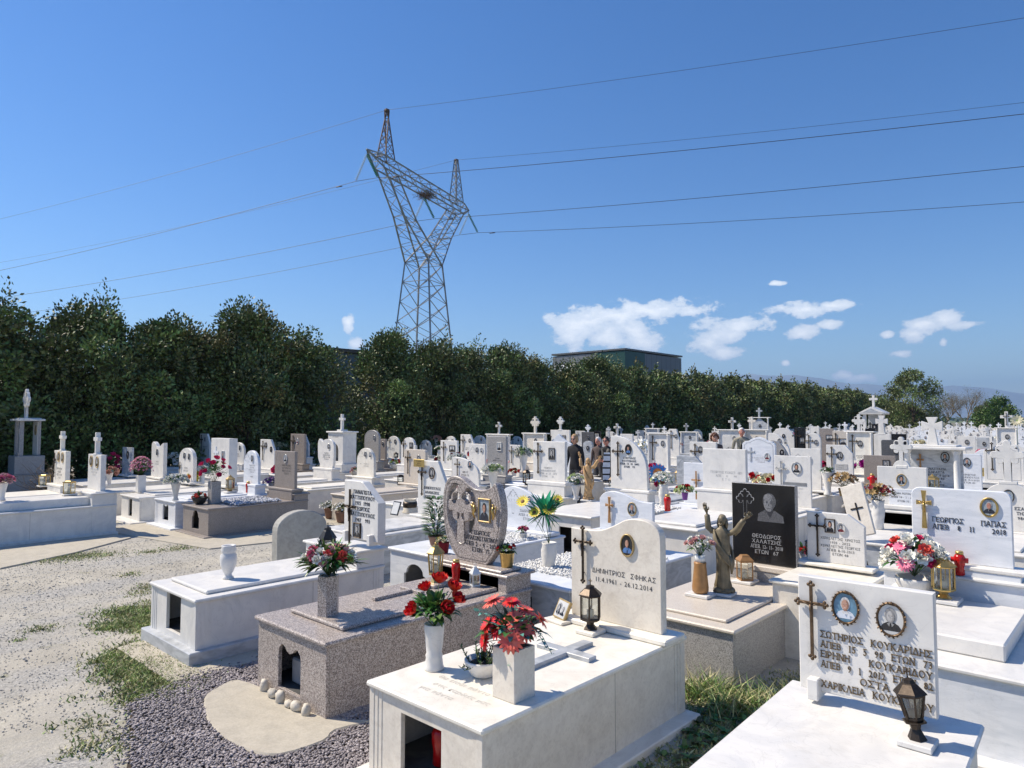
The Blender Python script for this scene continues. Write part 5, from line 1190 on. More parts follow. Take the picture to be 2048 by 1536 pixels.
grave('wide white marble headstone with rounded corners, big brass cross and gold-ringed oval photo', 7.2, 1822, 2022, 979, .99, 'rcorner', 'blue', th=.05, slab_z=.60, tw=1.24, tl=1.72, dx=.03, step=.04,
    texts=('ΓΕΩΡΓΙΟΣ      ΠΑΠΑΣ', 'ΑΠΕΒ   8   11      2018'), tpos=(.58, .52), tmat='ink', lh=.043, gap=1.45, tth=.005, fitw=.72, cross=('flared', .14, .96, .34, 'brass'), photos=[(.79,.785,.105,.14,'suit_grey','brass')],
    tb=dict(body='blue', slab='white', upper=(.16, .30, .45, .12), ped=(.36, .30, True), plinth=(.13, .06)))
grave('pale blue grave with wave-topped headstone, brass crucifix, oval photo and white pebbles', B_, 1199, 1305, 985, .80, 'wave', 'blue', th=.05, slab_z=.60, tw=1.04, tl=2.2, dx=.28, step=.05, cross=('flared', .21, .86, .34, 'copper_wood'), photos=[(.63,.60,.11,.15,'bald','gold')],
    tb=dict(body='grey_marble', slab='blue', op='rect', opw=.38, oph=.38, opz=.06, opx=.35))
grave('pale blue wavy headstone with outlined cross and oval photo behind the sunflowers', B_, 1003, 1096, 975, .66, 'wave', 'blue', th=.05, slab_z=.60, tw=1.10, tl=2.0, dx=0, step=.05, texts=('ΣΙΔΕΡΗΣ ΔΑΒΙΔ', 'ΑΠΕΒ 4 - 1 - 2005', 'ΕΤΩΝ   86'), tpos=(.62, .34), tmat='ink_grey', lh=.036, gap=1.6, relief=('budded', .26, .62, .34, 'ink_grey'), photos=[(.63,.70,.09,.125,'old_color','rim')],
    tb=dict(body='blue', slab='blue', op='arch', opw=.42, oph=.36, opz=.08, opx=.45))
gL, rL = grave('white slant-sided headstone with wreath-framed oval photo and gold plaque on its shoulder', B_, 836, 892, 922, .66, 'arched_cut', 'white', th=.06, slab_z=.58, tw=1.16, tl=1.95, step=.05, texts=('ΔΗΜΟΠΟΥΛΟΣ', 'ΑΘΑΝΑΣΙΟΣ', 'ΑΠΕΒ 14 9 02'), tpos=(.52, .42), tmat='ink', lh=.042, gap=1.75, tth=.004, cross=('thin', .18, .93, .5, 'bronze'), photos=[(.52,.78,.12,.17,'bw_man','baroque')],
    tb=dict(body='grey_marble', slab='old_white', upper=(.12,.16,.4,.04)))
b = MB(); b.box(rL[0]-.06, rL[0]+.22, B_-.05, B_-.04, rL[3]-.11, rL[3]+.02, 'plaque_gold', .003); 
for k in range(3): text(b, ('ΕΙΣ ΜΝΗΜΗΝ', 'ΑΙΩΝΙΑΝ', 'ΑΘΑΝΑΣΙΟΥ')[k], rL[0]+.08, rL[3]-.015-.032*k, B_-.0505, .016, 'ink', False, .0008)
b.build('gold_plaque', gL)
# left-hand tombs along the path
def ontb(**k): return k
grave('brown-grey granite tomb at left with arched opening and a bed of grey pebbles', 7.62, 566, 613, 897, .80, 'rect', 'brown_stone', th=.06, slab_z=.57, tw=1.16, tl=1.85, x=(-14.15,-13.3), ztop=1.58, dx=-.04, texts=('ΚΩΝΣΤΑΝΤΙΝΟΣ','ΧΑΤΖΗΠΑΥΛΟΣ','ΑΠΕΒ 18 12 2004','ΕΤΩΝ 57'), tpos=(.6,.5), tmat='ink', lh=.034, relief=('budded', .2,.72,.36,'ink_grey'), photos=[(.55,.80,.12,.17,'bw_woman','rim')],
    tb=dict(body='brown_stone', slab='brown_stone', op='arch', opw=.32, oph=.36, opz=.08, plinth=(.10, .05), ped=(.3, .14, True)))
grave('light grey tomb with arched opening, round-topped headstone and a vase of white flowers', 7.6, 487, 519, 898, .80, 'semi', 'blue', th=.06, slab_z=.58, tw=1.06, tl=1.85, x=(-15.55,-14.85), ztop=1.55, dx=0, texts=('ΠΑΝΑΓΙΩΤΗΣ','ΜΠΕΛΛΟΣ','ΑΠΕΒ 30 6 2001','ΕΤΩΝ 78','','ΜΑΡΙΑ'), tpos=(.58,.38), tmat='ink_grey', lh=.03, relief=('budded', .24,.66,.34,'ink_grey'), photos=[(.6,.76,.11,.16,'bw_man','rim')],
    tb=dict(body='blue', slab='blue', op='tudor', opw=.30, oph=.34, opz=.10, plinth=(.12, .06), pil=True, upper=(.14,.3,.5,.03)))
grave('plain bright white tomb with thick square headstone bearing a carved cross', 7.6, 422, 461, 875, .68, 'rect', 'white', th=.2, slab_z=.56, tw=1.12, tl=2.0, x=(-17.3,-16.3), ztop=1.80, relief=('latin', .28,.62,.46,'blue'), photos=[(.68,.64,.12,.19,'woman','sq_white')],
    tb=dict(body='white', slab='white', op='rect', opw=.22, oph=.38, opz=.06, plinth=(.2, .05), upper=(.1,.35,.1,.03)))
grave('big white marble tomb at the left edge with a cross-topped headstone and long side', 4.5, 174, 206, 904, .86, 'rect', 'white', th=.09, slab_z=.60, tw=1.3, tl=2.9, x=(-15.95,-15.15), ztop=1.56, dx=-.1, step=.04, texts=('ΙΩΑΝΝΗΣ  ΑΝΑΣΤΑΣΙΑ','ΠΑΠΑΔΟΠΟΥΛΟΣ','ΕΤΩΝ 82'), tpos=(.5,.5), tmat='ink_faint', lh=.03, photos=[(.27,.80,.14,.2,'bw_man','gold'),(.72,.79,.14,.2,'bw_woman','gold')], top=('latin', .42),
    tb=dict(body='white', slab='white', plinth=(.06, .07), plinth_mat='white', upper=(.16,.2,.42,.16), ped=(.42, .24, True)))
grave('cream cross-topped headstone with a bronze crucifix, behind the big left tomb', 4.5, 127, 155, 900, .82, 'rect', 'cream_top', th=.09, slab_z=.66, tw=1.15, tl=2.4, x=(-18.4,-17.5), ztop=1.56, texts=('ΧΑΡΑΛΑΜΠΟΣ','ΚΙΟΣΣΕΣ','ΑΠΕΒ 9 2 1998','Τ Ε 38'), tpos=(.5,.33), tmat='ink', lh=.04, cross=('thin', .14,.9,.5,'bronze'), photos=[(.42,.82,.14,.2,'bw_man','gold'),(.75,.81,.14,.2,'bw_woman','gold')], top=('latin', .42), tb=dict(body='old_white', slab='cream_top'))
grave('white headstone cut off by the left edge of the photo', 3.7, -10, 10, 868, .8, 'rect', 'white', th=.1, slab_z=.66, tw=1.2, tl=2.2, x=(-22.3,-21.4), ztop=1.75, photos=[(.3,.75,.14,.22,'bw_man','thin'),(.7,.75,.14,.22,'bw_woman','thin')], top=('latin', .35), tb=dict(body='grey_marble', slab='white'))
grave('pinkish round-shouldered white headstone with two oval photos and a yellow plaque', 7.5, 365, 386, 893, .66, 'round', 'white', th=.09, slab_z=.55, tw=1.1, tl=2.0, x=(-19.0,-18.1), ztop=1.52, texts=('ΓΕΩΡΓΙΑ','ΝΙΚΟΛΑΟΣ'), tpos=(.5,.35), tmat='ink_grey', lh=.04, cross=('thin', .12,.55,.35,'bronze'), photos=[(.4,.76,.12,.18,'dark','thin'),(.72,.74,.12,.18,'dark','thin')])
grave('white headstone with an S-shaped top standing against the dark trees at left', 7.7, 303, 322, 882, .62, 'swoop', 'white', th=.1, slab_z=.55, tw=1.1, tl=2.0, x=(-21.5,-20.6), ztop=1.62, texts=('ΔΗΜΟΣ','ΡΑΛΛΗΣ'), tpos=(.5,.4), tmat='ink_grey', lh=.04, photos=[(.5,.70,.13,.2,'dark','thin')])
grave('narrow dark-veined marble slab headstone left of the S-topped white one', 7.5, 243, 264, 893, .6, 'rect', 'grey_marble', th=.06, slab_z=.5, tw=1.1, tl=2.0, x=(-23.3,-22.5), ztop=1.42, photos=[(.6,.72,.13,.22,'dark','dark')])
# the rest: label, row, L, R, T, base z, shape, stone, extras
GV = [
 ('white slant-cornered headstone in deep tree shade behind the double-photo headstone', C_,396,420,866,.9,'arched_cut','white',dict(x=(-25.3,-24.5),ztop=1.76,texts=('ΜΑΡΙΑ ΚΩΣΤΑ','ΑΠΕΒ 17 2 2009','ΕΤΩΝ 78'),cross='c',photos='dark')),
 ('white slant-cornered headstone with two bronze-framed photos, left of the tall brown one', C_,502,528,876,.75,'arched_cut','white',dict(x=(-20.8,-19.9),ztop=1.64,cross='c',photos='two')),
 ('grey-brown headstone with one red-tinted oval photo against the trees', C_+1.5,566,594,865,.8,'rect','brown_stone',dict(x=(-21.6,-20.7),ztop=1.78,cross='c',photos='color')),
 ('white goblet-shaped headstone with an off-centre oval photo beside the cross-topped shrine', C_,636,668,878,.92,'goblet','white',dict(texts=('ΓΕΩΡΓΙΟΣ','ΝΑΣΙΟΠΟΥΛΟΣ','ΑΠΕΒ 18 6 1980','ΕΤΩΝ 48'),photos='rightp',step=.06)),
 ('dark speckled granite headstone with a rounded top, left of the trees gap', D_,729,758,860,.9,'round','grey_granite',dict(photos='rightp',border=.03)),
 ('cream headstone with arched top, thin engraved cross and two small photos', C_,714,748,896,.78,'semi','cream_top',dict(texts=('ΣΤΑΥΡΟΣ','ΒΑΣΙΛΙΚΗ'),tmat='ink_faint',relief=1,photos='twor')),
 ('narrow grey-brown headstone peeking from behind the dark speckled rounded one', D_+.8,760,771,878,.9,'rect','brown_stone',dict(photos='dark')),
 ('white round-topped headstone with a slim bronze cross and square photo', D_,802,831,875,.85,'shoulder','white',dict(cross='c',photos='sq')),
 ('beige round-cornered headstone with a bronze crucifix and oval photo', C_,808,851,899,.72,'rcorner','tan_granite',dict(cross='c',photos='rightp')),
 ('white rectangular headstone with a landscape-shaped photo frame', D_,881,914,881,.8,'rect','white',dict(cross='c',photos='wide')),
 ('white corner-cut headstone with oval photo above the landscape-frame headstone', E_,921,948,869,.9,'arched_cut','white',dict(cross='c',photos='rightp',texts=('ΑΓΓΕΛΟΣ','ΑΠΕΒ 2 3 99'))),
 ('white headstone with two little oval photos left of the grey granite one', D_,938,970,888,.8,'rect','white',dict(photos='twor',relief=1)),
 ('grey granite headstone with a carved cross and a tall square photo', D_-.6,974,1012,873,.8,'rect','grey_granite',dict(texts=('ΕΛΕΝΗ','ΑΠΕΒ 7 8 1992'),photos='sqr',relief=1)),
 ('white headstone topped by a stone cross behind the grey granite one', E_,975,1018,870,.9,'rect','white',dict(top=('latin',.42,.5,'bronze'),cap=1)),
 ('low white headstone with crucifix and dark square photo left of the white flower urn', D_+1,1019,1040,890,.8,'rect','white',dict(cross='c',photos='sq')),
 ('cream shrine-like headstone carrying a big budded stone cross', E_,1048,1091,868,.9,'rect','cream',dict(top=('budded',.52),cap=1,photos='dark')),
 ('tall plain white headstone with a bronze cross and black-framed portrait of a suited man', C_,1066,1130,883,1.03,'rect','white',dict(texts=('ΓΕΩΡΓΙΟΣ','ΑΝΑΔΟΠΟΥΛΟΣ','ΑΠΕΒ. 18 . 11 . 1975','ΕΤΩΝ      51'),tpos=(.48,.22),tmat='ink_grey',cross='c',photos='suitsq',step=.08,lh=.034,slab='w3')),
 ('white headstone crowned by a slim budded cross, left of the blonde woman', F_,1101,1139,860,.9,'rect','white',dict(top=('budded',.45),photos='sq')),
 ('white bluish headstone with a peaked wavy top and twin photos behind the portrait headstone', D_+1.2,1092,1142,868,.85,'pointed','blue',dict(photos='two2',cross='c')),
 ('grey round-topped headstone just right of the blonde woman', E_,1166,1184,882,.7,'round','grey_marble',dict(photos='dark')),
 ('dark grey patterned headstone behind the blonde woman', G_,1163,1188,864,.8,'rect','dark_granite',dict(photos='dark')),
 ('black narrow headstone with a white-framed picture between the two visitors', G_-1.2,1188,1200,862,.7,'rect','black_granite',dict(photos='sqw')),
 ('white headstone bearing a plain stone cross with bronze crucifix, behind the quarter-curved one', E_,1223,1243,872,.9,'rect','white',dict(top=('latin',.34,.5,'bronze'))),
 ('white blank headstone right behind the quarter-curved one', E_+.9,1240,1265,868,.8,'rect','white',dict(x=None)),
 ('white headstone with a sweeping quarter-curve top and dark oval photo', C_,1221,1294,872,1.00,'quarter','white',dict(texts=('ΕΥΑΓΓΕΛΟΣ','ΚΟΥΤΣΙΑΛΗΣ','ΑΠΕΒ. 14  10  2002','ΕΤΩΝ   74'),tpos=(.52,.50),tmat='ink',cross='c2',photos='quarter',step=.05,lh=.032,tth=.004,slab='w2')),
 ('white headstone with fluted posts, crucifix and round photo right of the white lilies', E_,1297,1338,868,.85,'rect','white',dict(cross='c',photos='rightp',cap=1)),
 ('white rounded headstone with crucifix and square photo behind the blue pinwheel flower', F_-1,1306,1338,888,.75,'rcorner','white',dict(cross='c',photos='sq',texts=('ΣΟΦΙΑ','ΕΤΩΝ 90'))),
 ('grey roofed headstone topped by a small dark cross near the middle', H_,1292,1318,858,.8,'rect','grey_marble',dict(top=('latin',.25),cap=1)),
 ('white corner-cut headstone at the edge of the dark trees, centre', G_,1338,1358,858,.85,'arched_cut','white',dict(cross='c',photos='rightp')),
 ('white-edged grey headstone topped with a plain cross, left of the curly-haired visitor', H_,1362,1395,865,.85,'rect','grey_marble',dict(top=('latin',.36,.3,'bronze'),cap=1,photos='dark')),
 ('grey slant-cornered headstone partly hidden by the big illegible white one', D_,1353,1404,912,.7,'chamfer_s','grey_marble',dict(photos='rim2',relief=1)),
 ('pale blue headstone with a slim copper cross, left of the big illegible white one', D_-1.2,1367,1425,926,.6,'rect','blue',dict(cross='copper')),
 ('large stained white headstone whose lettering has mostly fallen off', C_,1405,1491,898,1.12,'rect','white',dict(th=.07,texts=('ΓΕΩΡΓΙΟΣ ΚΩΝΣΤ  ΝΟ','ΑΠΕ    4     98','Ε Τ Ω'),tpos=(.55,.33),tmat='ink_faint',lh=.035,photos=None,step=.05,slab='w3')),
 ('white headstone with twin ovals and crucifix beneath the curly-haired visitor', E_-.8,1379,1432,884,.7,'rect','white',dict(cross='c',photos='two')),
 ('wide white headstone with oval photo below a plain stone cross, left of the elderly person', G_-.8,1437,1482,861,.85,'rect','old_white',dict(top=('latin',.42,.6,'bronze'),photos='rightp',cap=1,texts=('ΝΙΚΟΛΑΟΣ','ΑΠΕΒ 16 4 2003','ΕΤΩΝ 52'))),
 ('beige wide headstone with a black oval photo behind the ornate-topped one', G_-.5,1490,1535,861,.85,'rect','cream',dict(photos='midp',cap=1,top=('latin',.44,.3))),
 ('gabled grey-roofed white shrine with a cross on its ridge', I_,1499,1537,836,.9,'gable','grey_marble',dict(top=('latin',.42),cap=1,photos='dark')),
 ('pale headstone with an ornate scrolled top, sunk cross and a pink-toned oval photo', E_-.8,1484,1550,874,.8,'ornate','blue',dict(texts=('ΑΛΕΞΗΣ ΚΩΣΤΟΥΔΗΣ','ΑΠΕΒ 5 1 2009','ΕΤΩΝ 65'),tpos=(.58,.48),tmat='ink_faint',lh=.03,photos='rightc',relief=2,border=.05)),
 ('white low-arched headstone with two oval photos behind the grey curved one', F_,1536,1580,866,.8,'quarter','white',dict(photos='twor')),
 ('grey curved headstone with a white-rimmed dark oval photo', E_-.2,1540,1580,881,.7,'quarter','grey_granite',dict(photos='rim2')),
 ('pale elliptical-topped headstone among the crosses in front of the trees', G_+.8,1542,1588,856,.8,'semi','white',dict(photos='dark')),
 ('black narrow headstone with gold marks in the middle distance', G_-.2,1588,1610,855,.6,'rect','black_granite',dict(cross='c',photos='sq')),
 ('small white round-topped headstone right of the black narrow one', G_-.5,1611,1641,866,.7,'semi','white',dict(cross='c',photos='rightp')),
 ('white plain square headstone top against the trees', I_,1621,1638,853,.8,'rect','white',dict(photos='dark')),
 ('reddish-brown granite headstone with a photo, in the distance right of centre', H_-.6,1639,1666,857,.8,'rect','brown_stone',dict(photos='wide')),
 ('beige headstone with a bird motif beside the reddish-brown one', G_+.4,1665,1694,862,.7,'rect','tan_granite',dict(cross='c',photos='wide')),
 ('white rectangular headstone with a crucifix casting a shadow and a round photo of a girl', D_-.6,1548,1621,912,.62,'rect','white',dict(cross='silver',photos='girl',th=.05,step=.04,plaque=1)),
 ('white headstone with an oval photo peering over the girl-photo headstone', E_-1,1582,1641,897,.7,'rect','white',dict(photos='rim2',relief=1)),
 ('white slant-cornered headstone with dark crucifix and a grey lettered plate', F_-2.2,1652,1705,890,.72,'chamfer_s','white',dict(cross='c',photos='midp',plaque=2)),
 ('white headstone between fluted columns with an oval photo and a little wooden lantern', G_-1.6,1694,1744,865,.72,'rect','cream_top',dict(cross='c',photos='midp',cap=1,texts=('ΑΘΑΝΑΣΙΟΣ','ΕΤΩΝ 77'))),
 ('beige low wide headstone with a black-framed photo of a young man', F_-1.4,1727,1790,911,.7,'rect','brown_stone',dict(photos='sq')),
 ('polished dark granite headstone with a square photo left of the columned tomb', G_+.5,1762,1806,880,.6,'rcorner','dark_granite',dict(photos='sq')),
 ('black headstone with a white oval portrait behind the dark granite one', I_-.6,1782,1812,868,.7,'rect','black_granite',dict(photos='rim2')),
 ('white headstone crowned by a thick white flared cross, before the pedimented shrine', H_+.3,1747,1780,868,.8,'rect','white',dict(top=('flared',.62))),
 ('white headstone with a large budded cross left of the pedimented shrine', H_-.3,1703,1732,866,.8,'rect','white',dict(top=('budded',.6))),
 ('small dark headstone with a little white cross in front of the pedimented shrine', I_-1.2,1730,1750,857,.7,'rect','black_granite',dict(top=('latin',.22))),
 ('white headstone with budded cross on a rounded collar, woman photo and name plate', 11.4,1754,1853,934,1.0,'rect','white',dict(top=('budded',.40),photos='topwoman',plaque=3,step=.06,slab='w4')),
 ('white headstone with an oval photo of a man right of the columned tomb', E_+.6,1913,1962,908,.7,'rcorner','blue',dict(x=None,texts=('ΧΡΗΣΤΟΣ','ΔΗΜΟΠΟΥΛΟΣ','ΑΠΕΒ 19-3-2020','ΕΤΩΝ 80'),tpos=(.5,.36),photos='midtop')),
 ('pale semicircular headstone with a gilt oval photo behind the budded stone cross', G_-1.5,1945,1998,898,.8,'semi','blue',dict(photos='gilt',plaque=4)),
 ('white headstone with dark oval photo, top edge above the man-photo headstone', J_-1.2,1915,1951,872,.8,'rcorner','white',dict(photos='midp',texts=('ΑΝΝΑ','ΕΤΩΝ 76'))),
 ('small grey headstone with red-ringed photo beside the dark-oval white one', J_-.4,1953,1978,875,.7,'rect','grey_marble',dict(photos='rim2')),
 ('white headstone with fluted posts and a stone cross at the far right', J_-.6,1993,2034,857,.8,'rect','white',dict(top=('latin',.62,.5,'bronze'),cap=1,photos='midp')),
 ('white scroll-roofed tomb headstone at the right edge with a carved grey arch', F_+.3,1966,2046,881,.75,'pointed','white',dict(cross='c',border=.06)),
 ('round-topped headstone at right edge with very large budded stone cross and suited-man photo', D_-.4,1962,2072,966,.50,'semi','white',dict(top=('budded',.62),photos='manright',texts=('ΕΣΑΝ','ΤΗΣ','986'),tpos=(.72,.38),lh=.045,tth=.004)),
]
PH = dict(dark=[(.55,.76,.10,.15,'dark','thin')], two=[(.42,.80,.11,.16,'bw_man','dark'),(.78,.66,.11,.16,'dark','dark')], color=[(.5,.76,.13,.19,'maroon','rim')], rightp=[(.70,.74,.11,.16,'bw_man','thin')], twor=[(.52,.78,.10,.15,'bw_man','thin'),(.80,.77,.10,.15,'bw_woman','rim')],
 sq=[(.72,.70,.13,.18,'bw_man','square')], wide=[(.72,.72,.20,.15,'bw_woman','square')], sqr=[(.66,.74,.14,.20,'bw_woman','sq_white')], suitsq=[(.60,.69,.13,.21,'bw_man','sq_dark')], two2=[(.35,.68,.11,.16,'bw_man','thin'),(.65,.68,.11,.16,'bw_man','thin')], sqw=[(.5,.8,.14,.2,'bw_man','sq_white')],
 quarter=[(.50,.745,.115,.17,'man_blue','dark')], rim2=[(.6,.72,.12,.17,'dark','rim')], midp=[(.52,.72,.12,.17,'bw_man','dark')], rightc=[(.76,.56,.115,.16,'maroon','rim')], girl=[(.62,.76,.16,.21,'girl','thin')], topwoman=[(.5,.66,.115,.155,'woman','gold')], midtop=[(.42,.78,.12,.18,'bald','dark')],
 gilt=[(.62,.72,.13,.17,'maroon','brass')], manright=[(.50,.72,.13,.19,'suit_grey','dark')])
for lab, yh, L, Rr, T, base, kd, st_, ex in GV:
    ex = dict(ex); ph = PH.get(ex.get('photos'), []) if ex.get('photos') else []; cr_ = None; c = ex.get('cross')
    xx = ex.get('x'); zt_ = ex.get('ztop') or aty((L+Rr)/2, T, yh).z; hh = zt_-base
    if c == 'c': cr_ = ('thin', .22, .92, min(.62, hh*.62), 'bronze')
    if c == 'c2': cr_ = ('thin', .22, .86, hh*.6, 'bronze')
    if c == 'copper': cr_ = ('plain', .45, .80, hh*.7, 'copper_wood')
    if c == 'silver': cr_ = ('thin', .20, .88, hh*.5, 'silver')
    if lab.startswith('tall plain white'): cr_ = ('thin', .18, .93, hh*.72, 'bronze')
    rl = None
    if ex.get('relief') == 1: rl = ('budded', .24, .66, .34, 'ink_grey')
    if ex.get('relief') == 2: rl = ('latin', .26, .60, .34, 'grey_marble')
    body = 'white' if st_ in ('white', 'blue', 'cream_top', 'old_white') else st_
    tbd = dict(body=body if st_ != 'blue' else 'blue', slab={'white':'white','blue':'blue','cream':'cream_top','cream_top':'cream_top'}.get(st_, st_)); sz = .6; tw = None; tl = 1.95
    far = yh > 19
    if ex.get('slab') == 'w3': sz = .75; tbd.update(op='rect', opw=.34, oph=.42, opz=.12, opx=.35, over=.06, upper=(.05,.1,.5,.04)); tw = 1.05
    if ex.get('slab') == 'w2': sz = .75; tbd.update(op='rect', opw=.34, oph=.42, opz=.12, opx=.6, over=.05); tw = 1.15
    if ex.get('slab') == 'w4': sz = .72; tbd.update(op='tudor', opw=.34, oph=.42, opz=.1, opx=.4, body='grey_marble', slab='white', ped=(.34,.2,True)); tw = 1.05
    if 'tw' in ex: tw = ex['tw']
    if ex.get('slab') is None and not far: sz = min(.6+.04*(hash(lab[:9]+'x') % 1), base-.05); tbd.update(upper=(.12,.16,.4,.035))
    kw = dict(texts=ex.get('texts', ()), tpos=ex.get('tpos', (.55,.40)), tmat=ex.get('tmat', 'ink'), lh=ex.get('lh', .034), tth=ex.get('tth', .002), gap=1.65)
    g_, r_ = grave(lab, yh, L, Rr, T, base, kd, st_, th=ex.get('th', .07), slab_z=sz, tw=tw, tl=tl, cross=cr_, photos=ph, relief=rl, top=ex.get('top'), x=xx, ztop=ex.get('ztop'), tb=tbd, step=ex.get('step', .045), border=ex.get('border', 0), low=far, **kw)
    x0, x1, zb, zt_ = r_; W_ = x1-x0
    if ex.get('cap'):
        b = MB(); b.box(x0-.07, x1+.07, yh-.06, yh+.14, zt_+.0006, zt_+.035, 'white', .01)
        if W_ > .6:
            for xx_ in (x0-.02, x1-.06): b.lathe([(.045,0),(.035,.03),(.033,zt_-zb-.05),(.045,zt_-zb-.01)], xx_+.04, yh-.02, zb, 'white', 10)
        b.build('cornice_and_posts', g_)
    pq = ex.get('plaque')
    if pq:
        b = MB()
        if pq == 1: b.box(x0+.25*W_, x0+.88*W_, yh-.008, yh-.001, zb+.42*(zt_-zb), zb+.48*(zt_-zb), 'ink_grey', .002); 
        if pq == 1:
            for k in range(3): text(b, ('ΑΠΕΒ 12 6 1987','ΕΤΩΝ 14','ΜΑΡΙΝΑ')[k], x0+.56*W_, zb+(.36-.08*k)*(zt_-zb), yh, .03, 'ink_faint', True, .001)
        if pq == 2: b.box(x0+.34*W_, x0+.80*W_, yh-.010, yh-.001, zb+.36*(zt_-zb), zb+.50*(zt_-zb), 'ink_faint', .002); text(b, 'ΠΑΥΛΟΣ', x0+.57*W_, zb+.46*(zt_-zb), yh-.0102, .02, 'ink', True, .001, fitw=.3); text(b, 'ΕΤΩΝ 61', x0+.57*W_, zb+.40*(zt_-zb), yh-.0102, .02, 'ink', True, .001, fitw=.3)
        if pq == 3:
            b.box(x0+.24*W_, x0+.82*W_, yh-.02, yh-.001, zb+.0, zb+.42*(zt_-zb), 'blue', .003)
            for k in range(3): text(b, ('ΕΥΓΕΝΙΑ ΦΩΤΙΑΔΟΥ','ΑΠΕΒ 14 - 1 - 2013','ΕΤΩΝ 73')[k], x0+.53*W_, zb+(.31-.10*k)*(zt_-zb), yh-.0202, .026, 'ink', True, .002, fitw=.5*W_)
            b.build('name_plate', g_); b = MB(); b.prism([(x0+.33*W_, zt_-.01)]+arc((x0+x1)/2, zt_-.01, W_*.17, 0, 180, 10)[::-1], yh+.004, yh+.066, 'white', c=.004)
        if pq == 4: b.box(x0+.3*W_, x0+.8*W_, yh-.3, yh-.28, zb+.0, zb+.22, 'plaque_gold', .003); text(b, 'ΘΕΟΔΩΡΑ', x0+.55*W_, zb+.14, yh-.3005, .035, 'ink', True, .001, fitw=.25*W_)
        b.build('name_plate' if pq != 3 else 'rounded_collar', g_)
# columned tomb
def columned(label, yh, L, Rr, T, base, slab_z=.7, back='grey_marble', col='white', topc=('flared', .6), texts=(), photos=(), cross=None, x=None, zt=None, dep=.5, tl=1.9, pediment=False, square=False):
    x0, x1 = (aty(L, T, yh).x, aty(Rr, T, yh).x) if x is None else x; zt = zt or aty((L+Rr)/2, T, yh).z; W_ = x1-x0; xc = (x0+x1)/2
    g = thing('columned_grave', label, 'grave', (xc, yh-tl/2, 0), 'graves of the cemetery'); tomb(g, x0-.1, x1+.1, yh-tl, yh+.3, slab_z, body=back if square == 2 else col, slab=back if square == 2 else col)
    b = MB(); b.box(x0-.08, x1+.08, yh-dep-.05, yh+.16, slab_z+.001, base, back if square == 2 else col, .01); b.build('headstone_base', g)
    b = MB(); b.box(x0+.04, x1-.04, yh, yh+.07, base+.0005, zt-.06, back, .004); h = b.build('headstone', g)
    for xx in (x0+.07, x1-.07):
        b = MB()
        if square: b.box(xx-.055, xx+.055, yh-dep+.06, yh-dep+.17, base+.0005, zt-.06, back if square == 2 else col, .006)
        else: b.lathe([(.08,0),(.08,.03),(.062,.05),(.058,.06),(.055,zt-base-.16),(.06,zt-base-.14),(.08,zt-base-.1),(.08,zt-base-.061)], xx, yh-dep+.1, base, col, 16)
        b.build('column', g)
    b = MB(); b.box(x0-.12, x1+.12, yh-dep-.04, yh+.14, zt-.06, zt, col, .015); 
    if pediment: b.prism([(x0-.14, zt+.001), (x1+.14, zt+.001), (xc, zt+.26)], yh-dep-.05, yh+.15, col, c=.01); b.prism([(x0+.06, zt+.035), (x1-.06, zt+.035), (xc, zt+.19)], yh-dep-.056, yh-dep-.049, 'grey_marble', c=.001)
    else: b.box(x0+.06, x1-.06, yh-dep+.06, yh+.08, zt+.0005, zt+.03, col, .01)
    b.build('canopy', g)
    if topc: b = MB(); stone_cross(b, topc[0], xc, zt+(.25 if pediment else .025), topc[1], yh-dep*.5-.03, yh-dep*.5+.04, col, topc[1]*.66, topc[1]*.19); b.build('stone_cross', g)
    if texts:
        b = MB(); z = base+(zt-base)*.46
        for t_ in texts: text(b, t_, xc, z, yh, .042, 'ink', True, .004, .8*W_); z -= .064
        b.build('inscription', g)
    for (fu, fv, w_, hh, k, fr) in photos: photo(g, x0+fu*W_, base+fv*(zt-base), w_, hh, yh, k, fr)
    if cross: b = MB(); wall_cross(b, cross[0], x0+cross[1]*W_, base+cross[2]*(zt-base), cross[3], yh, cross[4]); b.build('cross', g)
    GR.append((g, x0, x1, zt, slab_z)); return g
columned('flat-canopied tomb on two round columns with a big flared white cross on top', E_-.7, 1816, 1929, 892, .86, texts=('ΑΝΑΣΤΑΣΙΑ','ΚΑΡΑΤΖΑ','ΑΠΕΒ 27 4 2016','ΕΤΩΝ  80','ΟΣΤΑ','ΓΕΩΡΓΙΟΣ'), photos=[(.66,.74,.13,.19,'woman','dark')], cross=('flared', .22,.80,.36,'copper_wood'), topc=('flared', .56))
columned('tall white pedimented shrine with a cross, in front of the trees at right', J_, 1734, 1771, 826, 1.0, photos=[(.4,.6,.2,.26,'dark','square')], topc=('latin', .5), pediment=True, square=1, dep=.7)
columned('grey-pillared canopy tomb with white cap and ornate cross at the far left', 5.4, 0, 0, 0, 1.22, x=(-24.35,-23.75), zt=2.28, back='grey_granite', photos=[], topc=('budded', .80), square=2, dep=.52, slab_z=.7)
gS = bpy.data.objects[ [o.name for o in bpy.data.objects if o.name.startswith('columned_grave')][-1] ]
b = MB(); b.box(-24.31, -23.79, 5.385, 5.397, 1.23, 2.2, 'cream_top', .002); b.build('white_back_slab', gS); photo(gS, -24.0, 1.95, .16, .26, 5.385, 'bw_man', 'gold')
b = MB(); b.box(-24.42, -23.68, 4.85, 5.55, .72, 1.16, 'grey_granite', .01); b.build('granite_pedestal', gS)
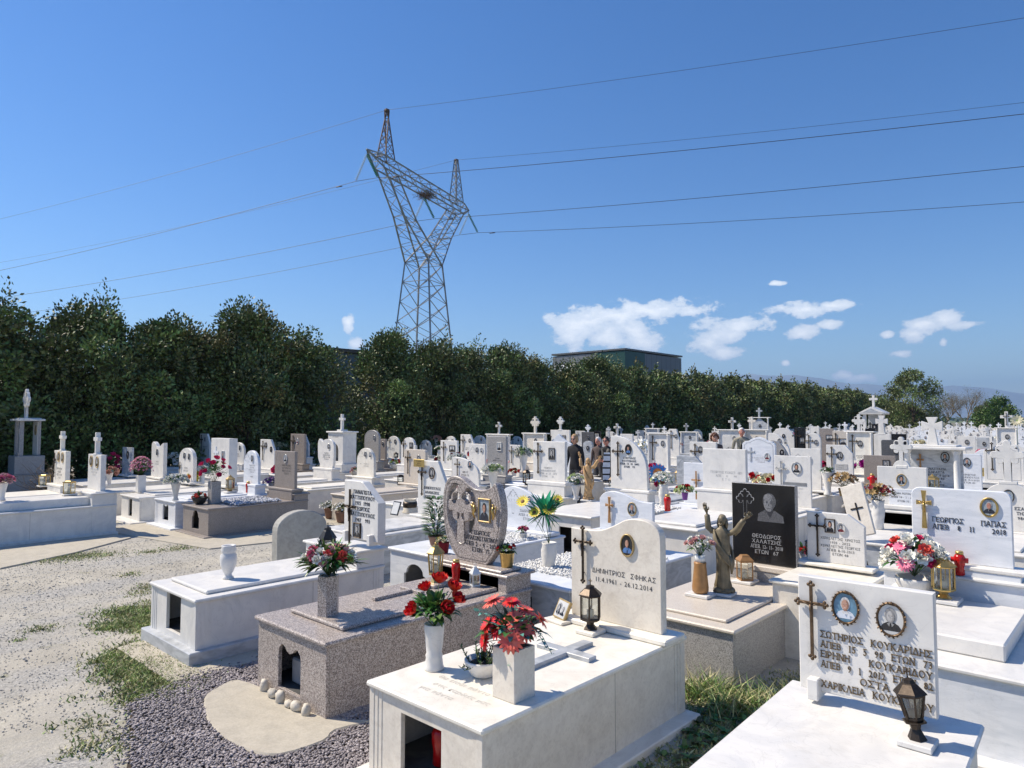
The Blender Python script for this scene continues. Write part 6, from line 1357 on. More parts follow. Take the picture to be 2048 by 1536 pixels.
# box shrine with arched niche and cross, left of centre
def niche_shrine(label, x0, x1, yh, z1, y1d=.5, th=.42):
    g = thing('shrine_grave', label, 'grave', ((x0+x1)/2, yh-1, 0), 'graves of the cemetery'); tomb(g, x0-.15, x1+.15, yh-1.9, yh+y1d+.1, .6)
    xc = (x0+x1)/2; b = MB(); b.box(x0-.08, x1+.08, yh-.08, yh+y1d+.08, .601, .86, 'white', .01); b.build('shrine_base', g)
    b = MB(); z0 = .861; H = [(xc-.17, z0+.08), (xc+.17, z0+.08), (xc+.17, z0+.42)]+arc(xc, z0+.42, .17, 0, 180, 10, .2)[1:-1]+[(xc-.17, z0+.42)]
    b.prism([(x0, z0), (x1, z0), (x1, z1), (x0, z1)], yh, yh+.05, 'white', holes=[H], c=.004); b.box(x0, x0+.05, yh+.051, yh+y1d, z0, z1, 'white', .002); b.box(x1-.05, x1, yh+.051, yh+y1d, z0, z1, 'white', .002); b.box(x0+.05, x1-.05, yh+y1d-.05, yh+y1d, z0, z1, 'cream', .002); b.build('shrine_walls', g)
    b = MB(); b.box(x0-.06, x1+.06, yh-.05, yh+y1d+.05, z1+.0005, z1+.05, 'white', .012); b.box(xc-.12, xc+.12, yh+.12, yh+.38, z1+.051, z1+.1, 'white', .01); b.build('shrine_roof', g)
    b = MB(); stone_cross(b, 'latin', xc, z1+.1, .5, yh+.2, yh+.28, 'white', .26, .08); b.build('stone_cross', g)
    b = MB(); text(b, 'ΑΓΓΕΛΙΚΗ', xc, z1-.12, yh, .05, 'ink_grey', True, .002); b.build('inscription', g); GR.append((g, x0, x1, z1, .6)); return g
niche_shrine('white box-shaped shrine with a round-arched niche and a plain cross on its roof', -19.6, -18.75, 12.4, 1.84)
# ---- concrete slab seen from its side, leaning slab, little stone house
g = thing('concrete_headstone', 'weathered grey concrete headstone with a rounded top turned away behind the white tomb', 'headstone', (-8.3, 4.85, 0), None, R(90)); g['_o'] = (0, 0, 0)
b = MB(); b.prism(shape('round', -.36, .36, 0, 1.06), -.07, .07, 'concrete', c=.012); b.build('slab', g); b = MB(); b.box(-.5, .5, -.2, .3, -.02, .12, 'concrete', .02); b.build('footing', g)
q = aty(1708, 1075, 9.4); g = thing('leaning_slab', 'broken grey-beige marble slab with a dark cross leaning askew between two graves', 'stone slab', (q.x, 9.4, q.z), None); g['_o'] = (0, 0, 0)
xf = Matrix.Rotation(R(-17), 4, 'Y') @ Matrix.Rotation(R(-14), 4, 'X')
b = MB(); b.xf = xf; b.box(-.02, .26, 0, .05, 0, .66, 'cream', .008); b.build('slab', g); b = MB(); b.xf = xf; b.prism(cross_outline('latin', .12, .20, .22, .15, .016), -.012, 0, 'bronze', c=.002); b.build('cross', g)
q = aty(1722, 985, 12.6); g = thing('stone_house', 'small gabled stone house ornament with a dark opening beside dried flowers', 'ornament', (q.x, 12.6, .62), None); g['_o'] = (0, 0, 0)
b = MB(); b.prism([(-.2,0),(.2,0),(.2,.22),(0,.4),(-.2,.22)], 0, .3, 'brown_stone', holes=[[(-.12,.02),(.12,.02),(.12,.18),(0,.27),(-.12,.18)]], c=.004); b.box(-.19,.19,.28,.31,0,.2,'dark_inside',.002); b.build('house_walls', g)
for s_ in (-1, 1): b = MB(); b.add([(0,-.05,.45),(s_*.3,-.05,.17),(s_*.3,.35,.17),(0,.35,.45),(0,-.05,.41),(s_*.3,-.05,.13),(s_*.3,.35,.13),(0,.35,.41)], [[0,1,2,3],[7,6,5,4],[0,4,5,1],[1,5,6,2],[2,6,7,3]], 'cream'); b.build('roof_slab', g)
# ---- distant rows: prototypes copied slot by slot
def proto(i):
    kinds = ['rect','round','chamfer','wave','semi','rcorner','pointed','shoulder','arched_cut','ornate','rect','quarter']
    stones = ['white','white','white','blue','cream_top','white','grey_marble','white','old_white','blue','dark_granite','white']
    k, s_ = kinds[i % 12], stones[i % 12]; kw = dict(step=.05, low=True); 
    if i % 3 == 0: kw['top'] = (('latin','budded','flared')[(i//3) % 3], .42)
    kw['cross'] = ('thin', .22, .9, .4, 'bronze') if i % 4 != 1 else None
    kw['photos'] = [(.68, .74, .12, .17, ('bw_man','dark','woman','suit_grey')[i % 4], ('thin','dark','rim','square')[(i+1) % 4])]
    g, r = grave('x', 0, 0, 0, 0, .72+.06*(i % 3), k, s_, x=(-.38-.02*(i % 3), .38+.02*(i % 3)), ztop=1.38+.07*(i % 5), slab_z=.58, tw=1.05, tb=dict(body='white' if s_ != 'dark_granite' else 'grey_granite', slab='white' if s_ != 'dark_granite' else 'grey_granite'), texts=('ΝΙΚΟΣ','ΕΤΩΝ 70') if i % 2 else ('ΜΑΡΙΑ','ΕΤΩΝ 81'), lh=.04, **kw)
    GR.pop(); return g
desc = ['plain square white', 'round-topped white', 'slant-cornered white', 'wave-topped bluish', 'arched cream', 'round-cornered white', 'peaked grey', 'shouldered white', 'corner-cut stained white', 'scroll-topped bluish', 'dark granite', 'quarter-curved white']
protos = []; n0 = len(GR)
occ = [((g.location.x-.65*1, g.location.x+.65), (g.location.y-1.1, g.location.y+1.3)) for g, *_ in GR]
for gg, x0, x1, zt_, sz in GR: pass
protos = [proto(i) for i in range(12)]
used = set(); rnd = random.Random(21); cnt = 0
slots = []
for ri in range(2, 30):
    yr_ = 4.5+3.1*ri
    xr = -.10*yr_+.4; x = -24.0+rnd.uniform(0, .5)
    while x < xr: slots.append((x, yr_+rnd.uniform(-.12, .12), ri)); x += rnd.uniform(1.45, 1.75)
zones = ['in the left part of the cemetery', 'in the middle of the crowded distant rows', 'in the crowded rows on the right']
for x, yh, ri in slots:
    yc = yh-.9
    bad = any(abs(x-(a+b_)/2) < 1.12 and abs(yc-(c+d)/2+.1) < 2.15 for (a, b_), (c, d) in occ)
    P = Vector((x, yh, 1.4)); d = P-CP; dep = d.dot(FW); px = 1024+F_PX*d.dot(RT)/dep
    if (px > 1000 and yh < 21) or (px > 1500 and yh < 25): continue
    if bad or px < -40 or px > 2090 or rnd.random() < .04: continue
    if abs(x+12.6) < .9 and abs(yh-18.4) < 2.2: continue
    i = rnd.randrange(12); src = protos[i]; t = src.copy(); COL.objects.link(t)
    if px < 1150 and i % 3 == 0: 
        i = (i+1) % 12; bpy.data.objects.remove(t); src = protos[i]; t = src.copy(); COL.objects.link(t)
    t.location = (x, yh-.975, 0); t.scale = (1, 1, rnd.uniform(.88, 1.06)); t.rotation_euler = (0, 0, R(rnd.uniform(-2.5, 2.5)))
    far = 'far' if yh > 45 else 'mid-distance'
    t['label'] = '%s headstone grave, %s, %s' % (desc[i], far, zones[0 if px < 800 else 1 if px < 1500 else 2]); t['group'] = 'small distant graves, %s, row group %s' % (desc[i], far)
    for ch in list(src.children):
        c = ch.copy(); COL.objects.link(c); c.parent = t
        for q_ in ch.children: e = q_.copy(); COL.objects.link(e); e.parent = c
    cnt += 1
for p_ in protos:
    for ch in list(p_.children):
        for q_ in list(ch.children): bpy.data.objects.remove(q_)
        bpy.data.objects.remove(ch)
    bpy.data.objects.remove(p_)
print('distant graves', cnt)
# ================================================================== THINGS ON THE GRAVES
def top_at(px, py, z): return at(px, py, z)
# T0
vased('empty white marble urn with a wide lip standing on the left white tomb', at(456,1157,.636), 'urn', 'white', .98, n=32)
lantern('black pyramid-roofed lantern with a cross standing behind the pink and white bouquet', at(655,1112,.636), .085, .15, .14, 6, 'iron_black', foot=.04, finial='cross', gl='smoky_glass')
# T2
pv = at(656,1229,.636); g = thing('flower_vase', 'hexagonal granite vase with a large pink, coral and white bouquet', 'flower vase', pv, 'flower vases on the graves'); vase(g, pv, 'hex', 'pink_granite', 1.2, 1.08)
bouquet(g, (pv.x, pv.y, pv.z+.32), .20, .24, [('carn',.046,'f_coral','f_yellow',5),('carn',.044,'f_pale','f_yellow',4),('carn',.042,'f_pink','f_yellow',5),('carn',.046,'f_white','f_yellow',11),('daisy',.040,'f_pink','f_yellow',3),('carn',.04,'f_lime','f_lime',6),('rose',.040,'f_pale','f_yellow',6),('carn',.038,'f_pink','f_yellow',2)], nl=260, lm=('leaf','leaf','leaf_light','leaf_olive'), seed=4, ll=.15, lw=.013, flat_=.45)
lantern('gold hexagonal lantern with a peaked roof on a granite plate', at(871,1170,.636), .072, .20, .085, 6, 'brass', base=.12, foot=.06, finial='ball', bmat='pink_granite', taper=.82)
candle('plump red votive candle between the gold and the white lantern', at(912,1162,.637), 1.35)
lantern('small white tin lantern with a ring handle beside the red candle', at(950,1172,.637), .05, .12, .075, 4, 'white_tin', foot=0, finial='ring', rz=.4)
pv = at(1014,1139,.775); vased('brass flowerpot with small red roses on the granite pedestal', pv, 'bucket', 'brass', 1.0, spec=[('rose',.030,'f_red','f_red',5),('tiny',.014,'f_white','f_white',8)], rad=.09, h=.09, nl=40, lm=('leaf','leaf_light'), seed=8, ll=.06, lw=.012)
pv = at(874,1112,.78); vased('red foil pot of pale yellow flowers behind the gold lantern', (pv.x, pv.y+.1, .61+.17), 'bucket', 'f_dark', .8, spec=[('carn',.030,'f_cream','f_yellow',7),('carn',.03,'f_yellow','f_yellow',2)], rad=.085, h=.07, nl=24, seed=9, ll=.05, lw=.012)
for i, (px, py, s_) in enumerate(((528,1376,.062),(544,1390,.056),(561,1399,.060),(577,1409,.046),(593,1416,.058),(612,1425,.055))):
    p = at(px, py+6, .035); b = MB(); rr = random.Random(i); b.ball((p.x, p.y, p.z+s_*.62), s_, 'river_stone', 9, 6, ((.62,.55,1.0),(.95,.6,.75),(.8,.62,.95),(1.0,.7,.62),(.95,.65,.75),(.66,.6,.95))[i], .20, rr)
    o = b.build('river_stone', None, tuple(p)); o['label'] = 'pale river stone, %s of six lined up at the pink granite tomb' % ('leftmost','second','third','fourth','fifth','rightmost')[i]; o['category'] = 'stone'; o['group'] = 'river stones at the granite tomb foot'
# polystyrene box inside the granite niche
q = at(575,1370,.12); b = MB(); b.box(-5.27, -4.98, 3.02, 3.22, .10, .30, 'cardboard', .012); o = b.build('foam_box', None, (-5.12, 3.1, .1)); o['label'] = 'light grey box tucked inside the foot opening of the granite tomb'; o['category'] = 'box'
# T1
pv = at(868,1338,.621); g = thing('flower_vase', 'tall white marble vase with bright red roses on the cream tomb', 'flower vase', pv, 'flower vases on the graves'); vase(g, pv, 'tall', 'white', 1.0, .98, n=32); cc = Vector((pv.x, pv.y, pv.z+.27)); dp = depth(cc)
def offs(c, dx, dy, dd=0): return c+RT*(dx*dp/F_PX)+Vector((0, 0, -dy*dp/F_PX))+FWH*dd
fl = [offs(cc, dx, dy, dd) for dx, dy, dd in ((-18,-75,.0),(8,-88,.05),(36,-72,.06),(-40,-35,-.03),(24,-40,-.06),(43,-52,.02))]
bouquet(g, cc, .14, .22, [('rose',.074,'f_red','f_yellow',6)], nl=130, lm=('leaf','leaf','leaf_light'), seed=12, ll=.085, lw=.018, fl=fl)
pv = at(966,1352,.621); g = thing('plant_pot', 'low white bowl of dark succulents beside the gerbera vase', 'plant pot', pv); vase(g, pv, 'bowl', 'white', .95, .9, n=32); b = MB(); b.ball((pv.x, pv.y, pv.z+.075), .095, 'soil', 14, 6, (1,1,.25)); b.build('soil', g)
b = MB(); rr = random.Random(3)
for i in range(26):
    a = rr.uniform(0, 6.28); q = rr.uniform(0, .10); p0 = Vector((pv.x+q*math.cos(a), pv.y+q*math.sin(a), pv.z+.09)); d = Vector((math.cos(a)*q*6, math.sin(a)*q*6, 1)).normalized(); L = rr.uniform(.04, .14)*(1.3 if i < 4 else 1)
    if i > 21: d = Vector((-RT.x-.3, -RT.y, -.35)).normalized(); L = .1
    b.tube([p0, p0+d*L], .003, 'stem', 4)
    for k in range(int(L/.0075)):
        c = p0+d*(L*(k+1)/(L/.0075)); aa = k*2.4; leaf(b, c, Vector((math.cos(aa), math.sin(aa), .5)), .024, .0055, 'leaf_olive' if rr.random() < .7 else 'leaf', -.2)
b.build('succulents', g)
pv = at(1027,1392,.621); g = thing('flower_vase', 'square cream stone vase filled with red gerberas at the front corner of the cream tomb', 'flower vase', pv, 'flower vases on the graves'); vase(g, pv, 'square', 'cream', 1.62, 1.13); cc = Vector((pv.x, pv.y, pv.z+.29)); dp = depth(cc)
fl = [offs(cc, dx, dy, dd) for dx, dy, dd in ((-5,-25,-.12),(-4,-85,.02),(-42,-82,.08),(25,-65,.06),(-52,-40,.02),(-30,-38,-.03),(20,-38,-.05),(-58,-10,.0),(38,-30,.04),(55,-45,.08),(5,-58,-.04))]
bouquet(g, cc, .16, .2, [('gerbera',.074,'f_coral','f_brown',6),('gerbera',.066,'f_red','f_brown',5)], nl=70, lm=('leaf','leaf_teal','leaf'), seed=15, ll=.09, lw=.022, fl=fl)
b = MB(); rr = random.Random(7)
for dx, dy, ex, ey in ((-40,-60,-75,-78),(30,-50,62,-10),(40,-40,75,5),(-8,0,-5,28),(5,0,8,18)):
    a_ = offs(cc, dx, dy, -.02); e_ = offs(cc, ex, ey, -.10); b.tube([a_, a_.lerp(e_, .5)+Vector((0,0,.02)), e_], .002, 'leaf_teal', 4)
    for k in range(7): c = a_.lerp(e_, .25+.75*k/6); leaf(b, c, Vector((rr.uniform(-1,1), rr.uniform(-1,1), rr.uniform(-.3,.8))), .028, .011, 'leaf_teal', .2)
b.build('eucalyptus_sprigs', g)
lantern('bronze hexagonal glass lantern with a cross standing below the oval photo of the cream headstone', at(1181,1266,.622), .076, .185, .075, 6, 'bronze', base=.085, foot=.055, finial='cross', bmat='cream_top')
p = at(1118,1243,.622); picture_stand('tilted gold picture frame with a black and white couple on the cream tomb', p, rz=R(-8), w_=.14, h=.155)
candle('tall dark red votive candle inside the foot niche of the cream tomb', (-3.24, 2.86, .165), 1.6, mat='red_plastic', lid='red_plastic')
# black tomb
ZK = .53
pv = at(1401,1192,ZK); g = thing('flower_vase', 'brown bottle-shaped vase with pale pink and white flowers, left of the robed statue', 'flower vase', pv, 'flower vases on the graves'); b = MB(); b.box(pv.x-.12, pv.x+.12, pv.y-.1, pv.y+.1, pv.z+.0005, pv.z+.03, 'white', .004); b.build('stone_base', g)
b = MB(); b.lathe([(.06,0),(.078,.02),(.08,.06),(.07,.16),(.058,.27),(.062,.29),(.058,.30)], pv.x, pv.y, pv.z+.03, 'copper_wood', 20); b.build('vase', g); b = MB(); b.lathe([(.045,0),(.06,.07),(.058,.07)], pv.x, pv.y, pv.z+.325, 'white_tin', 12); b.build('collar', g)
bouquet(g, (pv.x, pv.y, pv.z+.38), .13, .19, [('carn',.042,'f_pale','f_pink',6),('carn',.034,'f_white','f_pink',7)], nl=40, lm=('leaf_light','leaf'), seed=18, ll=.07)
ps = at(1446,1190,ZK); statue('weathered bronze statue with both arms raised in front of the black headstone', ps, .79, 'statue_bronze', 'white', R(6))
lantern('square copper-brown lantern with a glazed body beside the bronze statue', at(1490,1165,ZK), .085, .20, .06, 4, 'copper_wood', base=.11, foot=0, finial='flat', rz=R(0))
# T9
lantern('tilted dark bronze lantern on a white block at lower right', at(1835,1490,.622), .062, .13, .075, 6, 'bronze', base=.08, foot=.07, taper=.62, finial='cross', tilt=R(-7), gl='smoky_glass')
# wide headstone tomb at right
ZP = .725
pv = at(1832,1172,.92); pv = at(1830,1190,ZP); g = thing('flower_vase', 'wide white bowl with a big pink, white and coral bouquet behind the bronze-lettered headstone', 'flower vase', pv, 'flower vases on the graves'); vase(g, pv, 'bowl', 'white', 1.25, 1.3, n=28); cc = Vector((pv.x, pv.y, pv.z+.16))
bouquet(g, cc, .25, .33, [('gerbera',.09,'f_pink','f_hot',4),('carn',.085,'f_white','f_yellow',13),('carn',.065,'f_coral','f_yellow',6),('carn',.06,'f_hot','f_hot',4)], nl=90, seed=23, ll=.1, lw=.02, flat_=.75)
lantern('gold eight-sided glass lantern on a white plate at right', at(1888,1203,ZP), .082, .20, .075, 8, 'brass', base=.12, foot=.05, finial='ring')
candle('red cross-shaped votive candle with a gold lid below the big brass cross', at(1920,1150,.905), 1.3, lugs=True)
b = MB(); p = at(1806,1178,ZP); b.add([(p.x-.1,p.y,p.z+.01),(p.x+.02,p.y-.02,p.z+.13),(p.x+.13,p.y+.02,p.z+.02),(p.x+.02,p.y+.06,p.z+.01),(p.x,p.y-.05,p.z+.01)], [[0,4,1],[4,2,1],[2,3,1],[3,0,1],[0,3,2,4]], 'white'); o = b.build('marble_shard', None, tuple(p)); o['label'] = 'pointed white marble shard lying left of the bowl bouquet'; o['category'] = 'stone'
lantern('small dark green-grey lantern in front of the name-plate headstone', at(1622,1128,.722), .05, .14, .04, 4, 'iron_black', base=.07, foot=.04, finial='ball', gl='smoky_glass')
candle('red cross-shaped votive candle in front of the white name-plate headstone', at(1664,1122,.725), 1.3, lugs=True)
vased('pink and coral flowers beside the small dark lantern', at(1606,1118,.722), 'pot', 'white', .5, spec=[('carn',.035,'f_pink','f_pink',4),('carn',.03,'f_coral','f_pink',3)], rad=.07, h=.07, nl=12, seed=25)
vased('white spiral vase of dried red-brown flowers right of the leaning slab', at(1757,1058,.722), 'spiral', 'white', 1.35, spec=[('lily',.05,'f_dark','f_dry',12),('lily',.05,'f_dry','f_dry',12)], rad=.22, h=.26, nl=70, lm=('f_dry','leaf_olive','f_brown'), seed=26, ll=.1, lw=.014)
lantern('gold hexagonal lantern in front of the collared cross headstone', at(1793,1046,.722), .08, .16, .07, 6, 'brass', base=.10, foot=.05, finial='cross')
# second row pebbled grave
pv = at(1098,1136,.601); g = thing('flower_vase', 'white spiral vase with tall yellow sunflowers and emerald leaves on white pebbles', 'flower vase', pv, 'flower vases on the graves'); vase(g, pv, 'spiral', 'white', 1.35, .95, n=28); cc = Vector((pv.x, pv.y, pv.z+.27)); dp = depth(cc)
fl = [offs(cc, dx, dy, dd) for dx, dy, dd in ((-52,-82,.05),(-29,-62,-.03),(1,-68,-.02),(18,-86,.05))]
bouquet(g, cc, .1, .3, [('sun',.078,'f_yellow','f_brown',4)], nl=0, seed=28, fl=fl, face=1.6)
b = MB(); rr = random.Random(5)
for i in range(26): a = rr.uniform(-.9, .9); o_ = offs(cc, -8+10*a, -52-16*rr.random()); tip = offs(cc, -8+55*math.sin(a), -52-62*math.cos(a)*rr.uniform(.6, 1), rr.uniform(-.06, .06)); leaf(b, o_, tip-o_, (tip-o_).length*1.05, .04, 'leaf_emerald', .08)
for i in range(12): a = rr.uniform(-1.2, 1.2); o_ = offs(cc, -8, -60); tip = offs(cc, -8+42*math.sin(a), -60+32*math.cos(a), rr.uniform(-.05,.05)); leaf(b, o_, tip-o_, (tip-o_).length, .026, 'leaf_emerald', .1)
b.tube([cc, offs(cc, -8, -60)], .004, 'stem', 5); b.build('palm_leaves', g)
vased('tiny pot of pink blossoms on the blue-white tomb left of the sunflowers', at(1046,1078,.602), 'pot', 'white', .7, spec=[('carn',.035,'f_pink','f_pink',6)], rad=.07, h=.09, nl=14, seed=29)
g = thing('oleander_plant', 'leafy grey-green potted plant growing behind the shield-shaped headstone', 'plant', at(872,1108,.5)*1.0); p = at(872,1090,.61); p = Vector((p.x, p.y, .61)); g.location = p; g['_o'] = tuple(p); vase(g, p, 'pot', 'terracotta', 1.3, 1.0)
b = MB(); rr = random.Random(9)
for i in range(330):
    a = rr.uniform(0, 6.28); z = rr.uniform(.12, .62); q = .20*math.sin(math.pi*min(1, (z-.02)/.66))**.6; leaf(b, (p.x+q*.5*math.cos(a), p.y+q*.5*math.sin(a), p.z+z), (math.cos(a), math.sin(a), .5), .13, .014, rr.choice(('leaf','leaf_olive','leaf_light','leaf')), .3)
for i in range(7): a = i; b.tube([p+Vector((0,0,.1)), p+Vector((.1*math.cos(a), .1*math.sin(a), .5))], .004, 'stem', 4)
b.build('foliage', g)
# memorial ovals, urn and frame on the grave of the plaque headstone
def prop(label, cat, name, p): g = thing(name, label, cat, p); return g
p = at(820,1026,.62); vased('brown-banded pottery urn with a chipped white rim beside the picture frame', p, 'cyl', 'river_stone', 2.0, .95, n=26)
g = bpy.data.objects[[o.name for o in bpy.data.objects if o.name.startswith('flower_vase')][-1]]; b = MB(); b.lathe([(.118,.10),(.128,.15),(.12,.2),(.10,.2)], *p, 'bronze', 26, cap=False); b.build('dark_band', g)
p = at(787,1030,.62); g = thing('picture_frame', 'dark-edged empty picture frame leaning left of the pottery urn', 'picture frame', p); b = MB(); b.xf = Matrix.Translation(p) @ Matrix.Rotation(-.35, 4, 'X') @ Matrix.Translation(-p); b.box(p.x-.1, p.x+.1, p.y, p.y+.02, p.z, p.z+.24, 'photo_dark', .003); b.build('frame', g); b = MB(); b.xf = Matrix.Translation(p) @ Matrix.Rotation(-.35, 4, 'X') @ Matrix.Translation(-p); b.box(p.x-.085, p.x+.085, p.y-.002, p.y-.001, p.z+.02, p.z+.22, 'photo_white', .0003); b.build('sheet', g)
for i, (px, py, k) in enumerate(((849,996,'old_color'),(874,998,'maroon'),(868,1022,'bw_man'))):
    p = at(px, py+22, .63) if i < 3 else None; g = thing('memorial_oval', 'small standing oval memorial photo, %s of three below the wreath-framed headstone' % ('left','right','front')[i], 'photo', p, 'standing oval memorial photos'); photo(g, p.x, p.z+.13, .13, .19, p.y, k, 'rim'); b = MB(); b.box(p.x-.05, p.x+.05, p.y-.02, p.y+.05, p.z, p.z+.03, 'white', .004); b.build('stand', g)
# third row statue, vase, lanterns
ps = at(1176,1002,.79-.04); statue('golden-ochre statue of a robed figure with raised arms on a white slab near the visitors', ps, .80, 'ochre', 'white', R(8))
vased('white marble vase of white and lime flowers left of the ochre statue', at(1152,1000,.752), 'flare', 'white', 1.15, .95, spec=[('carn',.055,'f_white','f_white',9),('carn',.05,'f_lgreen','f_lime',5)], rad=.17, h=.22, nl=60, seed=31)
lantern('dark bronze lantern in front of the quarter-curved headstone', at(1226,986,.752), .085, .22, .09, 6, 'bronze', foot=.03, finial='ball')
lantern('bronze lantern holding a red candle below the tall plain headstone', at(1053,973,.78), .08, .22, .07, 6, 'bronze', base=.12, foot=.03, finial='flat', flame=True)
lantern('gold-brown lantern beside the slanted grey headstone right of the pinwheel', at(1357,967,.72), .08, .2, .08, 6, 'gold_paint', foot=.04, finial='ball')
lantern('wooden square lantern on the brown slab left of centre', at(801,970,.62), .085, .21, .05, 4, 'bronze', foot=0, finial='flat', rz=.4)
# blue pinwheel flower
p = at(1316,985,.68); g = thing('pinwheel_flower', 'big blue artificial sunflower pinwheel with yellow ring on a stick', 'pinwheel', p); cc = Vector((p.x, p.y, 0)); z_ = CAM_H-(944-838)/F_PX*depth(cc)
b = MB(); c_ = Vector((p.x, p.y, z_)); d_ = (CP-c_).normalized(); flower(b, 'sun', c_, d_, .21, 'f_blue', 'f_brown'); b.build('blue_petals', g); b = MB(); flower(b, 'sun', c_+d_*.03, d_, .11, 'f_orange', 'f_brown'); b.build('yellow_ring', g); b = MB(); b.tube([p, c_], .006, 'stem', 5); b.build('stick', g)
p = aty(2034, 841, 24.0); b = MB(); d_ = (CP-p).normalized(); g = thing('daisy_ornament', 'large white artificial daisy on a stick at the far right', 'ornament', (p.x, p.y, .7)); flower(b, 'daisy', p, d_, .17, 'f_cream', 'f_lime'); b.build('petals', g); b = MB(); b.tube([(p.x, p.y, .7), p-d_*.01], .006, 'stem', 5); b.build('stick', g)
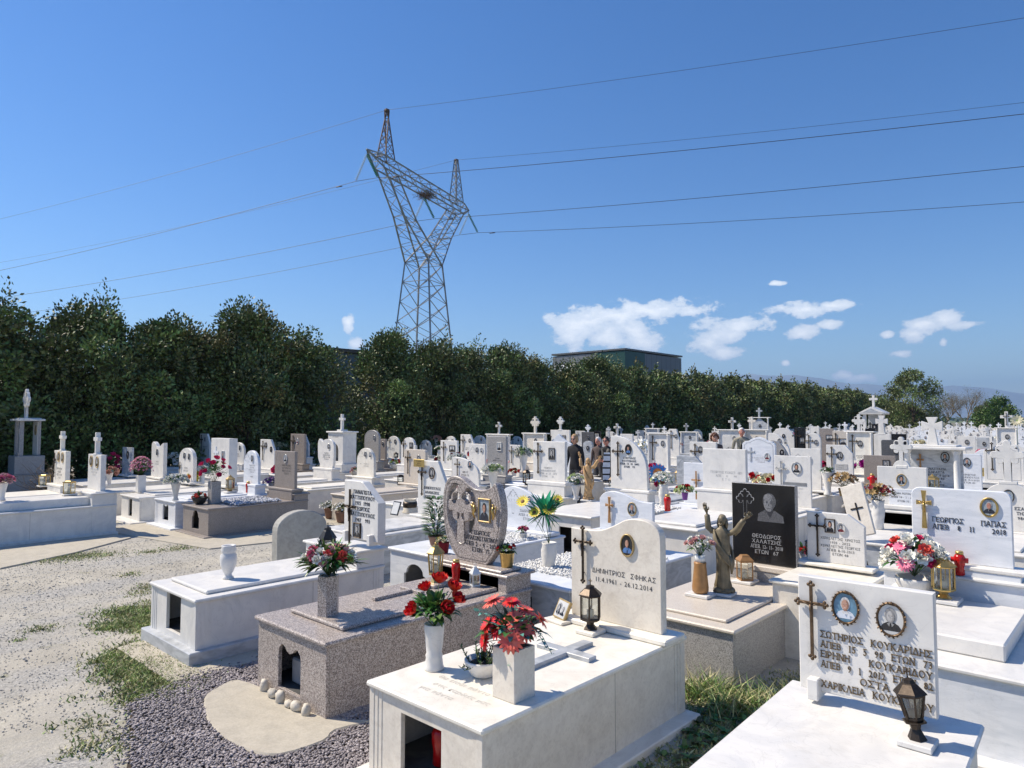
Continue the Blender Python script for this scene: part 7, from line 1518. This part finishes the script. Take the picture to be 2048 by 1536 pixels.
# table of smaller vases: label, px, base py, z, kind, mat, s, spec, rad, h, extra
RS = lambda c, n, r=.04: ('rose', r, c, 'f_yellow', n)
CA = lambda c, n, r=.045: ('carn', r, c, 'f_yellow', n)
VT = [
 ('white vase of pink peonies cut by the left edge of the photo', 4,1001,.77,'flare','white',1.1,[CA('f_pink',5,.07),CA('f_pale',4,.07)],.17,.15,{}),
 ('square white vase with airy pink cherry blossom sprays', 281,984,.585,'square','white',1.5,[('tiny',.028,'f_pink','f_pink',150),('tiny',.025,'f_pale','f_pink',70)],.24,.46,dict(nl=20,flat_=1.2)),
 ('grey-white vase of white roses on the light grey tomb', 351,1001,.60,'flare','white',1.2,[CA('f_white',14,.055)],.24,.2,dict(nl=90)),
 ('square granite vase with tall dark red roses on the brown granite tomb', 428,1007,.575,'square','grey_granite',1.7,[RS('f_hot',12,.06)],.27,.52,dict(nl=90,flat_=1.2)),
 ('black footed trough of small red flowers at the foot corner of the brown granite tomb', 399,1008,.575,'bowl','black_plastic',1.2,[CA('f_coral',6,.04)],.13,.08,dict(nl=24)),
 ('big mixed bouquet of magenta and red roses behind the cross-topped headstone', 222,945,.6,'pot','white',1.3,[RS('f_hot',10,.085),CA('f_pale',3,.08)],.33,.42,dict(nl=50,flat_=1.2)),
 ('white pot of peach flowers just right of the cross-topped headstone', 218,972,.66,'flare','white',1.1,[CA('f_peach',7,.07)],.2,.14,dict(nl=30)),
 ('white chrysanthemums on the grey tomb left of the pinkish headstone', 351,930,.7,'bucket','white',1.6,[CA('f_white',14,.06)],.24,.16,dict(nl=60)),
 ('yellow and orange bouquet lying before the pinkish headstone', 389,967,.6,'pot','f_yellow',1.3,[CA('f_yellow',8,.05),CA('f_orange',4,.05)],.2,.14,{}),
 ('white lantern-like jar with cream roses left of the tall white headstone', 404,968,.585,'cyl','white_tin',1.1,[CA('f_white',7,.06)],.16,.2,{}),
 ('violet flowers spilling around a grey glass vase on the pebble bed', 545,985,.58,'bucket','silver',1.3,[('tiny',.04,'f_purple','f_purple',60)],.22,.14,dict(nl=30)),
 ('magenta gladioli and red flowers left of the brown granite headstone', 560,958,.6,'pot','white',1.3,[CA('f_hot',7,.08),CA('f_coral',2,.07)],.24,.22,{}),
 ('cream and yellow flower bunch left of the red-photo headstone', 556,912,.8,'flare','white',1.2,[CA('f_cream',12,.07)],.3,.2,{}),
 ('small white and yellow flowers in front of the goblet headstone', 628,908,.8,'flare','white',1.0,[CA('f_cream',7,.06),CA('f_yellow',3,.05)],.2,.2,{}),
 ('woven basket of faded pink blossoms below the cream arched headstone', 715,955,.62,'bowl','river_stone',1.6,[CA('f_pale',14,.045)],.22,.12,dict(nl=40)),
 ('cream and red flower arrangement in a white dish left of the beige headstone', 790,937,.65,'bowl','white',1.3,[CA('f_white',6,.06),CA('f_coral',4,.05),CA('f_lime',4,.05)],.22,.16,{}),
 ('peach flower bunch against the dark trees above the landscape-frame headstone', 872,893,1.0,'flare','white',1.2,[CA('f_peach',12,.075)],.25,.16,{}),
 ('burgundy and white bouquet, left one of the row of bouquets behind the plaque headstone', 884,938,.72,'bucket','grey_marble',1.4,[CA('f_dark',6,.06),CA('f_white',8,.06)],.25,.2,dict(nl=50)),
 ('white and burgundy bouquet in a granite vase, second in the row of bouquets', 914,954,.72,'square','grey_granite',1.8,[CA('f_dark',4,.06),CA('f_white',12,.06)],.26,.2,dict(nl=60)),
 ('red, orange and purple bouquet in a white vase before the grey granite headstone', 948,935,.72,'flare','white',1.3,[CA('f_red',7,.06),CA('f_orange',4,.06),CA('f_purple',4,.05)],.24,.18,dict(nl=40)),
 ('pink carnations beside the red candles in front of the grey granite headstone', 962,928,.72,'pot','white',1.2,[CA('f_pink',8,.05)],.2,.14,{}),
 ('white flared urn of cream and white chrysanthemums right of the shield headstone top', 986,983,.74,'flare','white',1.5,[CA('f_white',12,.06),CA('f_lgreen',4,.05)],.24,.16,dict(nl=50)),
 ('pink and burgundy blooms low at the foot of the white crucifix headstone', 1031,935,.72,'pot','white',1.2,[CA('f_pink',8,.05),CA('f_dark',4,.05)],.24,.16,{}),
 ('red carnations lying low beside the white urn', 1028,952,.72,'pot','white',1.0,[CA('f_red',6,.05)],.16,.08,{}),
 ('white pedestal urn of white roses and long green leaves left of the tall plain headstone', 1047,945,.80,'flare','white',1.7,[CA('f_white',10,.075),CA('f_lgreen',3,.06)],.26,.2,dict(nl=80,ll=.2)),
 ('tall white lilies right of the quarter-curved headstone', 1285,920,.8,'flare','white',1.3,[('lily',.14,'f_white','f_yellow',16)],.4,.34,dict(nl=30)),
 ('pink and red flower cluster behind the blue pinwheel', 1304,972,.7,'pot','white',1.4,[CA('f_pink',8,.07),CA('f_hot',6,.07)],.3,.34,{}),
 ('second pink and hot-pink bunch under the blue pinwheel', 1310,980,.7,'pot','white',1.2,[CA('f_hot',7,.06),CA('f_pale',4,.06)],.22,.14,{}),
 ('white spiral vase with white and blue-white flowers below the pinwheel', 1327,1014,.75,'spiral','white',1.3,[CA('f_white',7,.055),CA('f_lgreen',3,.05)],.18,.24,dict(nl=30,lm=('leaf','leaf_teal'))),
 ('purple-wrapped pot of yellow-green and red flowers left of the big stained headstone', 1370,1000,.75,'bucket','f_purple',.8,[CA('f_lgreen',5,.06),CA('f_red',3,.06)],.2,.14,{}),
 ('white lily flowers in front of the elderly visitor side headstones', 1400,905,.9,'flare','white',1.2,[CA('f_white',6,.08),CA('f_cream',3,.06)],.26,.12,{}),
 ('pink and white bouquet held near the curly-haired visitor', 1428,905,.85,'flare','white',1.2,[CA('f_pale',7,.08),CA('f_hot',3,.07),CA('f_white',4,.08)],.34,.2,{}),
 ('pastel flower bunch right of the rounded crucifix headstone', 1348,912,.8,'flare','white',1.2,[CA('f_pale',6,.08),CA('f_orange',3,.07),CA('f_white',4,.07)],.3,.3,{}),
 ('red and white blossoms in front of the scroll-topped headstone, left bunch', 1510,972,.75,'pot','white',1.2,[CA('f_red',5,.07),CA('f_white',8,.07)],.26,.14,{}),
 ('cream and red blossoms in front of the scroll-topped headstone, right bunch', 1535,978,.75,'pot','white',1.2,[CA('f_cream',9,.07),CA('f_red',5,.06)],.3,.16,{}),
 ('burgundy bouquet left of the grey-plate headstone', 1643,945,.7,'pot','white',1.3,[CA('f_hot',8,.06),CA('f_dark',4,.06)],.22,.16,{}),
 ('pink bunch in front of the black narrow headstone', 1583,882,.9,'flare','white',1.2,[CA('f_pink',8,.1)],.3,.16,{}),
 ('pink-red bouquet before the beige headstone with the bird motif', 1666,884,.8,'flare','white',1.1,[CA('f_hot',6,.09)],.25,.14,{}),
 ('magenta and white bouquet right of the grey-plate headstone', 1738,960,.72,'bucket','grey_marble',1.4,[CA('f_mag',9,.08),CA('f_white',7,.07)],.34,.3,dict(lm=('leaf_teal','leaf'))),
 ('pale yellow roses before the dark granite headstone', 1761,915,.72,'pot','white',1.4,[CA('f_cream',12,.08),CA('f_lgreen',5,.07)],.36,.36,dict(nl=60)),
 ('white goblet vase with small green sprigs beside the dried flowers', 1656,990,.62,'flare','white',1.7,[('tiny',.03,'f_white','f_white',8)],.16,.14,dict(nl=50,lm=('leaf','leaf_olive'))),
 ('heap of dried brown flowers left of the stone house ornament', 1687,992,.62,'pot','f_dry',1.3,[('lily',.07,'f_dry','f_dry',14),('lily',.06,'f_brown','f_dry',8)],.26,.34,dict(nl=60,lm=('f_dry','f_brown'))),
 ('white and yellow flowers on the canopy top region right of centre', 1840,900,.9,'flare','white',1.1,[CA('f_white',6,.09),CA('f_cream',4,.08)],.3,.14,{}),
 ('pink and white blossoms between the man-photo and the gilt-photo headstones', 1972,935,.8,'flare','white',1.1,[CA('f_pink',8,.07),CA('f_white',5,.06)],.26,.24,{}),
 ('pair of white flower posies in the fluted headstone at far right, left posy', 2003,888,1.0,'flare','white',1.1,[CA('f_white',7,.1)],.26,.14,{}),
 ('pair of white flower posies in the fluted headstone at far right, right posy', 2024,886,1.0,'flare','white',1.1,[CA('f_white',7,.1)],.26,.14,{}),
 ('terracotta pot of tiny white flowers on the ground near the white side slab', 661,1036,.02,'pot','terracotta',1.9,[('tiny',.03,'f_white','f_white',60)],.26,.17,dict(nl=40,lm=('leaf_olive','leaf'))),
 ('second terracotta pot of tiny white flowers half hidden by the couple-photo headstone', 684,1044,.02,'pot','terracotta',1.9,[('tiny',.03,'f_white','f_white',50)],.24,.2,dict(nl=40,lm=('leaf_olive','leaf'))),
]
for i, (lab, px, py, z, kd, mt, s_, sp, rad, h, ex) in enumerate(VT):
    ex = dict(ex); ex['nl'] = int(ex.get('nl', 30)*1.2); sp = [(a, r*1.18, c, d, int(n*1.35)) if a != 'tiny' else (a, r, c, d, n) for a, r, c, d, n in sp]; vased(lab, at(px, py, z), kd, mt, s_, spec=sp, rad=rad, h=h, seed=40+i, n=12, **ex)
CT = [('red votive candle before the round-topped light headstone on the left', 496,985,.60,1.6,0),('red votive candle, left of the two beside the S-topped headstone', 303,937,.6,2.0,0),('red votive candle, right of the two beside the S-topped headstone', 317,938,.6,2.0,0),
 ('red candle at the foot of the dark-veined slab headstone', 250,941,.55,1.8,0),('red candle left of the grey granite headstone foot', 977,934,.75,1.9,0),('red candle right of the grey granite headstone foot', 1007,936,.75,1.9,0),('red candle beside the white spiral vase below the pinwheel', 1335,1022,.76,1.7,0),
 ('red cross-shaped candle against the scroll-topped headstone', 1516,948,.78,2.0,1),('red candle beside the magenta and white bouquet', 1745,975,.7,2.0,1)]
for lab, px, py, z, s_, lg in CT: candle(lab, at(px, py, z), s_, bool(lg))
LT = [('gold box lantern at the left on the tomb with the crucifix headstone', 89,973,.70,.11,.22,.03,4,'brass',.13),('gold box lantern on the big left tomb near its headstone', 138,990,.77,.10,.22,.03,4,'brass',.12),('bronze round lantern between the dark red roses and the light headstone', 460,985,.62,.085,.22,.08,6,'gold_paint',.12),
 ('white tin lantern in front of the scroll-topped headstone', 1499,962,.75,.07,.17,.11,4,'white_tin',None),('silver lantern among the bouquets behind the shield headstone', 966,940,.72,.09,.2,.07,4,'silver',None),('dark lantern between the round-topped and beige headstones', 792,918,.8,.08,.14,.06,6,'bronze',None),('gold lantern inside the canopy tomb on the right', 1866,985,.88,.10,.18,.07,6,'brass',.1)]
for lab, px, py, z, r, h, rf, n, mt, bs in LT: lantern(lab, at(px, py, z), r, h, rf, n, mt, base=bs, foot=.03 if n != 4 else 0, finial='ball' if n != 4 else 'flat')
# small bouquets on the distant graves: built once per colour, copied
pv_ = []
for i, (nm_, sp) in enumerate((('red', [CA('f_red',8,.07)]), ('pink', [CA('f_pink',7,.07), CA('f_white',3,.06)]), ('white', [CA('f_white',9,.07)]), ('yellow', [CA('f_yellow',5,.07), CA('f_orange',4,.06)]), ('magenta', [CA('f_hot',5,.07), CA('f_mag',4,.07)]))):
    pv_.append((nm_, vased('x', (0, 0, 0), ('flare','pot','urn','flare','bucket')[i], ('white','grey_granite','white','white','brass')[i], 1.1, spec=sp, rad=.2, h=.2, nl=18, seed=90+i, n=10)))
rr = random.Random(77); k_ = 0
for t_ in [o for o in bpy.data.objects if o.get('category') == 'grave' and str(o.get('group', '')).startswith('small distant')]:
    if rr.random() > .42 or t_.location.y > 62: continue
    nm_, src = rr.choice(pv_); c = src.copy(); COL.objects.link(c); c.location = (t_.location.x+rr.uniform(-.3, .3), t_.location.y+rr.uniform(-.5, .65), .58*t_.scale.z); k_ += 1
    c['label'] = 'small %s flower arrangement on a distant grave slab' % nm_; c['group'] = 'small %s flower arrangements on distant graves' % nm_
    for ch in src.children: e = ch.copy(); COL.objects.link(e); e.parent = c
for nm_, src in pv_:
    for ch in list(src.children): bpy.data.objects.remove(ch)
    bpy.data.objects.remove(src)
# pebble beds on slabs
def inside(P, q):
    ins = np.zeros(len(q), bool); j = len(P)-1
    for i in range(len(P)): ins ^= ((P[i, 1] > q[:, 1]) != (P[j, 1] > q[:, 1])) & (q[:, 0] < (P[j, 0]-P[i, 0])*(q[:, 1]-P[i, 1])/(P[j, 1]-P[i, 1]+1e-12)+P[i, 0]); j = i
    return ins
def pebbles(name, poly, N_, size, mat, z, seed, flat_=.5, mound=0, hole=None, blur=0):
    rs = np.random.default_rng(seed); P = np.array(poly); lo = P.min(0); hi = P.max(0); pts = []
    while len(pts) < N_:
        q = rs.uniform(lo, hi, (N_*2, 2)); q = q[inside(P, q)]
        if blur: q = q+rs.normal(0, blur, q.shape)*(rs.uniform(0, 1, (len(q), 1)) < .5)
        if hole is not None: q = q[~inside(np.array(hole), q)]
        pts += list(q)
    q = np.array(pts[:N_]); base = np.array([(1,0,0),(0,1,0),(-1,0,0),(0,-1,0),(.0,0,1),(0,0,-1)]); F0 = np.array([(0,1,4),(1,2,4),(2,3,4),(3,0,4),(1,0,5),(2,1,5),(3,2,5),(0,3,5)])
    s_ = size*rs.uniform(.55, 1.25, (N_, 1, 3))*np.array([1.15, .8, flat_]); V = base[None]*s_*(1+rs.uniform(-.25, .25, (N_, 6, 1)))
    a = rs.uniform(0, 6.28, N_); ca, sa = np.cos(a)[:, None], np.sin(a)[:, None]; t = rs.uniform(-.5, .5, N_)[:, None]
    X, Y, Z = V[..., 0], V[..., 1], V[..., 2]; Z2 = Z*np.cos(t)+X*np.sin(t); X2 = X*np.cos(t)-Z*np.sin(t); V = np.stack([X2*ca-Y*sa, X2*sa+Y*ca, Z2], -1)
    V[..., 0] += q[:, :1]; V[..., 1] += q[:, 1:]; V[..., 2] += z+(size*flat_*.4)+rs.uniform(0, mound, (N_, 1))
    Fc = (F0[None]+6*np.arange(N_)[:, None, None]).reshape(-1, 3); return arrays(name, V.reshape(-1, 3), Fc, [mat])
stuff(link('white_pebbles', pebbles('white_pebbles', [(-5.35,5.75),(-4.25,5.75),(-4.25,7.35),(-5.35,7.35)], 2600, .018, 'pebble_white', .602, 1, .8, .015)), 'white marble pebbles spread over the blue-grey tomb slab', 'pebbles')
stuff(link('white_pebbles', pebbles('white_pebbles', [(-7.1,6.7),(-6.3,6.7),(-6.3,7.45),(-7.1,7.45)], 1200, .018, 'pebble_white', .602, 2, .8, .015)), 'white pebbles below the blue-white headstone behind the sunflowers', 'pebbles')
stuff(link('grey_pebbles', pebbles('grey_pebbles', [(-14.25,6.3),(-13.2,6.3),(-13.2,7.3),(-14.25,7.3)], 1000, .03, 'pebble_blue', .572, 3, .8, .03)), 'blue-grey pebbles heaped on the brown granite tomb', 'pebbles')
stuff(link('pink_white_pebbles', pebbles('pink_white_pebbles', [(-6.4,9.4),(-5.9,9.4),(-5.9,10.6),(-6.4,10.6)], 900, .025, 'pebble_white', .75, 4, .8, .02)), 'white pebble bed right of the red candle', 'pebbles')
# ================================================================== GROUND DETAIL
def G2(px, py): p = at(px, py, 0); return (p.x, p.y)
pad = [G2(*q) for q in ((408,1405),(432,1385),(478,1368),(560,1400),(650,1445),(745,1450),(672,1470),(648,1492),(560,1520),(500,1512),(448,1485),(415,1450))]
pad = [(a, b_) for a, b_ in pad]; b = MB(); b.xf = Matrix(((1,0,0,0),(0,0,1,0),(0,-1,0,0),(0,0,0,1)))
b.prism(smooth_pts(pad, 3, True), -.040, 0.02, 'pad_concrete', c=.012); b.xf = None; structure(b.build('concrete_pad'))
sl_ = [G2(*q) for q in ((300,1290),(318,1283),(470,1350),(560,1330),(520,1345),(372,1344))]
for nm_, P4, z in (('concrete_apron', [G2(0,1140),G2(0,1098),G2(225,1070),G2(262,1078),G2(150,1108)], .03), ('concrete_apron', [G2(198,1062),G2(330,1040),G2(640,1010),G2(560,1085),G2(420,1100),G2(330,1085)], .028), ('concrete_apron', [(-7.55,2.55),(-7.50,2.42),(-6.2,2.42),(-6.15,2.6),(-6.2,4.8),(-7.5,4.8)], .03)):
    b = MB(); b.xf = Matrix(((1,0,0,0),(0,0,1,0),(0,-1,0,0),(0,0,0,1))); b.prism(P4, -z, .02, 'pad_concrete', c=.006); structure(b.build(nm_))
mau = [G2(*q) for q in ((265,1410),(345,1375),(395,1350),(500,1335),(560,1290),(690,1300),(700,1400),(735,1420),(760,1560),(560,1660),(270,1600),(262,1500))]
def without(poly, holes): return poly
mg = pebbles('mauve_gravel', mau, 21000, .015, 'pebble_mauve', .012, 5, .55, .02, hole=pad, blur=.07)
stuff(link('mauve_gravel', mg), 'mauve crushed gravel around the pink granite tomb', 'gravel')
b = MB(); b.xf = Matrix(((1,0,0,0),(0,0,1,0),(0,-1,0,0),(0,0,0,1))); b.prism(smooth_pts(mau, 2, True), -.014, .02, 'soil', c=.004); b.xf = None; structure(b.build('gravel_bed'))
path = [G2(-250,1700),(-9,-1.2),G2(-500,1150),G2(0,1105),G2(330,1090),G2(560,1075),G2(640,1100),G2(330,1200),G2(290,1300),G2(300,1400),G2(265,1500),G2(270,1800)]
stuff(link('path_pebbles', pebbles('path_pebbles', [(-6.3,-2),(-6.0,2.0),(-7.6,2.4),(-7.7,9),(-13,10),(-14.5,2),(-14,-2)], 26000, .0085, 'pebble_grey', .006, 6, .6, .004, hole=pad)), 'small grey stones scattered over the sandy path', 'pebbles')
stuff(link('path_stones', pebbles('path_stones', [(-6.3,-2),(-5.5,2.4),(-7.6,2.6),(-7.7,9),(-13,10),(-14.5,2),(-14,-2)], 450, .022, 'pebble_grey', .006, 8, .5, .004, hole=pad)), 'larger pale stones lying on the sandy path', 'stones')
def grass(name, spots, N_, h, seed, mats=('grass','grass_dry'), dry=.25, w_=.005):
    rs = np.random.default_rng(seed); tot = []; S_ = np.array([(x, y, r) for x, y, r in spots]); wt = S_[:, 2]**2; wt = wt/wt.sum(); k = rs.choice(len(S_), N_, p=wt)
    q = rs.normal(0, .48, (N_, 2))*S_[k, 2:3]; # tufts
    tf = rs.normal(0, 1, (N_//14+1, 2))*.5; j = rs.integers(0, len(tf), N_); q = np.where(rs.uniform(0, 1, (N_, 1)) < .6, tf[j]*S_[k, 2:3]+rs.normal(0, .03, (N_, 2)), q)
    B = np.stack([S_[k, 0]+q[:, 0], S_[k, 1]+q[:, 1], np.full(N_, .004)], 1)
    ln = rs.normal(0, .85, (N_, 2)); hh = h*rs.uniform(.35, 1.25, N_); d = np.stack([ln[:, 0]*hh, ln[:, 1]*hh, hh], 1); a = rs.uniform(0, 6.28, N_); sd = np.stack([np.cos(a), np.sin(a), 0*a], 1)*w_*rs.uniform(.6, 1.8, (N_, 1))
    M1 = B+d*.55+np.stack([ln[:, 0], ln[:, 1], 0*a], 1)*hh[:, None]*-.12
    V = np.stack([B-sd, B+sd, M1+sd*.8, M1-sd*.8, B+d], 1).reshape(-1, 3); n_ = np.arange(N_)*5
    F = np.concatenate([np.stack([n_, n_+1, n_+2], 1), np.stack([n_, n_+2, n_+3], 1), np.stack([n_+3, n_+2, n_+4], 1)]); mi = (rs.uniform(0, 1, N_) < dry).astype(int); return arrays(name, V, F, [*mats], np.concatenate([mi]*3))
def spots(L): return [(*G2(px, py), r) for px, py, r in L]
stuff(link('grass', grass('grass', spots([(290,1240,.42),(250,1225,.28),(310,1260,.25),(225,1255,.2),(270,1300,.28),(300,1330,.38),(340,1350,.33),(370,1370,.25),(300,1380,.30),(270,1345,.28),(245,1335,.2),(330,1395,.22),(290,1395,.2),(215,1320,.16)]), 19000, .034, 9, dry=.38)), 'green grass and weeds growing at the foot of the left white tomb', 'grass')
stuff(link('grass', grass('grass', spots([(60,1118,.5),(130,1116,.5),(190,1112,.4),(10,1117,.4),(150,1095,.2),(300,1105,.2),(360,1098,.3),(90,1257,.15),(75,1262,.15),(280,1188,.2),(260,1150,.2),(420,1085,.3),(470,1078,.3),(300,1175,.25),(300,1205,.2),(180,1450,.18),(110,1455,.1),(215,1480,.25),(160,1505,.15),(150,1400,.1),(240,1500,.2),(35,1282,.1),(520,1065,.3)]), 8000, .026, 10, dry=.55)), 'thin grass tufts along the sandy path', 'grass')
stuff(link('grass', grass('grass', [(-2.1,4.1,.5),(-2.2,4.8,.5),(-2.3,3.4,.45),(-2.1,2.8,.45),(-2.35,5.3,.38),(-1.95,5.1,.4),(-2.1,6.0,.42),(-2.3,5.0,.4),(-3.0,5.2,.3),(-2.6,5.35,.3),(-1.9,6.6,.3),(-3.9,5.6,.25),(-1.3,5.3,.4),(-.3,5.2,.5),(-.2,4.6,.4)], 34000, .032, 11, dry=.6)), 'tangled grass and weeds between the cream tomb and the bronze-lettered tomb', 'grass')
stuff(link('weeds', grass('weeds', [(-2.45,5.15,.22),(-2.75,5.3,.2),(-2.2,5.35,.22),(-1.9,5.0,.2)], 1500, .16, 12, ('leaf_light','grass_dry'), .4, .004)), 'tall thin weeds against the grey granite tomb', 'weeds')
b = MB(); rr = random.Random(4); 
for i in range(60):
    c = (-2.35+rr.gauss(0, .22), 4.75+rr.gauss(0, .4), .02)
    for k in range(7): a = rr.uniform(0, 6.28); leaf(b, c, (math.cos(a), math.sin(a), rr.uniform(.3, 1.2)), rr.uniform(.05, .11), .018, rr.choice(('leaf_light','leaf','leaf_olive')), .3)
o = b.build('broadleaf_weeds'); stuff(o, 'broad-leaved weeds in the grass right of the cream tomb', 'weeds')
# leaf litter under the tree row: dry leaves
rs = np.random.default_rng(13); C = np.stack([rs.uniform(-30, -23.5, 9000), rs.uniform(-6, 60, 9000), np.full(9000, .02)], 1); V, F = leaves(C, 9000, .09, .03, rs, -.2); V[:, 2] = np.maximum(V[:, 2], .012); stuff(link('leaf_litter', arrays('leaf_litter', V, F, ['bark'])), 'dry leaf litter under the dark tree row', 'leaf litter')
g = thing('twiggy_shrub', 'leafless twiggy grey shrub beside the grey-pillared canopy tomb', 'shrub', (-20.7, 5.0, 0)); b = MB(); rr = random.Random(2)
for i in range(90): a = rr.uniform(0, 6.28); e = rr.uniform(.3, 1.4); p0 = Vector((-20.7, 5.0, .3)); p1 = p0+Vector((math.cos(a)*math.cos(e), math.sin(a)*math.cos(e), math.sin(e)))*rr.uniform(.4, .8); p2 = p1+Vector((rr.uniform(-.3,.3), rr.uniform(-.3,.3), rr.uniform(.0,.3))); b.tube([p0, p1, p2], [.008,.006,.003], 'twig', 4)
b.build('branches', g)
# ================================================================== VISITORS
def stand(px, dep): d = RT*((px-1024)/F_PX)+FWH; return Vector((d.x*dep, d.y*dep, 0.006))
def azof(dx, dz): v = RT*dx-FWH*dz; return math.atan2(v.y, v.x)
person('blonde person in a black top and sunglasses walking between the graves', stand(1150, 18.5), azof(-.55, .8), 1.81, 'cloth_black', 'trouser', 'hair_blond', 'bob', glasses=True, female=True)
person('dark-haired person in a black jacket and red-tinted sunglasses next to the quarter-curved headstone', stand(1213, 19.0), azof(-.6, .8), 1.74, 'cloth_black', 'trouser', 'hair_dark', 'short', 'skin_red', glasses=True, pose='hold', jacket='cloth_grey')
person('grey-haired person in dark clothes half hidden behind the person with red-tinted glasses', stand(1197, 20.2), azof(-.5, .6), 1.70, 'cloth_brown', 'trouser', 'hair_white', 'short', 'skin_red', pose='stand')
person('person with curly auburn hair in a brown top bending over the flowers', stand(1427, 19.5), azof(-.2, 1), 1.83, 'cloth_brown', 'trouser', 'hair_brown', 'curly', 'skin', pose='reach', bend=10, female=True)
person('elderly white-haired person in a beige-grey jacket standing among the graves', stand(1482, 22.5), azof(-.3, 1), 1.95, 'cloth_beige', 'trouser', 'hair_white', 'thin', 'skin_red', bend=8, jacket='cloth_beige')
q = stand(1216, 18.6); g = thing('striped_bag', 'long white bag with black stripes carried by the person next to the quarter-curved headstone', 'bag', (q.x, q.y, .55)); u = RT; b = MB()
for k in range(9):
    z = .62+.085*k; s_ = .10-.004*abs(k-4)
    for j in range(2):
        c = q+RT*(-.10+.004*k)-FWH*.22; c = Vector((c.x, c.y, z+j*.042)); b.add([c-RT*s_, c+RT*s_, c+RT*s_+Vector((0,0,.042)), c-RT*s_+Vector((0,0,.042)), c-RT*s_*.8+FWH*.08, c+RT*s_*.8+FWH*.08, c+RT*s_*.8+FWH*.08+Vector((0,0,.042)), c-RT*s_*.8+FWH*.08+Vector((0,0,.042))], [[0,1,2,3],[7,6,5,4],[0,3,7,4],[1,5,6,2],[3,2,6,7],[0,4,5,1]], 'cloth_black' if j == 0 and k % 2 == 0 else 'shirt_white')
b.build('bag_body', g); b = MB(); b.tube([q+RT*-.18-FWH*.2+Vector((0,0,1.3)), q+RT*-.22-FWH*.2+Vector((0,0,1.0)), q+RT*-.2-FWH*.2+Vector((0,0,.75)), q+RT*-.08-FWH*.22+Vector((0,0,.62))], .012, 'cloth_black', 5); b.build('strap', g)
# ================================================================== AIR
def haze(x0, x1, y0, y1, z0, z1, dens):
    m = bpy.data.materials.new('haze_air'); m.use_nodes = True; nt = m.node_tree; nt.nodes.clear(); o = nt.nodes.new('ShaderNodeOutputMaterial'); v = nt.nodes.new('ShaderNodeVolumePrincipled')
    v.inputs['Color'].default_value = (.42, .66, 1.0, 1); v.inputs['Density'].default_value = dens; v.inputs['Anisotropy'].default_value = .2; nt.links.new(v.outputs[0], o.inputs['Volume']); M['haze_air'] = m
    b = MB(); b.add([(x0,y0,z0),(x1,y0,z0),(x1,y1,z0),(x0,y1,z0),(x0,y0,z1),(x1,y0,z1),(x1,y1,z1),(x0,y1,z1)], [[3,2,1,0],[4,5,6,7],[0,1,5,4],[1,2,6,5],[2,3,7,6],[3,0,4,7]], 'haze_air'); ob = b.build('haze'); ob['kind'] = 'stuff'; return ob
HAZE = True
if HAZE: haze(-14500, 14500, -14500, 14500, -1.0, 680, 1.4e-4)
